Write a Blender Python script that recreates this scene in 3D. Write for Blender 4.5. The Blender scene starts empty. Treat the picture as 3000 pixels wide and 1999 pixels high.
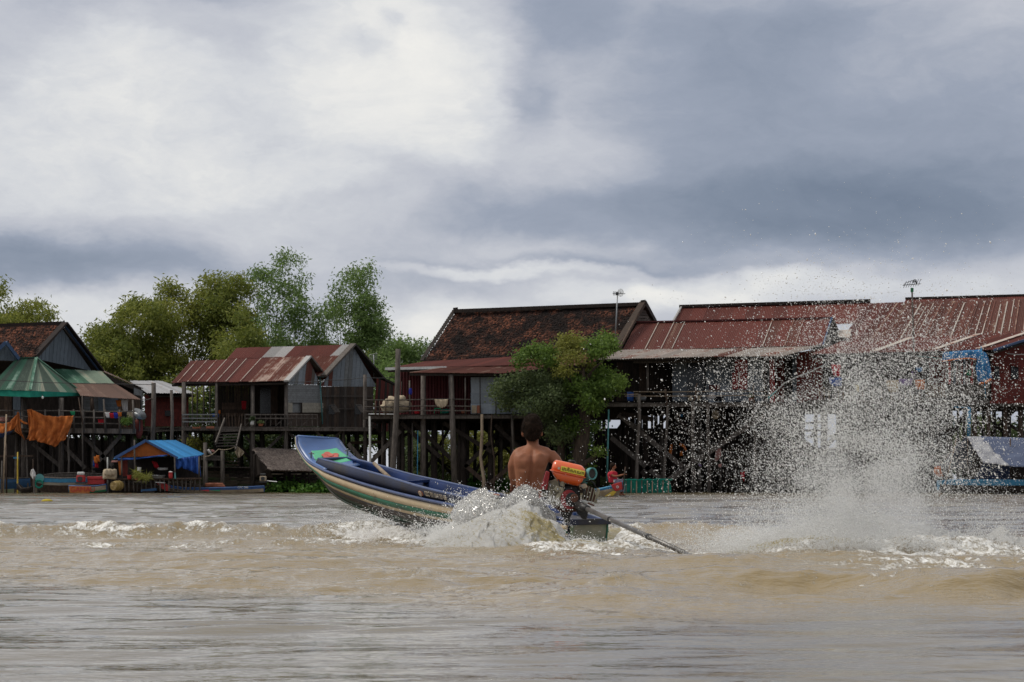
import bpy, bmesh, math, random
import numpy as np
from mathutils import Vector, Matrix
random.seed(7); np.random.seed(7)
R = random.Random(11)
SC = bpy.context.scene
COL = SC.collection
# ------------------------------------------------------------------ camera
F = 7000.0; HZ = 1418.0; CH = 0.5          # focal length and horizon row of the 3000 px wide photograph, camera height in metres
cd = bpy.data.cameras.new('camera'); cam = bpy.data.objects.new('camera', cd); COL.objects.link(cam)
cam.location = (0, 0, CH); cam.rotation_euler = (math.radians(90), 0, 0)
cd.sensor_width = 36; cd.lens = F/3000*36; cd.shift_y = (HZ-999.5)/3000
cd.clip_start = 0.1; cd.clip_end = 9000
cd.dof.use_dof = True; cd.dof.focus_distance = 20.0; cd.dof.aperture_fstop = 20
SC.camera = cam
SC.cycles.volume_bounces = 4
def P(x, y, d): return Vector(((x-1500)/F*d, d, CH+(HZ-y)/F*d))
def WD(y): return CH*F/(y-HZ)
# ------------------------------------------------------------------ world
SC.view_settings.view_transform = 'Standard'; SC.view_settings.look = 'None'
SC.view_settings.exposure = 0.08; SC.view_settings.gamma = 1.0
SUN_EL, SUN_AZ = math.radians(54), math.radians(-88)     # azimuth from +Y, clockwise
w = bpy.data.worlds.new('World'); SC.world = w; w.use_nodes = True
nt = w.node_tree; nt.nodes.clear()
class N:
    """tiny node helper"""
    def __init__(s, t): s.t = t
    def n(s, typ, **kw):
        o = s.t.nodes.new(typ)
        for k, v in kw.items(): setattr(o, k, v)
        return o
    def lk(s, a, b): s.t.links.new(a, b)
    def set(s, sock, v):
        if hasattr(v, 'is_output') or isinstance(v, bpy.types.NodeSocket): s.lk(v, sock)
        else: sock.default_value = v
    def m(s, op, a, b=0.0, c=0.0, clamp=False):
        o = s.n('ShaderNodeMath', operation=op, use_clamp=clamp)
        s.set(o.inputs[0], a); s.set(o.inputs[1], b)
        if len(o.inputs) > 2: s.set(o.inputs[2], c)
        return o.outputs[0]
    def vm(s, op, a, b=(0, 0, 0), out=0):
        o = s.n('ShaderNodeVectorMath', operation=op)
        s.set(o.inputs[0], a); s.set(o.inputs[1], b)
        return o.outputs['Value'] if op in ('LENGTH', 'DOT_PRODUCT', 'DISTANCE') else o.outputs[0]
    def mr(s, v, a, b, c=0.0, d=1.0, smooth=True):
        o = s.n('ShaderNodeMapRange', interpolation_type='SMOOTHSTEP' if smooth else 'LINEAR')
        s.set(o.inputs['Value'], v)
        for k, x in (('From Min', a), ('From Max', b), ('To Min', c), ('To Max', d)): s.set(o.inputs[k], x)
        return o.outputs[0]
    def mixf(s, f, a, b):
        o = s.n('ShaderNodeMix', data_type='FLOAT')
        s.set(o.inputs[0], f); s.set(o.inputs[2], a); s.set(o.inputs[3], b)
        return o.outputs[0]
    def mixc(s, f, a, b, blend='MIX'):
        o = s.n('ShaderNodeMix', data_type='RGBA', blend_type=blend)
        s.set(o.inputs[0], f); s.set(o.inputs[6], a); s.set(o.inputs[7], b)
        return o.outputs[2]
    def noise(s, vec, scale, detail=4, rough=.5, dist=0.0, col=False):
        o = s.n('ShaderNodeTexNoise'); s.set(o.inputs['Vector'], vec)
        o.inputs['Scale'].default_value = scale; o.inputs['Detail'].default_value = detail
        o.inputs['Roughness'].default_value = rough; o.inputs['Distortion'].default_value = dist
        return o.outputs[1 if col else 0]
    def ramp(s, f, stops, interp='LINEAR'):
        o = s.n('ShaderNodeValToRGB'); o.color_ramp.interpolation = interp
        el = o.color_ramp.elements
        while len(el) < len(stops): el.new(0.5)
        for e, (p, c) in zip(el, stops): e.position = p; e.color = (*c, 1) if len(c) == 3 else c
        s.set(o.inputs[0], f); return o.outputs[0]
def sl(r, g, b):
    f = lambda c: (c/255/12.92) if c/255 <= .04045 else ((c/255+.055)/1.055)**2.4
    return (f(r), f(g), f(b))
def sl4(r, g, b): return (*sl(r, g, b), 1)
W = N(nt)
tc = W.n('ShaderNodeTexCoord')
sep = W.n('ShaderNodeSeparateXYZ'); W.lk(tc.outputs['Generated'], sep.inputs[0])
az = W.m('ARCTAN2', sep.outputs[0], sep.outputs[1])
el = W.m('ARCSINE', sep.outputs[2])
cmb = W.n('ShaderNodeCombineXYZ'); W.lk(az, cmb.inputs[0]); W.lk(el, cmb.inputs[1])
ae = cmb.outputs[0]                                        # (azimuth, elevation) of the view direction
wide = W.vm('MULTIPLY', ae, (1.0, 2.0, 1.0))
warp = W.vm('SUBTRACT', W.noise(wide, 9.0, 5, .55, col=True), (.5, .5, .5))
warp2 = W.vm('SUBTRACT', W.noise(wide, 38.0, 5, .6, col=True), (.5, .5, .5))
q = W.vm('ADD', W.vm('ADD', ae, W.vm('MULTIPLY', warp, (.060, .036, 0))), W.vm('MULTIPLY', warp2, (.02, .013, 0)))
B = W.mr(W.noise(wide, 5.0, 5, .5), .3, .7, .50, .66)
def blob(B, x, y, rx, ry, val, k=1.0, soft=0.15):
    c = ((x-1500)/F, (HZ-y)/F, 0); r = (F/rx, F/ry, 0)
    dd = W.vm('LENGTH', W.vm('MULTIPLY', W.vm('SUBTRACT', q, c), r))
    f = W.mr(dd, soft, 1.0, k, 0.0)
    return W.mixf(f, B, val)
#  pixel centre, radii, brightness (0..1), weight
for a in [(300, 420, 1000, 460, .75, .9), (420, 230, 420, 200, .80, .7), (1120, 200, 480, 380, .93, .9), (860, 520, 420, 120, .76, .5), (1320, 420, 200, 160, .84, .6),
          (90, 40, 330, 120, .56, .55), (620, 60, 240, 70, .70, .4), (260, 700, 900, 100, .54, .7), (50, 790, 900, 125, .33, .9), (950, 650, 560, 90, .62, .7), (1250, 560, 260, 70, .58, .5),
          (2330, 260, 930, 440, .41, .98), (2650, 200, 420, 180, .52, .5), (1640, 80, 260, 170, .40, .8), (1560, 300, 130, 200, .46, .7),
          (2450, 610, 1150, 230, .27, .97), (1650, 640, 560, 110, .40, .75), (1750, 780, 900, 50, .40, .55), (2900, 480, 340, 180, .38, .5),
          (100, 950, 620, 80, .72, .85), (1300, 965, 460, 150, .80, .85), (1500, 790, 600, 30, .76, .8), (2050, 860, 660, 80, .79, .85),
          (2900, 850, 600, 60, .66, .85), (1040, 120, 130, 60, .52, .55), (1150, 70, 90, 40, .50, .5), (1230, 980, 120, 80, .97, .7), (1900, 860, 140, 50, .97, .7),
          (2100, 880, 120, 45, .93, .6)]:
    B = blob(B, *a)
wv = W.vm('ADD', wide, W.vm('MULTIPLY', warp, (.14, .14, .1)))
det = W.noise(wv, 13.0, 7, .6); puff = W.noise(W.vm('ADD', wide, W.vm('MULTIPLY', warp2, (.05, .05, 0))), 34.0, 6, .62)
bill = W.m('ABSOLUTE', W.m('SUBTRACT', W.noise(wv, 22.0, 5, .6), .5))
B = W.m('ADD', B, W.m('MULTIPLY', W.m('SUBTRACT', det, .5), .24))
B = W.m('ADD', B, W.m('MULTIPLY', W.m('SUBTRACT', puff, .5), W.mr(B, .45, .8, .05, .22)))
B = W.m('ADD', B, W.m('MULTIPLY', W.m('SUBTRACT', .09, bill), W.mr(B, .5, .85, .0, .45)))
B = W.m('ADD', B, W.mr(el, .22, .9, 0.0, .16))             # overcast brightens towards the zenith
cloud = W.ramp(B, [(.20, sl(100, 113, 133)), (.33, sl(124, 135, 153)), (.46, sl(151, 159, 175)), (.58, sl(187, 190, 199)),
                   (.70, sl(208, 210, 214)), (.82, sl(224, 224, 223)), (1.0, sl(238, 236, 231))])
cloud10 = W.vm('MULTIPLY', cloud, (10, 10, 10))
sky = W.n('ShaderNodeTexSky', sky_type='NISHITA'); sky.sun_disc = False
sky.sun_elevation = SUN_EL; sky.sun_rotation = SUN_AZ
thin = W.mixc(.96, sky.outputs[0], cloud10)
below = W.mr(el, -.03, -.002, 0.0, 1.0)
fin = W.mixc(below, (1.6, 1.45, 1.1, 1), thin)
bg = W.n('ShaderNodeBackground'); W.lk(fin, bg.inputs[0]); bg.inputs[1].default_value = .1
wo = W.n('ShaderNodeOutputWorld'); W.lk(bg.outputs[0], wo.inputs[0])
# ------------------------------------------------------------------ sun (veiled)
ld = bpy.data.lights.new('sun', 'SUN'); ld.energy = 2.1; ld.angle = math.radians(14); ld.color = (1.0, .95, .86)
sun = bpy.data.objects.new('sun', ld); COL.objects.link(sun)
sd = Vector((math.sin(SUN_AZ)*math.cos(SUN_EL), math.cos(SUN_AZ)*math.cos(SUN_EL), math.sin(SUN_EL)))
sun.rotation_euler = sd.to_track_quat('Z', 'Y').to_euler()
# ------------------------------------------------------------------ object helpers
def tag(o, label=None, cat=None, group=None, kind=None):
    if label: o['label'] = label
    if cat: o['category'] = cat
    if group: o['group'] = group
    if kind: o['kind'] = kind
    return o
def thing(name, label, cat, loc=(0, 0, 0), group=None):
    o = bpy.data.objects.new(name, None); COL.objects.link(o); o.location = loc; o.empty_display_size = .2
    return tag(o, label, cat, group)
def wloc(o):
    v = Vector((0, 0, 0))
    while o is not None: v += o.location; o = o.parent
    return v
def fast_mesh(name, V, Fc, mats=(), tone=None, uv=None, smooth=False):
    """V (n,3), Fc (m,k) equal-sided faces"""
    V = np.asarray(V, dtype=np.float32); Fc = np.asarray(Fc, dtype=np.int32)
    me = bpy.data.meshes.new(name); k = Fc.shape[1]
    me.vertices.add(len(V)); me.vertices.foreach_set('co', V.ravel())
    me.loops.add(Fc.size); me.loops.foreach_set('vertex_index', Fc.ravel())
    me.polygons.add(len(Fc)); me.polygons.foreach_set('loop_start', np.arange(0, Fc.size, k, dtype=np.int32))
    me.update(calc_edges=True)
    if tone is not None:
        a = me.attributes.new('tone', 'FLOAT', 'FACE'); a.data.foreach_set('value', np.asarray(tone, dtype=np.float32))
    if smooth: me.polygons.foreach_set('use_smooth', np.ones(len(Fc), dtype=bool))
    for m in mats: me.materials.append(m)
    return me
def link(name, me, parent=None):
    o = bpy.data.objects.new(name, me); COL.objects.link(o)
    if parent is not None: o.parent = parent
    return o
class MB:
    """collects shapes in world coordinates, build() links them as one mesh object"""
    def __init__(s): s.v = []; s.f = []; s.uv = []; s.mi = []; s.tone = []
    def face(s, idx, uv=None, mi=0, tone=.5):
        s.f.append(tuple(idx)); s.uv.append(uv or [(0, 0)]*len(idx)); s.mi.append(mi); s.tone.append(tone)
    def prism(s, pts, off, mi=0, uv=None, tone=.5):
        """polygon pts extruded by vector off"""
        n = len(pts); b = len(s.v); off = Vector(off)
        s.v += [Vector(p) for p in pts] + [Vector(p)+off for p in pts]
        uv = uv or [(0, 0)]*n
        s.face(range(b+n-1, b-1, -1), uv[::-1], mi, tone); s.face(range(b+n, b+2*n), uv, mi, tone)
        for i in range(n):
            j = (i+1) % n
            s.face((b+i, b+j, b+n+j, b+n+i), [uv[i], uv[j], uv[j], uv[i]], mi, tone)
        return s
    def beam(s, p0, p1, w, h, up=(0, 0, 1), mi=0):
        p0 = Vector(p0); p1 = Vector(p1); d = (p1-p0); L = d.length; d.normalize()
        u = Vector(up)
        if abs(d.dot(u)) > .97: u = Vector((0, 1, 0))
        a = d.cross(u).normalized(); c = a.cross(d).normalized()
        b = len(s.v)
        for p in (p0, p1):
            for sx, sy in ((-1, -1), (1, -1), (1, 1), (-1, 1)): s.v.append(p+a*(sx*w/2)+c*(sy*h/2))
        s.face((b+3, b+2, b+1, b), None, mi); s.face((b+4, b+5, b+6, b+7), None, mi)
        for i in range(4):
            j = (i+1) % 4; wd = w if i % 2 == 0 else h
            s.face((b+i, b+j, b+4+j, b+4+i), [(0, 0), (wd, 0), (wd, L), (0, L)], mi)
        return s
    def box(s, c, size, rot=None, mi=0):
        c = Vector(c); M = rot or Matrix.Identity(3)
        b = len(s.v); x, y, z = (q/2 for q in size)
        for sx, sy, sz in ((-1, -1, -1), (1, -1, -1), (1, 1, -1), (-1, 1, -1), (-1, -1, 1), (1, -1, 1), (1, 1, 1), (-1, 1, 1)):
            s.v.append(c + M @ Vector((sx*x, sy*y, sz*z)))
        for q in ((3, 2, 1, 0), (4, 5, 6, 7), (0, 1, 5, 4), (1, 2, 6, 5), (2, 3, 7, 6), (3, 0, 4, 7)):
            s.face([b+i for i in q], [(0, 0), (size[0], 0), (size[0], size[2]), (0, size[2])], mi)
        return s
    def tube(s, pts, radii, n=8, mi=0, cap=True):
        pts = [Vector(p) for p in pts]
        if not hasattr(radii, '__len__'): radii = [radii]*len(pts)
        b = len(s.v); ref = None
        for i, p in enumerate(pts):
            d = (pts[min(i+1, len(pts)-1)]-pts[max(i-1, 0)]).normalized()
            if ref is None: ref = Vector((0, 0, 1)) if abs(d.z) < .9 else Vector((0, 1, 0))
            a = d.cross(ref)
            if a.length < 1e-4: a = d.cross(Vector((1, 0, 0)))
            a.normalize(); c = a.cross(d).normalized(); ref = c
            for k in range(n):
                t = 2*math.pi*k/n; s.v.append(p + a*(math.cos(t)*radii[i]) + c*(math.sin(t)*radii[i]))
        for i in range(len(pts)-1):
            for k in range(n):
                k2 = (k+1) % n
                s.face((b+i*n+k, b+i*n+k2, b+(i+1)*n+k2, b+(i+1)*n+k), [(k/n, i), ((k+1)/n, i), ((k+1)/n, i+1), (k/n, i+1)], mi)
        if cap:
            s.face([b+k for k in range(n-1, -1, -1)], None, mi); e = b+(len(pts)-1)*n
            s.face([e+k for k in range(n)], None, mi)
        return s
    def ellipsoid(s, c, r, nu=12, nv=8, mi=0, rot=None):
        c = Vector(c); b = len(s.v); M = rot or Matrix.Identity(3)
        for j in range(1, nv):
            ph = math.pi*j/nv
            for i in range(nu):
                th = 2*math.pi*i/nu
                s.v.append(c + M @ Vector((r[0]*math.sin(ph)*math.cos(th), r[1]*math.sin(ph)*math.sin(th), r[2]*math.cos(ph))))
        top = len(s.v); s.v.append(c + M @ Vector((0, 0, r[2]))); bot = len(s.v); s.v.append(c + M @ Vector((0, 0, -r[2])))
        for j in range(nv-2):
            for i in range(nu):
                k = (i+1) % nu; s.face((b+j*nu+i, b+(j+1)*nu+i, b+(j+1)*nu+k, b+j*nu+k), None, mi)
        for i in range(nu):
            k = (i+1) % nu; s.face((top, b+i, b+k), None, mi); s.face((bot, b+(nv-2)*nu+k, b+(nv-2)*nu+i), None, mi)
        return s
    def loft(s, rings, mi=0, cap=True, closed=True, mis=None):
        n = len(rings[0]); b = len(s.v)
        for r in rings: s.v += [Vector(p) for p in r]
        for i in range(len(rings)-1):
            for k in range(n if closed else n-1):
                k2 = (k+1) % n
                s.face((b+i*n+k, b+i*n+k2, b+(i+1)*n+k2, b+(i+1)*n+k), [(i, k), (i, k+1), (i+1, k+1), (i+1, k)], mis[k] if mis else mi)
        if cap and closed:
            s.face([b+k for k in range(n-1, -1, -1)], None, mi); e = b+(len(rings)-1)*n
            s.face([e+k for k in range(n)], None, mi)
        return s
    def build(s, name, mats, parent=None, smooth=False, bevel=0, label=None, kind=None, solid=0):
        o = wloc(parent) if parent is not None else Vector((0, 0, 0))
        me = bpy.data.meshes.new(name)
        me.from_pydata([tuple(p-o) for p in s.v], [], s.f)
        if not isinstance(mats, (list, tuple)): mats = [mats]
        for m in mats: me.materials.append(m)
        ul = me.uv_layers.new(name='UVMap')
        flat = [c for u in s.uv for p in u for c in p]
        if len(flat) == 2*len(me.loops): ul.data.foreach_set('uv', flat)
        if len(mats) > 1: me.polygons.foreach_set('material_index', s.mi)
        if smooth: me.polygons.foreach_set('use_smooth', [True]*len(me.polygons))
        me.update()
        ob = link(name, me, parent)
        if solid:
            m = ob.modifiers.new('thickness', 'SOLIDIFY'); m.thickness = solid; m.offset = 0
        if bevel:
            m = ob.modifiers.new('bevel', 'BEVEL'); m.width = bevel; m.segments = 2; m.limit_method = 'ANGLE'
        if label: ob['label'] = label
        if kind: ob['kind'] = kind
        return ob
def lerp(a, b, t): return a+(b-a)*t
def bil(A, B, C, D, u, v): return lerp(lerp(A, B, u), lerp(D, C, u), v)
# ------------------------------------------------------------------ materials
MATS = {}
def _tex(n, key):
    tcn = n.n('ShaderNodeTexCoord'); return tcn.outputs['UV' if key == 'uv' else 'Object']
def newmat(name):
    m = bpy.data.materials.new(name); m.use_nodes = True; m.node_tree.nodes.clear()
    n = N(m.node_tree); out = n.n('ShaderNodeOutputMaterial')
    b = n.n('ShaderNodeBsdfPrincipled'); n.lk(b.outputs[0], out.inputs[0])
    return m, n, b, out
def mat(name, c1, c2=None, scale=4.0, stretch=(1, 1, 1), rough=.8, metal=0.0, bump=.15, rnd=.25, spots=None, spot_scale=2.0, spot_amt=.5,
        coord='obj', spec=.3, detail=5, tone=None, coat=0):
    """c1/c2 mottled by stretched noise; spots = a second stain colour; rnd = tone change from piece to piece"""
    if name in MATS: return MATS[name]
    m, n, b, out = newmat(name)
    c2 = c2 or tuple(x*.6 for x in c1)
    co = _tex(n, coord); info = n.n('ShaderNodeObjectInfo')
    off = n.vm('ADD', co, n.vm('MULTIPLY', (7.3, 3.1, 5.7), (0, 0, 0)))
    rv = n.n('ShaderNodeCombineXYZ'); n.lk(n.m('MULTIPLY', info.outputs['Random'], 31.0), rv.inputs[0]); n.lk(n.m('MULTIPLY', info.outputs['Random'], 17.0), rv.inputs[1])
    base = n.vm('ADD', n.vm('MULTIPLY', co, stretch), rv.outputs[0])
    nz = n.noise(base, scale, detail, .6)
    col = n.mixc(n.mr(nz, .3, .7), (*c1, 1), (*c2, 1))
    if spots:
        ns = n.noise(n.vm('ADD', base, (9, 4, 2)), spot_scale, 5, .6)
        col = n.mixc(n.mr(ns, 1-spot_amt-.08, 1-spot_amt+.08), col, (*spots, 1))
    if tone:
        at = n.n('ShaderNodeAttribute', attribute_name='tone')
        col = n.mixc(at.outputs['Fac'], col, (*tone, 1))
    if rnd:
        k = n.mr(info.outputs['Random'], 0, 1, 1-rnd, 1+rnd, smooth=False)
        cc = n.n('ShaderNodeCombineXYZ')
        for i in range(3): n.lk(k, cc.inputs[i])
        col = n.vm('MULTIPLY', col, cc.outputs[0])
    n.set(b.inputs['Base Color'], col)
    b.inputs['Roughness'].default_value = rough; b.inputs['Metallic'].default_value = metal
    b.inputs['Specular IOR Level'].default_value = spec; b.inputs['Coat Weight'].default_value = coat
    if bump:
        bp = n.n('ShaderNodeBump'); bp.inputs['Strength'].default_value = bump; bp.inputs['Distance'].default_value = .02
        n.lk(nz, bp.inputs['Height']); n.lk(bp.outputs[0], b.inputs['Normal'])
    MATS[name] = m; return m
def tin(name, base, rust, bare, bare_amt, streak=(3.0, .25), rough=.75):
    """painted or rusted roofing tin; rust and bare patches run down the slope (uv in metres)"""
    if name in MATS: return MATS[name]
    m, n, b, out = newmat(name)
    co = _tex(n, 'uv'); info = n.n('ShaderNodeObjectInfo')
    rv = n.n('ShaderNodeCombineXYZ'); n.lk(n.m('MULTIPLY', info.outputs['Random'], 31.0), rv.inputs[0]); n.lk(n.m('MULTIPLY', info.outputs['Random'], 17.0), rv.inputs[1])
    c3 = n.vm('ADD', n.vm('MULTIPLY', co, (streak[0], streak[1], 1)), rv.outputs[0])
    f = n.noise(c3, 1.0, 5, .6)
    g = n.noise(n.vm('ADD', co, rv.outputs[0]), 1.3, 5, .65)
    amt = n.mr(info.outputs['Random'], 0, 1, -.06, .06, smooth=False)
    mixv = n.m('ADD', n.m('ADD', n.m('MULTIPLY', f, .6), n.m('MULTIPLY', g, .4)), amt)
    fine = n.noise(co, 9.0, 4, .7)
    col = n.mixc(n.mr(fine, .3, .7), (*base, 1), (*rust, 1))
    th = 1-bare_amt
    col = n.mixc(n.mr(mixv, th-.05, th+.05), col, (*bare, 1))
    k = n.mr(info.outputs['Random'], 0, 1, .8, 1.2, smooth=False)
    cc = n.n('ShaderNodeCombineXYZ')
    for i in range(3): n.lk(k, cc.inputs[i])
    col = n.vm('MULTIPLY', col, cc.outputs[0])
    n.set(b.inputs['Base Color'], col); b.inputs['Roughness'].default_value = rough
    b.inputs['Specular IOR Level'].default_value = .35
    MATS[name] = m; return m
def flat(name, c, rough=.6, metal=0.0, bump=.05, spec=.4, rnd=.0, coat=0, var=.75): return mat(name, c, tuple(x*var for x in c), scale=7, rough=rough, metal=metal, bump=bump, spec=spec, rnd=rnd, coat=coat)
def cloth(name, c, c2=None, rough=.9):
    return mat(name, c, c2 or tuple(x*.7 for x in c), scale=2.5, rough=rough, bump=.25, rnd=.0, spec=.15)
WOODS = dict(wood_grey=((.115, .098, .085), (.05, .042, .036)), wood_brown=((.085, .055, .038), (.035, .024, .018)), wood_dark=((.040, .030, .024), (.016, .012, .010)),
             wood_pale=((.30, .23, .16), (.16, .12, .085)), wood_red=((.16, .030, .022), (.07, .016, .014)), wood_blue=((.125, .155, .185), (.085, .105, .125)))
for k, (a, b_) in WOODS.items(): mat(k, a, b_, scale=5, stretch=(2.5, 2.5, .5), rough=.85, bump=.3, rnd=.14 if k in ('wood_blue', 'wood_red') else .28)
M = MATS
mat('grey_plank', (.20, .21, .215), (.14, .145, .145), scale=3, stretch=(.5, 1, 1.3), rnd=.12)
mat('cream_plank', (.34, .31, .25), (.24, .22, .18), scale=3, stretch=(.5, 1, 1.3), rnd=.1)
tin('tin_rust', (.145, .036, .022), (.095, .024, .017), (.34, .24, .19), .36)
tin('tin_rust_streaked', (.15, .042, .024), (.11, .030, .018), (.37, .27, .22), .455, streak=(4.5, .12))
tin('tin_rust_even', (.135, .033, .022), (.10, .025, .018), (.25, .15, .11), .27)
tin('tin_rust_striped', (.13, .042, .026), (.10, .032, .022), (.27, .185, .135), .40, streak=(2.2, .03))
tin('tin_bare', (.40, .39, .38), (.30, .28, .26), (.18, .07, .04), .36)
tin('tin_awning', (.42, .37, .33), (.33, .27, .22), (.20, .075, .045), .42, streak=(.7, .9))
tin('tin_grey_wall', (.23, .26, .29), (.18, .205, .23), (.16, .12, .10), .30, streak=(3, .2))
tin('tin_light_grey', (.30, .34, .38), (.25, .28, .32), (.22, .19, .17), .28)
tin('tin_maroon', (.10, .017, .017), (.065, .012, .013), (.05, .015, .014), .40, streak=(2, .2))
tin('tin_green', (.035, .115, .070), (.025, .08, .05), (.16, .24, .19), .40)
tin('tin_green_pale', (.16, .22, .16), (.12, .16, .12), (.20, .20, .15), .45)
tin('tin_green_dark', (.045, .070, .050), (.035, .055, .042), (.07, .10, .075), .4)
tin('tin_brown', (.115, .06, .042), (.08, .043, .032), (.15, .10, .075), .40)
tin('tin_roof_grey', (.30, .30, .31), (.22, .22, .23), (.22, .16, .13), .38)
tin('tin_blue', (.045, .27, .55), (.035, .22, .47), (.09, .34, .60), .38, rough=.5)
mat('tile', (.030, .019, .016), (.015, .012, .011), scale=3, rough=.9, bump=.2, rnd=0, tone=(.25, .095, .055))
mat('thatch', (.13, .10, .09), (.05, .04, .038), scale=8, stretch=(1, 1, .3), rough=.95, bump=.5, rnd=0, tone=(.30, .25, .22))
cloth('tarp_orange', (.50, .150, .036), (.30, .085, .024)); cloth('tarp_orange_dull', (.40, .12, .03), (.26, .08, .025))
cloth('tarp_blue', (.03, .10, .36), (.02, .06, .24), .6); cloth('tarp_sky', (.05, .22, .45), (.04, .16, .34), .6)
cloth('tarp_navy', (.03, .045, .10)); cloth('tarp_slate', (.095, .115, .175), (.07, .085, .135), .75); cloth('tarp_silver', (.34, .34, .35), (.18, .18, .20), .45)
cloth('canvas_cream', (.46, .38, .27), (.30, .24, .17)); cloth('white_cloth', (.62, .60, .58), (.45, .43, .42))
cloth('red_cloth', (.42, .02, .03)); cloth('blue_cloth', (.03, .04, .30)); cloth('orange_cloth', (.55, .16, .03)); cloth('black_cloth', (.015, .015, .018))
cloth('purple_cloth', (.25, .18, .34)); cloth('yellow_cloth', (.55, .42, .05)); cloth('pink_cloth', (.50, .25, .22)); cloth('green_cloth', (.02, .22, .10)); cloth('teal_cloth', (.02, .22, .16))
flat('teal_paint', (.10, .30, .30)); flat('blue_pipe', (.04, .22, .38)); flat('pale_pipe', (.42, .42, .40)); flat('white_paint', (.62, .62, .60)); flat('blue_paint', (.035, .09, .24)); flat('sea_blue', (.03, .10, .22))
flat('red_paint', (.42, .03, .03)); flat('orange_paint', (.50, .15, .03)); flat('yellow_paint', (.55, .38, .04)); flat('green_paint', (.03, .20, .09)); flat('metal_grey', (.28, .29, .30), rough=.45, metal=.6); flat('dark_metal', (.06, .06, .06), rough=.5, metal=.5)
flat('blue_plastic', (.02, .09, .34)); flat('cable', (.03, .03, .03)); flat('basket_yellow', (.26, .18, .05)); flat('straw', (.42, .30, .14))
flat('terracotta', (.30, .10, .05)); flat('skin', (.24, .115, .066)); flat('hair', (.018, .012, .010)); flat('shutter_red', (.40, .045, .04)); flat('glass_dark', (.01, .012, .014), rough=.2)
mat('mud', (.075, .055, .038), (.035, .027, .020), scale=1.2, rough=.95, bump=.5, rnd=0, spots=(.035, .05, .018), spot_scale=.5, spot_amt=.45)
def leafmat(name, a, b_, c, trans=.3):
    m, n, b, out = newmat(name)
    at = n.n('ShaderNodeAttribute', attribute_name='tone')
    col = n.ramp(at.outputs['Fac'], [(0, a), (.5, b_), (1, c)])
    n.set(b.inputs['Base Color'], col); b.inputs['Roughness'].default_value = .6; b.inputs['Specular IOR Level'].default_value = .25
    tr = n.n('ShaderNodeBsdfTranslucent'); n.set(tr.inputs[0], col)
    mx = n.n('ShaderNodeMixShader'); mx.inputs[0].default_value = trans
    n.lk(b.outputs[0], mx.inputs[1]); n.lk(tr.outputs[0], mx.inputs[2]); n.lk(mx.outputs[0], out.inputs[0])
    MATS[name] = m; return m
leafmat('leaf_bamboo', (.100, .130, .026), (.200, .228, .046), (.32, .32, .070), .48)
leafmat('leaf_bamboo_fresh', (.090, .148, .042), (.160, .242, .072), (.25, .34, .105), .48)
leafmat('leaf_tree', (.055, .100, .022), (.110, .180, .034), (.19, .27, .055), .45)
leafmat('leaf_tree_dull', (.060, .088, .036), (.105, .140, .055), (.17, .20, .08), .4)
leafmat('leaf_yellow', (.11, .12, .025), (.21, .215, .045), (.30, .30, .07), .4)
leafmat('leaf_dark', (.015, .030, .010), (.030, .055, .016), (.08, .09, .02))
leafmat('leaf_weed', (.030, .085, .012), (.055, .14, .020), (.10, .20, .030))
mat('bark', (.085, .060, .042), (.035, .026, .020), scale=4, stretch=(3, 3, .6), rough=.95, bump=.6, rnd=.1)
mat('culm', (.12, .13, .05), (.07, .07, .035), scale=4, rough=.7, rnd=.3)
def water_drop_mat():
    m, n, b, out = newmat('spray')
    b.inputs['Base Color'].default_value = (.97, .97, .96, 1); b.inputs['Roughness'].default_value = .15
    b.inputs['Specular IOR Level'].default_value = .9
    tr = n.n('ShaderNodeBsdfTranslucent'); tr.inputs[0].default_value = (.98, .98, .97, 1)
    mx = n.n('ShaderNodeMixShader'); mx.inputs[0].default_value = .5
    n.lk(b.outputs[0], mx.inputs[1]); n.lk(tr.outputs[0], mx.inputs[2]); n.lk(mx.outputs[0], out.inputs[0])
    MATS['spray'] = m
water_drop_mat()
# ------------------------------------------------------------------ river
def px_of(X, Y): return 1500+F*X/Y, HZ+F*CH/Y
def smooth(a, b, x): t = np.clip((x-a)/(b-a), 0, 1); return t*t*(3-2*t)
_rs = np.random.RandomState(5)
def waves(X, Y, lam0, lam1, n, spread, ang0=90.0, seed=0):
    """sum of n wave trains, crests mostly across the view (ang0 = travel direction in degrees), unit slope"""
    rs = np.random.RandomState(seed); h = np.zeros_like(X)
    for i in range(n):
        lam = lam0*(lam1/lam0)**rs.rand(); th = math.radians(ang0 + rs.randn()*spread); k = 2*math.pi/lam
        ph = k*(X*math.cos(th)+Y*math.sin(th)) + rs.rand()*6.28
        h += np.sin(ph + .5*np.sin(ph*.5+i))/k
    return h/math.sqrt(n)
def vnoise(X, Y, seed=0):
    """smooth value noise in about -1..1"""
    xi = np.floor(X).astype(np.int64); yi = np.floor(Y).astype(np.int64); fx = X-xi; fy = Y-yi
    fx = fx*fx*(3-2*fx); fy = fy*fy*(3-2*fy)
    def hsh(i, j):
        n = (i*374761393 + j*668265263 + seed*974634777) & 0x7fffffff
        n = ((n ^ (n >> 13))*1274126177) & 0x7fffffff
        return ((n ^ (n >> 16)) & 0xffff)/32767.5-1
    return (hsh(xi, yi)*(1-fx)+hsh(xi+1, yi)*fx)*(1-fy)+(hsh(xi, yi+1)*(1-fx)+hsh(xi+1, yi+1)*fx)*fy
def fbm(X, Y, oct=4, seed=0):
    h = 0; a = 1.0; s = 0
    for i in range(oct): h = h+a*vnoise(X*2**i, Y*2**i, seed+i); s += a; a *= .55
    return h/s
def ell(px, py, cx, cy, rx, ry, soft=.5):
    r = np.sqrt(((px-cx)/rx)**2+((py-cy)/ry)**2); return 1-smooth(soft, 1.0, r)
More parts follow.
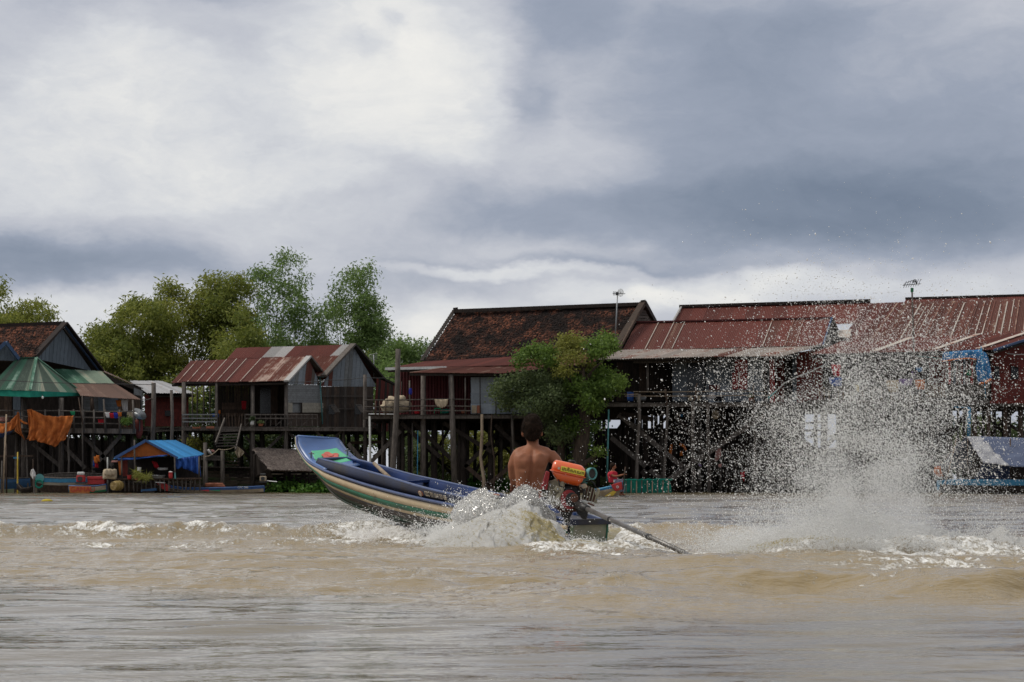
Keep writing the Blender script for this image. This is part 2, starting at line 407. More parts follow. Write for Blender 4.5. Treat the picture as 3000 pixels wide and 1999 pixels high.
def gauss(t, s): return np.exp(-(t/s)**2)
def water_fields(X, Y):
    px, py = px_of(X, Y)
    # rough zone of the wake (between the far smooth water and the calm foreground)
    edge = 1700 + 95*smooth(200, 1500, px) + 20*np.sin(px/240.)
    wake = smooth(1555, 1585, py)*(1-smooth(edge-25, edge+40, py))
    calm = smooth(edge-25, edge+60, py)
    far = 1-smooth(1560, 1590, py)
    h = .085*far*waves(X, Y, .5, 3.0, 14, 22, seed=1) + .06*far*waves(X, Y, .18, .5, 10, 35, seed=2)
    fr = smooth(26, 40, Y); h += fr*(.10+.05*fbm(X*.12, Y*.05, 2, 14))*waves(X, Y, 1.6, 5.0, 14, 9, 92, seed=15)*(1-.5*smooth(90, 130, Y))
    h += wake*(.6+.5*fbm(X*.7, Y*.5, 3, 12))*(.21*waves(X, Y, .35, 1.6, 16, 26, 84, seed=3) + .20*waves(X, Y, .10, .32, 14, 40, seed=4))
    gl = .6+.4*fbm(X*.5, Y*.8, 3, 9)
    h += calm*(.130*gl*waves(X, Y, .40, 1.5, 12, 12, 97, seed=5) + .075*gl*waves(X, Y, .10, .32, 14, 16, 94, seed=6))
    foam = np.zeros_like(X)
    # long breaking wake ridge left of the boat
    n1 = fbm(X*.8, Y*.4, 3, 21); n2 = fbm(X*4, Y*4, 3, 22); n3 = fbm(X*11, Y*9, 3, 23)
    yr = 22.2-.15*np.sin(X*.8)
    mk = (1-smooth(.9, 1.8, X))
    h += mk*(.125+.03*n1)*gauss(Y-yr-.1*n1, .34)*(1+.40*n2+.18*n3)
    foam += mk*gauss(Y-yr+.15, .5)*(.66+.35*n2)
    yr2 = 19.2+.2*np.sin(X*.7+1)
    h += mk*.035*gauss(Y-yr2, .3)*(1+.5*n2); foam += mk*gauss(Y-yr2+.1, .35)*(.50+.35*n2)
    # hill of churned water behind the stern
    mk = smooth(.75, 1.0, X)*(1-smooth(1.8, 2.5, X))
    h += mk*.155*gauss(Y-20.3, .55)*(1+.16*n2+.07*n3); foam += mk*gauss(Y-20.55, .30)*(.75+.3*n2)
    # rooster mound, hollow face turned to the camera
    mk = smooth(1.25, 2.0, X)*(1-smooth(2.9, 3.9, X))
    h += mk*.13*gauss(Y-16.3, .42)*(1+.12*n2+.06*n3)
    foam += mk*gauss(Y-16.75, .45)*1.0 + .22*mk*gauss(Y-15.9, .3)
    # right wake ridges
    mk = smooth(2.7, 3.3, X)
    h += mk*(.10+.02*n1)*gauss(Y-18.6, .4)*(1+.3*n2+.12*n3); foam += mk*gauss(Y-18.8, .7)*(1.15+.3*n2)
    h += mk*.06*gauss(Y-15.7, .35)*(1+.3*n2); foam += mk*gauss(Y-15.6, .5)*(.80+.4*n2)
    mk = smooth(-.2, .2, X)*(1-smooth(1.15, 1.5, X))
    h += mk*.05*gauss(Y-18.1, .5)*(1+.4*n2); foam += mk*gauss(Y-18.1, .75)*(.80+.35*n2)
    mk = smooth(.0, .5, X)*(1-smooth(2.6, 4.2, X)); foam += mk*gauss(Y-16.6+.35*X-.4, .35)*(.45+.5*n2)
    # steep brown swells in front right
    for (cx, cy, L, a, tl) in [(2150, 1738, 480, .040, .02), (2950, 1748, 420, .055, .05), (1950, 1662, 500, .024, 0), (2500, 1650, 300, .022, 0), (1750, 1760, 350, .02, -.03),
                               (1200, 1700, 500, .022, .02), (2400, 1690, 350, .018, 0), (1000, 1660, 420, .02, .01), (500, 1650, 400, .018, -.01)]:
        d0 = WD(cy); x0 = (cx-1500)/F*d0; Lm = L/F*d0
        t = Y-(d0+tl*(X-x0)+.12*vnoise(X*1.5, X*0+cx, 3))
        h += 2.5*a*np.exp(-((X-x0)/Lm)**2)*np.where(t < 0, gauss(t, .22), gauss(t, .7))*(1+.25*n2)
    # bow-wave zone under the hull
    foam += ell(px, py, 1330, 1575, 380, 36)*(.95+.3*n2) + ell(px, py, 1050, 1545, 200, 20)*(.45+.4*n2)
    foam += ell(px, py, 1700, 1600, 260, 22)*(.95+.3*n2) + ell(px, py, 2250, 1625, 330, 26)*(.55+.3*n2)
    foam += ell(px, py, 2750, 1660, 420, 50)*(.50+.45*n2) + ell(px, py, 2450, 1540, 500, 40)*(.35+.4*n2)
    foam += wake*(.20+.36*n2+.25*n1)
    turb = np.clip(wake + gauss(Y-20.5, 1.2)*smooth(.6, 1, X), 0, 1)
    foam = foam*.9
    h = h + .03*np.clip(foam, 0, 1)*(n3*.6+fbm(X*25, Y*16, 2, 31)*.5)
    return h, np.clip(foam, 0, 1.0), turb
def water_mat():
    m, n, b, out = newmat('river_water')
    geo = n.n('ShaderNodeNewGeometry'); pos = geo.outputs['Position']
    fo = n.n('ShaderNodeAttribute', attribute_name='foam').outputs['Fac']
    tu = n.n('ShaderNodeAttribute', attribute_name='turb').outputs['Fac']
    cx = n.vm('MULTIPLY', pos, (1, .55, 1))
    f1 = n.noise(cx, 6.5, 6, .75, 1.6); f2 = n.noise(n.vm('MULTIPLY', pos, (1, .4, 1)), 26.0, 5, .7, 1.0)
    lace = n.m('ADD', n.m('MULTIPLY', f1, .65), n.m('MULTIPLY', f2, .35))
    mask = n.mr(n.m('ADD', fo, n.m('MULTIPLY', n.m('SUBTRACT', lace, .5), 4.2)), .50, 1.15)
    murk = n.mixc(n.noise(pos, .8, 3, .5), (.13, .105, .062, 1), (.17, .137, .082, 1))
    murk = n.mixc(n.m('MULTIPLY', tu, .75), murk, (.28, .205, .100, 1))
    col = n.mixc(mask, murk, n.mixc(n.mr(f2, .35, .6), (.50, .46, .38, 1), (.84, .83, .80, 1)))
    n.set(b.inputs['Base Color'], col)
    sp_ = n.n('ShaderNodeSeparateXYZ'); n.lk(pos, sp_.inputs[0]); dist = n.mr(sp_.outputs[1], 22.0, 60.0)   # ripples finer than the mesh, beyond 25 m
    n.set(b.inputs['Roughness'], n.mixf(mask, n.mixf(dist, n.mixf(tu, .03, .07), .09), .75)); b.inputs['IOR'].default_value = 1.33
    n.set(b.inputs['Specular IOR Level'], n.mixf(mask, .5, .2))
    h1 = n.noise(n.vm('MULTIPLY', pos, (.55, 1.5, 1)), 3.2, 4, .55); h2 = n.noise(n.vm('MULTIPLY', pos, (.7, 1.6, 1)), 11.0, 3, .6)
    hf = n.noise(pos, 30.0, 4, .7)
    hh = n.m('ADD', n.m('MULTIPLY', h1, n.mixf(dist, .012, .05)), n.m('MULTIPLY', h2, n.mixf(tu, .0030, .018)))
    hh = n.m('ADD', hh, n.m('MULTIPLY', n.m('MULTIPLY', hf, mask), .02))
    bp = n.n('ShaderNodeBump'); bp.inputs['Strength'].default_value = .9; bp.inputs['Distance'].default_value = 1.0
    n.lk(hh, bp.inputs['Height']); n.lk(bp.outputs[0], b.inputs['Normal'])
    MATS['river_water'] = m; return m
water_mat()
def grid_mesh(name, X, Y, smoothf=True):
    nr, nc = X.shape
    h, foam, turb = water_fields(X, Y)
    V = np.stack([X, Y, h], -1).reshape(-1, 3)
    i = np.arange(nr*nc).reshape(nr, nc)
    Fc = np.stack([i[:-1, :-1], i[:-1, 1:], i[1:, 1:], i[1:, :-1]], -1).reshape(-1, 4)
    me = fast_mesh(name, V, Fc, [MATS['river_water']], smooth=True)
    for nm, a in (('foam', foam), ('turb', turb)):
        at = me.attributes.new(nm, 'FLOAT', 'POINT'); at.data.foreach_set('value', a.ravel().astype(np.float32))
    return me
ds = np.concatenate([4.2*np.exp(np.arange(0, 780)*.0031), 47.2*np.exp(np.arange(0, 210)*.0052), 141.*np.exp(np.arange(0, 40)*.05), np.array([1500., 2500., 5000.])])
ks = np.concatenate([np.linspace(-1.3, -.24, 45)[:-1], np.linspace(-.24, .24, 470), np.linspace(.24, 1.3, 45)[1:]])
Yg, Kg = np.meshgrid(ds, ks, indexing='ij'); Xg = Kg*Yg
river = link('water', grid_mesh('water', Xg, Yg)); tag(river, 'brown river water with foam and ripples', None, None, 'structure')
ds2 = np.linspace(-40, 4.2, 60); Yg, Xg = np.meshgrid(ds2, np.linspace(-5.46, 5.46, 70), indexing='ij')
def _nz(me): return me
V = np.stack([Xg, Yg, np.zeros_like(Xg)-.004], -1)
i = np.arange(V.shape[0]*V.shape[1]).reshape(V.shape[:2])
me = fast_mesh('water', V.reshape(-1, 3), np.stack([i[:-1, :-1], i[:-1, 1:], i[1:, 1:], i[1:, :-1]], -1).reshape(-1, 4), [MATS['river_water']], smooth=True)
tag(link('water', me, river), None, None, None, None)
# ------------------------------------------------------------------ building pieces
def sheet(parent, q, m, name='roof_sheet', corr=.10, amp=.018, uv0=(0, 0), th=.008, lap=.0, label=None):
    """one corrugated sheet on the quad q = (A,B,C,D): A->B along the eave, A->D up the slope"""
    A, B_, C_, D_ = q
    Wd = (B_-A).length; Ht = (D_-A).length
    nrm = (B_-A).cross(D_-A).normalized()
    k = max(3, min(12, int(round(Wd/corr)))) ; pts = []
    mb = MB(); n = 2*k
    if (nrm.y > 0 and abs(nrm.z) < .5) or nrm.z < -.3: nrm = -nrm
    for i in range(n+1):
        u = i/n; z = amp*(1 if i % 2 else -1)
        pts.append((lerp(A, B_, u)+nrm*(z+lap), lerp(D_, C_, u)+nrm*(z+lap), u))
    for i, (a, d, u) in enumerate(pts): mb.v += [a, d, a-nrm*th, d-nrm*th]
    for i in range(n):
        b = 4*i; u0, u1 = uv0[0]+pts[i][2]*Wd, uv0[0]+pts[i+1][2]*Wd; v0, v1 = uv0[1], uv0[1]+Ht
        mb.face((b, b+4, b+5, b+1), [(u0, v0), (u1, v0), (u1, v1), (u0, v1)])
        mb.face((b+2, b+3, b+7, b+6), [(u0, v0), (u0, v1), (u1, v1), (u1, v0)])
    return mb.build(name, M[m], parent, label=label)
def sheets(parent, A, B, C, D, n, rows=1, m='tin_rust', name='roof_sheet', corr=.10, pick=None, jit=.012, amp=.018, eave_jit=.06):
    for r in range(rows):
        for i in range(n):
            u0, u1 = i/n, (i+1)/n; v0, v1 = r/rows, (r+1)/rows
            q = [bil(A, B, C, D, u0, v0), bil(A, B, C, D, u1, v0), bil(A, B, C, D, u1, v1), bil(A, B, C, D, u0, v1)]
            e = (q[3]-q[0]).normalized()*R.uniform(0, eave_jit); q[0] = q[0]-e; q[1] = q[1]-e*R.uniform(.6, 1.2)
            if r < rows-1: e = (q[3]-q[0]).normalized()*.08; q[2] = q[2]+e; q[3] = q[3]+e
            s = (q[1]-q[0]).normalized()*.04; q[1] = q[1]+s; q[2] = q[2]+s
            mm = pick(i, r) if pick else m
            if mm is None: continue
            sheet(parent, q, mm, name, corr, amp, (R.uniform(0, 40) if 0 else i*(A-B).length/n, r*2.0), lap=.006*((i % 2))+R.uniform(0, jit)+.02*(rows-1-r)*0)
def planks(parent, A, B, C, D, n, m, horizontal=True, name='plank', th=.03, jit=.007, gap=.006, skip=(), pick=None, label=None):
    """A lower left, B lower right, C upper right, D upper left; boards butted with small joints"""
    nrm = (B-A).cross(D-A).normalized()
    if nrm.y > 0: nrm = -nrm
    if not horizontal and name == 'plank' and 2.5 < A.z < 4.5: A = A-Vector((0, 0, .3)); B = B-Vector((0, 0, .3))
    Ht = (D-A).length; Wd = (B-A).length
    if horizontal and n > 2:
        MB().prism([p-nrm*(th+.02) for p in (A, B, C, D)], -nrm*.02).build('gap_backing', M['wood_dark'], parent)  # added backing sheet, blocks sky light showing through the plank joints
    for i in range(n):
        if i in skip: continue
        g = gap/(Ht if horizontal else Wd)
        a, b = i/n+g/2, (i+1)/n-g/2
        if horizontal: q = [bil(A, B, C, D, 0, a), bil(A, B, C, D, 1, a), bil(A, B, C, D, 1, b), bil(A, B, C, D, 0, b)]
        else: q = [bil(A, B, C, D, a, 0), bil(A, B, C, D, b, 0), bil(A, B, C, D, b, 1), bil(A, B, C, D, a, 1)]
        q = [p+nrm*R.uniform(0, jit) if 0 else p for p in q]; o = nrm*R.uniform(0, jit)
        MB().prism([p+o for p in q], -nrm*th, uv=[(0, 0), (Wd, 0), (Wd, 1), (0, 1)]).build(name, M[pick(i) if pick else m], parent, label=label)
def gable(parent, BL, BR, AP, n, m, name='plank', th=.04, horizontal=False, pick=None, jit=.012):
    nrm = (BR-BL).cross(AP-BL).normalized()
    if nrm.y > 0: nrm = -nrm
    e = BR-BL; ua = (AP-BL).dot(e)/e.dot(e); foot = lerp(BL, BR, ua); up = AP-foot
    if horizontal:
        for i in range(n):
            a, b = i/n+.008, (i+1)/n-.008; f = lambda t: (lerp(BL, AP, t), lerp(BR, AP, t))
            (l0, r0), (l1, r1) = f(a), f(min(b, .995)); o = nrm*R.uniform(0, jit)
            MB().prism([p+o for p in (l0, r0, r1, l1)], -nrm*th).build(name, M[m], parent)
        return
    H = lambda u: up*(u/ua if u < ua else (1-u)/(1-ua))
    for i in range(n):
        a, b = i/n+.003, (i+1)/n-.003; o = nrm*R.uniform(0, jit)
        pts = [lerp(BL, BR, a), lerp(BL, BR, b), lerp(BL, BR, b)+H(b)]
        if a < ua < b: pts.append(AP)
        pts.append(lerp(BL, BR, a)+H(a)+Vector((0, 0, .01)))
        MB().prism([p+o for p in pts], -nrm*th, uv=[((p-BL).x, p.z) for p in pts]).build(name, M[pick(i) if pick else m], parent)
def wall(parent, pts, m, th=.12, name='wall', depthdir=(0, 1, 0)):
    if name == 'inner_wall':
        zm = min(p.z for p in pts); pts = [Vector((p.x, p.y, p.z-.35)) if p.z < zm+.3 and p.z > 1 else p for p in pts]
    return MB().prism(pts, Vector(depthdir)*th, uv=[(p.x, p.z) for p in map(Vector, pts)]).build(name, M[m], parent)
def post(parent, x0, y0, x1, y1, d, r=.10, m='wood_grey', name='post', bend=0.0, square=False, n=7):
    """a pole from pixel (x0,y0) to (x1,y1) at depth d; y1 >= 1440 drives it below the water"""
    a = P(x0, y0, d); b = P(x1, y1, d)
    if y1 >= 1438: b.z = -.4
    if square: return MB().beam(a, b, r*1.8, r*1.8).build(name, M[m], parent)
    k = 5 if bend else 2
    pts = []
    for i in range(k):
        t = i/(k-1); p = lerp(a, b, t)
        if 0 < i < k-1: p.x += bend*R.uniform(-1, 1)
        pts.append(p)
    return MB().tube(pts, [r*(1-.18*(1-i/(k-1))) for i in range(k)], n).build(name, M[m], parent, smooth=True)
def bar(parent, x0, y0, x1, y1, d, w=.08, h=None, m='wood_grey', name='rail', d1=None, round_=False):
    a = P(x0, y0, d); b = P(x1, y1, d1 or d)
    if round_:
        k = 4; pts = [lerp(a, b, i/k) for i in range(k+1)]
        for p in pts[1:-1]: p.z += R.uniform(-.03, .03)
        return MB().tube(pts, w/2, 6).build(name, M[m], parent)
    return MB().beam(a, b, h or w, w, up=(0, 0, 1)).build(name, M[m], parent)
def deck(parent, x0, y0, x1, y1, d0, d1, m='wood_grey', th=.10, joists=6):
    """platform: front edge from pixel (x0,y0) to (x1,y1) at depth d0, running back to depth d1"""
    a, b = P(x0, y0, d0), P(x1, y1, d0); n = max(4, int((b-a).length/.25)); mb = MB()
    for i in range(n):
        p, q = lerp(a, b, i/n), lerp(a, b, (i+.93)/n); o = R.uniform(-.10, .06)
        mb.box((p+q)/2+Vector((0, (d1-d0)/2+o, -.02)), ((q-p).length, d1-d0, .035))
    mb.build('deck_board', M[m], parent, kind='stuff')
    MB().beam(a+Vector((0, .06, -.13)), b+Vector((0, .06, -.13)), .10, .17).build('edge_beam', M[m], parent)
    for k in range(1, 4):
        off = Vector((0, (d1-d0)*k/4, -.14)); MB().beam(a+off, b+off, .12, .18).build('joist', M['wood_dark'], parent)
def understructure(parent, x0, x1, ytop, d0, d1, rows, n, m='wood_dark', braces=5, yb=1450, r=(.09, .14)):
    for k in range(rows):
        d = lerp(d0, d1, (k+.5)/rows)
        for i in range(n):
            x = lerp(x0, x1, (i+R.uniform(.1, .9))/n)
            post(parent, x, ytop+2, x+R.uniform(-3, 3), yb, d, R.uniform(*r), m if k else R.choice([m, 'wood_grey']))
    for i in range(braces):
        d = R.uniform(d0, d1); xa = R.uniform(x0, x1-60); s = R.choice([-1, 1]); wd = R.uniform(70, 150)
        xb = min(x1, xa+wd); ya, yb2 = ytop+R.uniform(10, 40), min(1425, ytop+R.uniform(110, 190))
        if s > 0: ya, yb2 = yb2, ya
        bar(parent, xa, ya, xb, yb2, d, .16, .07, m, 'brace')
def tile_roof(parent, A, B, C, D, cols, rows, name='roof_tile', bright=.35, seed=0):
    """overlapping clay tiles on quad A,B (eave) C,D (ridge), joined: too small to pick apart"""
    rs = np.random.RandomState(seed); o = wloc(parent)
    A, B, C, D = [np.array(p-o) for p in (A, B, C, D)]
    nrm = np.cross(B-A, D-A); nrm /= np.linalg.norm(nrm)
    if nrm[2] < 0: nrm = -nrm
    V = []; Fc = []; T = []
    ii, jj = np.meshgrid(np.arange(cols), np.arange(rows)); ii = ii.ravel(); jj = jj.ravel()
    def bl(u, v): u = u[:, None]; v = v[:, None]; return (A*(1-u)+B*u)*(1-v)+(D*(1-u)+C*u)*v
    sh = (jj % 2)*.5
    u0 = np.clip((ii+sh+.04)/(cols+.5), 0, 1); u1 = np.clip((ii+sh+.94)/(cols+.5), 0, 1); um = (u0+u1)/2
    v0 = (jj)/rows + rs.uniform(-.006, .006, len(ii)); v1 = np.clip((jj+1.5)/rows, 0, 1)
    lift = rs.uniform(.05, .10, len(ii))[:, None]; tl = rs.uniform(-.012, .012, len(ii))[:, None]
    p = [bl(u0, v0)+nrm*(lift+tl), bl(um, np.clip(v0-.3/rows, 0, 1))+nrm*lift, bl(u1, v0)+nrm*(lift-tl), bl(u1, v1)+nrm*.01, bl(u0, v1)+nrm*.01,
         bl(u0, v0)+nrm*(lift+tl-.045), bl(um, np.clip(v0-.3/rows, 0, 1))+nrm*(lift-.045), bl(u1, v0)+nrm*(lift-tl-.045)]
    V = np.stack(p, 1).reshape(-1, 3); b = np.arange(len(ii))*8
    quads = np.concatenate([np.stack([b, b+1, b+6, b+5], 1), np.stack([b+1, b+2, b+7, b+6], 1), np.stack([b+4, b+0, b+1, b+1], 1)[:0]])
    tris = np.concatenate([np.stack([b, b+1, b+4], 1), np.stack([b+1, b+3, b+4], 1), np.stack([b+1, b+2, b+3], 1), quads[:, [0, 1, 2]][:, ::-1], quads[:, [0, 2, 3]][:, ::-1]])
    pat = fbm(ii*.16, jj*.22, 3, 40+seed)
    t = np.clip(rs.beta(1.0, 3.2, len(ii))*1.3*np.clip(.55+1.9*pat+bright, 0, 1.6), 0, 1)
    me = fast_mesh(name, V, tris, [M['tile']], tone=np.concatenate([t]*3+[t]*4))
    ob = link(name, me, parent); ob['kind'] = 'stuff'; return ob
def roof_under(parent, A, B, C, D, m='wood_dark', th=.10):
    n = (B-A).cross(D-A).normalized(); n = n if n.z > 0 else -n
    MB().prism([p-n*.06 for p in (A, B, C, D)], -n*th).build('roof_deck', M[m], parent)
def drape(parent, outline_rows, m, name='cloth', folds=6, amp=.10, d=130, sub=10, th=.02):
    """hanging cloth: rows of pixel points (x,y) from top to bottom, equal counts, interpolated, with fold depth"""
    rows = [[P(x, y, d) for x, y in r] for r in outline_rows]; nr, nc = len(rows), len(rows[0])
    NU, NV = (nc-1)*sub, (nr-1)*max(3, sub//2); mb = MB(); ph = R.uniform(0, 6)
    for j in range(NV+1):
        v = j/NV*(nr-1); r = min(int(v), nr-2); fv = v-r
        for i in range(NU+1):
            u = i/NU*(nc-1); c = min(int(u), nc-2); fu = u-c
            p = bil(rows[r][c], rows[r][c+1], rows[r+1][c+1], rows[r+1][c], fu, fv)
            f = math.sin(folds*u/(nc-1)*6.28+ph+1.3*math.sin(2.1*v+ph))*amp*(.35+.65*j/NV) + math.sin(folds*2.3*u/(nc-1)*6.28+v*2+ph)*amp*.35
            mb.v.append(p+Vector((0, f, .25*f*math.cos(v*3+u))))
    for j in range(NV):
        for i in range(NU):
            b = j*(NU+1)+i; mb.face((b, b+NU+1, b+NU+2, b+1))
    return mb, name, m
def cloth_thing(label, cat, rows, m, name='cloth', group=None, **kw):
    mb, nm, m = drape(None, rows, m, name, **kw)
    o = mb.build(name, M[m], None, smooth=True, solid=.015); return tag(o, label, cat, group)
def pot(name, label, cat, x, y, wpx, hpx, d, m, top=1.15, plant=None, group=None, lid=None, n=12):
    """turned vessel standing at pixel (x, y=bottom)"""
    c = P(x, y, d); s = d/F; rw = wpx*s/2; h = hpx*s
    t = thing(name, label, cat, c, group)
    mb = MB(); pr = [(0.72/top, 0), (.9, .08), (1.0, .45), (top*.92, .93), (top, 1.0)]
    rings = [[c+Vector((rw*r*math.cos(6.2832*k/n), rw*r*math.sin(6.2832*k/n), h*z)) for k in range(n)] for r, z in pr]
    inner = [[c+Vector((rw*r*math.cos(6.2832*k/n), rw*r*math.sin(6.2832*k/n), h*z)) for k in range(n)] for r, z in [(top*.9, 1.0), (.8, .25)]]
    mb.loft(rings+inner, cap=True).build('body', M[m], t, smooth=True)
    MB().tube([c+Vector((rw*top*.98*math.cos(6.2832*k/n), rw*top*.98*math.sin(6.2832*k/n), h)) for k in range(n+1)], h*.04, 5).build('rim', M[m], t)
    if lid: MB().ellipsoid(c+Vector((0, 0, h)), (rw*1.05, rw*1.05, h*.18), 10, 6).build('lid', M[lid], t, smooth=True)
    if plant: leaves('foliage', [(c+Vector((0, 0, h*1.5)), (rw*1.4, rw*1.4, h*.8))], 150, .10, .03, plant, parent=t)
    return t
def leaves(name, blobs, count, L, Wd, m, parent=None, droop=.3, clump=0, seed=None, weights=None, kind=None, up=0.0, hollow=.35):
    """small pointed leaves filling ellipsoids: blobs = [(centre, radii[, weight[, tone shift]])]"""
    rs = np.random.RandomState(seed if seed is not None else R.randrange(10**6))
    o = wloc(parent) if parent is not None else Vector((0, 0, 0))
    vol = np.array([(b[1][0]*b[1][1]*b[1][2])**(2/3)*(b[2] if len(b) > 2 else 1) for b in blobs]); pr = vol/vol.sum()
    which = rs.choice(len(blobs), count if not clump else max(1, count//clump), p=pr)
    C = np.array([list(b[0]-o) for b in blobs]); Rr = np.array([b[1] for b in blobs]); sh = np.array([(b[3] if len(b) > 3 else 0.) for b in blobs])
    v = rs.normal(size=(len(which), 3)); v /= np.linalg.norm(v, axis=1)[:, None]
    rad = (hollow+(1-hollow)*rs.rand(len(which)))**.8
    pos = C[which]+v*Rr[which]*rad[:, None]; tn = np.clip(.45+sh[which]+rs.normal(0, .16, len(which)), 0, 1)
    if clump:
        pos = np.repeat(pos, clump, 0); tn = np.repeat(tn, clump)
        pos = pos+rs.normal(0, 1, pos.shape)*np.array([L*1.1, L*1.1, L*.8]); tn = np.clip(tn+rs.normal(0, .12, len(tn)), 0, 1)
    n = len(pos); d = rs.normal(size=(n, 3)); d[:, 2] = d[:, 2]*.6-droop+up; d /= np.linalg.norm(d, axis=1)[:, None]
    s = np.cross(d, rs.normal(size=(n, 3))); s /= np.linalg.norm(s, axis=1)[:, None]
    l = (L*rs.uniform(.6, 1.3, n))[:, None]; ww = (Wd*rs.uniform(.7, 1.3, n))[:, None]
    V = np.stack([pos, pos+d*l*.45+s*ww, pos+d*l, pos+d*l*.45-s*ww], 1).reshape(-1, 3)
    me = fast_mesh(name, V, np.arange(4*n).reshape(n, 4), [M[m]], tone=tn)
    ob = link(name, me, parent)
    if kind: ob['kind'] = kind
    return ob
def remesh(mb, voxel, smooth=6, name='body'):
    me = bpy.data.meshes.new('tmp'); me.from_pydata([tuple(p) for p in mb.v], [], mb.f); me.update()
    bm = bmesh.new(); bm.from_mesh(me); bmesh.ops.recalc_face_normals(bm, faces=bm.faces); bm.to_mesh(me); bm.free()
    ob = bpy.data.objects.new('tmp', me); COL.objects.link(ob)
    m = ob.modifiers.new('r', 'REMESH'); m.mode = 'VOXEL'; m.voxel_size = voxel; m.use_smooth_shade = True
    m2 = ob.modifiers.new('s', 'SMOOTH'); m2.iterations = smooth; m2.factor = .5
    dg = bpy.context.evaluated_depsgraph_get(); ev = ob.evaluated_get(dg)
    out = bpy.data.meshes.new_from_object(ev); out.name = name
    bpy.data.objects.remove(ob); return out
# ------------------------------------------------------------------ river bank behind the stilts
def bank_h(X, Y):
    px = 1500+F*X/Y
    left = (1-smooth(1000, 1180, px)); mid = smooth(1000, 1150, px)*(1-smooth(1900, 2150, px))
    back = smooth(141, 158, Y)
    h = -.8 + left*(smooth(130.5, 133, Y)*1.15 + smooth(133, 150, Y)*.9) + mid*(smooth(136, 141, Y)*.95+back*.2) + (1-left-mid)*(smooth(150, 175, Y)*.85)
    return h + .12*fbm(X*.8, Y*.8, 4, 77)
Yg, Xg = np.meshgrid(np.concatenate([np.linspace(128, 160, 90), np.linspace(162, 400, 30), [900, 2500]]), np.linspace(-110, 110, 380), indexing='ij')
Xg = np.where(Yg > 200, Xg*(Yg/200), Xg)
V = np.stack([Xg, Yg, bank_h(Xg, Yg)], -1)
i = np.arange(V.shape[0]*V.shape[1]).reshape(V.shape[:2])
me = fast_mesh('ground', V.reshape(-1, 3), np.stack([i[:-1, :-1], i[:-1, 1:], i[1:, 1:], i[1:, :-1]], -1).reshape(-1, 4), [M['mud']], smooth=True)
tag(link('ground', me), 'muddy river bank under the stilt houses', None, None, 'structure')
# ------------------------------------------------------------------ bamboo and trees behind
def PE(x, y, rx, ry, d, w=1.0, tn=0.0, dz=None):
    """ellipsoid given by pixel centre and radii at depth d"""
    s = d/F; return (P(x, y, d+R.uniform(-1.5, 1.5)), (rx*s, (dz or min(rx, ry)*s*1.1+.5), ry*s), w, tn)
def bamboo(label, basex, d, culms, blobs, n, m='leaf_bamboo', extra=None, clumps=5, seed=1, L=.33):
    base = P(basex, HZ, d); base.z = .2
    t = thing('bamboo', label, 'bamboo', base, 'bamboo clumps behind the stilt houses')
    for (x0, x1, y1, r) in culms:
        a = P(x0, 1300, d+R.uniform(-1, 1)); a.z = .1; b = P(x1, y1, d+R.uniform(-1, 1)); pts = []
        for i in range(7):
            u = i/6; p = lerp(a, b, u); p.x = a.x+(b.x-a.x)*u**2.0; pts.append(p)
        MB().tube(pts, [r*(1-.8*i/6) for i in range(7)], 5).build('culm', M['culm'], t, smooth=True)
    leaves('foliage', blobs, int(n*.62), L, L*.15, m, t, droop=.75, clump=clumps, seed=seed, hollow=.1)
    return t
def plume(pts, r, d, w=1.0, tn=0.0, k=9):
    """a string of small blobs along a pixel path: feathery drooping branch"""
    out = []
    P2 = [Vector(p) for p in pts]
    for i in range(k):
        u = i/(k-1)*(len(P2)-1); c = min(int(u), len(P2)-2); p = lerp(P2[c], P2[c+1], u-c)
        rr = r*R.uniform(.45, 1.0)*(.85 if d < 168 else 1); out.append(PE(p.x+R.uniform(-.3, .3)*r, p.y+R.uniform(-.3, .3)*r, rr, rr*R.uniform(.8, 1.4), d, w, tn+R.uniform(-.12, .12)))
    return out
D_ = 168
def many(cx, cy, rx, ry, n, r, d, w=1.0, tn=0.0):
    out = []
    for i in range(n):
        a = R.uniform(0, 6.28); q = math.sqrt(R.random())
        out.append(PE(cx+rx*q*math.cos(a), cy+ry*q*math.sin(a), r*R.uniform(.6, 1.2), r*R.uniform(.55, 1.0), d+R.uniform(-3, 3), w, tn+R.uniform(-.28, .25)))
    return out
bamboo('low feathery bamboo clump at the left edge of the grove, beside the blue gable', 330, 166, [(330+k*14, 300+k*22, 960-10*k, .05) for k in range(6)],
       many(320, 1080, 70, 90, 26, 34, 166)+plume([(262, 985), (300, 965), (350, 960)], 20, 166)+plume([(270, 1010), (255, 1060)], 16, 166)+plume([(340, 930), (390, 905), (420, 960)], 24, 166, 1, .05)+many(330, 1000, 60, 45, 12, 26, 166), 26000, 'leaf_bamboo', seed=11)
bamboo('yellow-green bamboo clump with a small pointed crown, left of the rounded clump', 450, 169, [(440+k*14, 420+k*22, 880-8*k, .05) for k in range(6)],
       many(470, 1040, 85, 110, 34, 38, 169, 1, .12)+plume([(455, 905), (490, 850), (515, 842), (545, 900)], 25, 169, 1, .15)+plume([(390, 890), (440, 900)], 20, 169)+many(490, 920, 55, 50, 14, 28, 169, 1, .12), 34000, 'leaf_bamboo', seed=12)
bamboo('broad rounded bamboo clump in the middle of the grove with arching tips', 650, 171, [(600+k*18, 580+k*26, 840-8*(k % 3), .05) for k in range(8)],
       many(650, 1000, 90, 130, 44, 40, 171, 1, .02)+plume([(590, 870), (610, 820), (650, 822)], 24, 171, 1, .1)+plume([(660, 850), (690, 815), (730, 830), (745, 870)], 24, 171)+many(670, 890, 70, 50, 20, 32, 171)+plume([(570, 890), (560, 950)], 22, 171, 1, .15)+many(700, 990, 60, 90, 20, 36, 165, 1, .05), 42000, 'leaf_bamboo', seed=13)
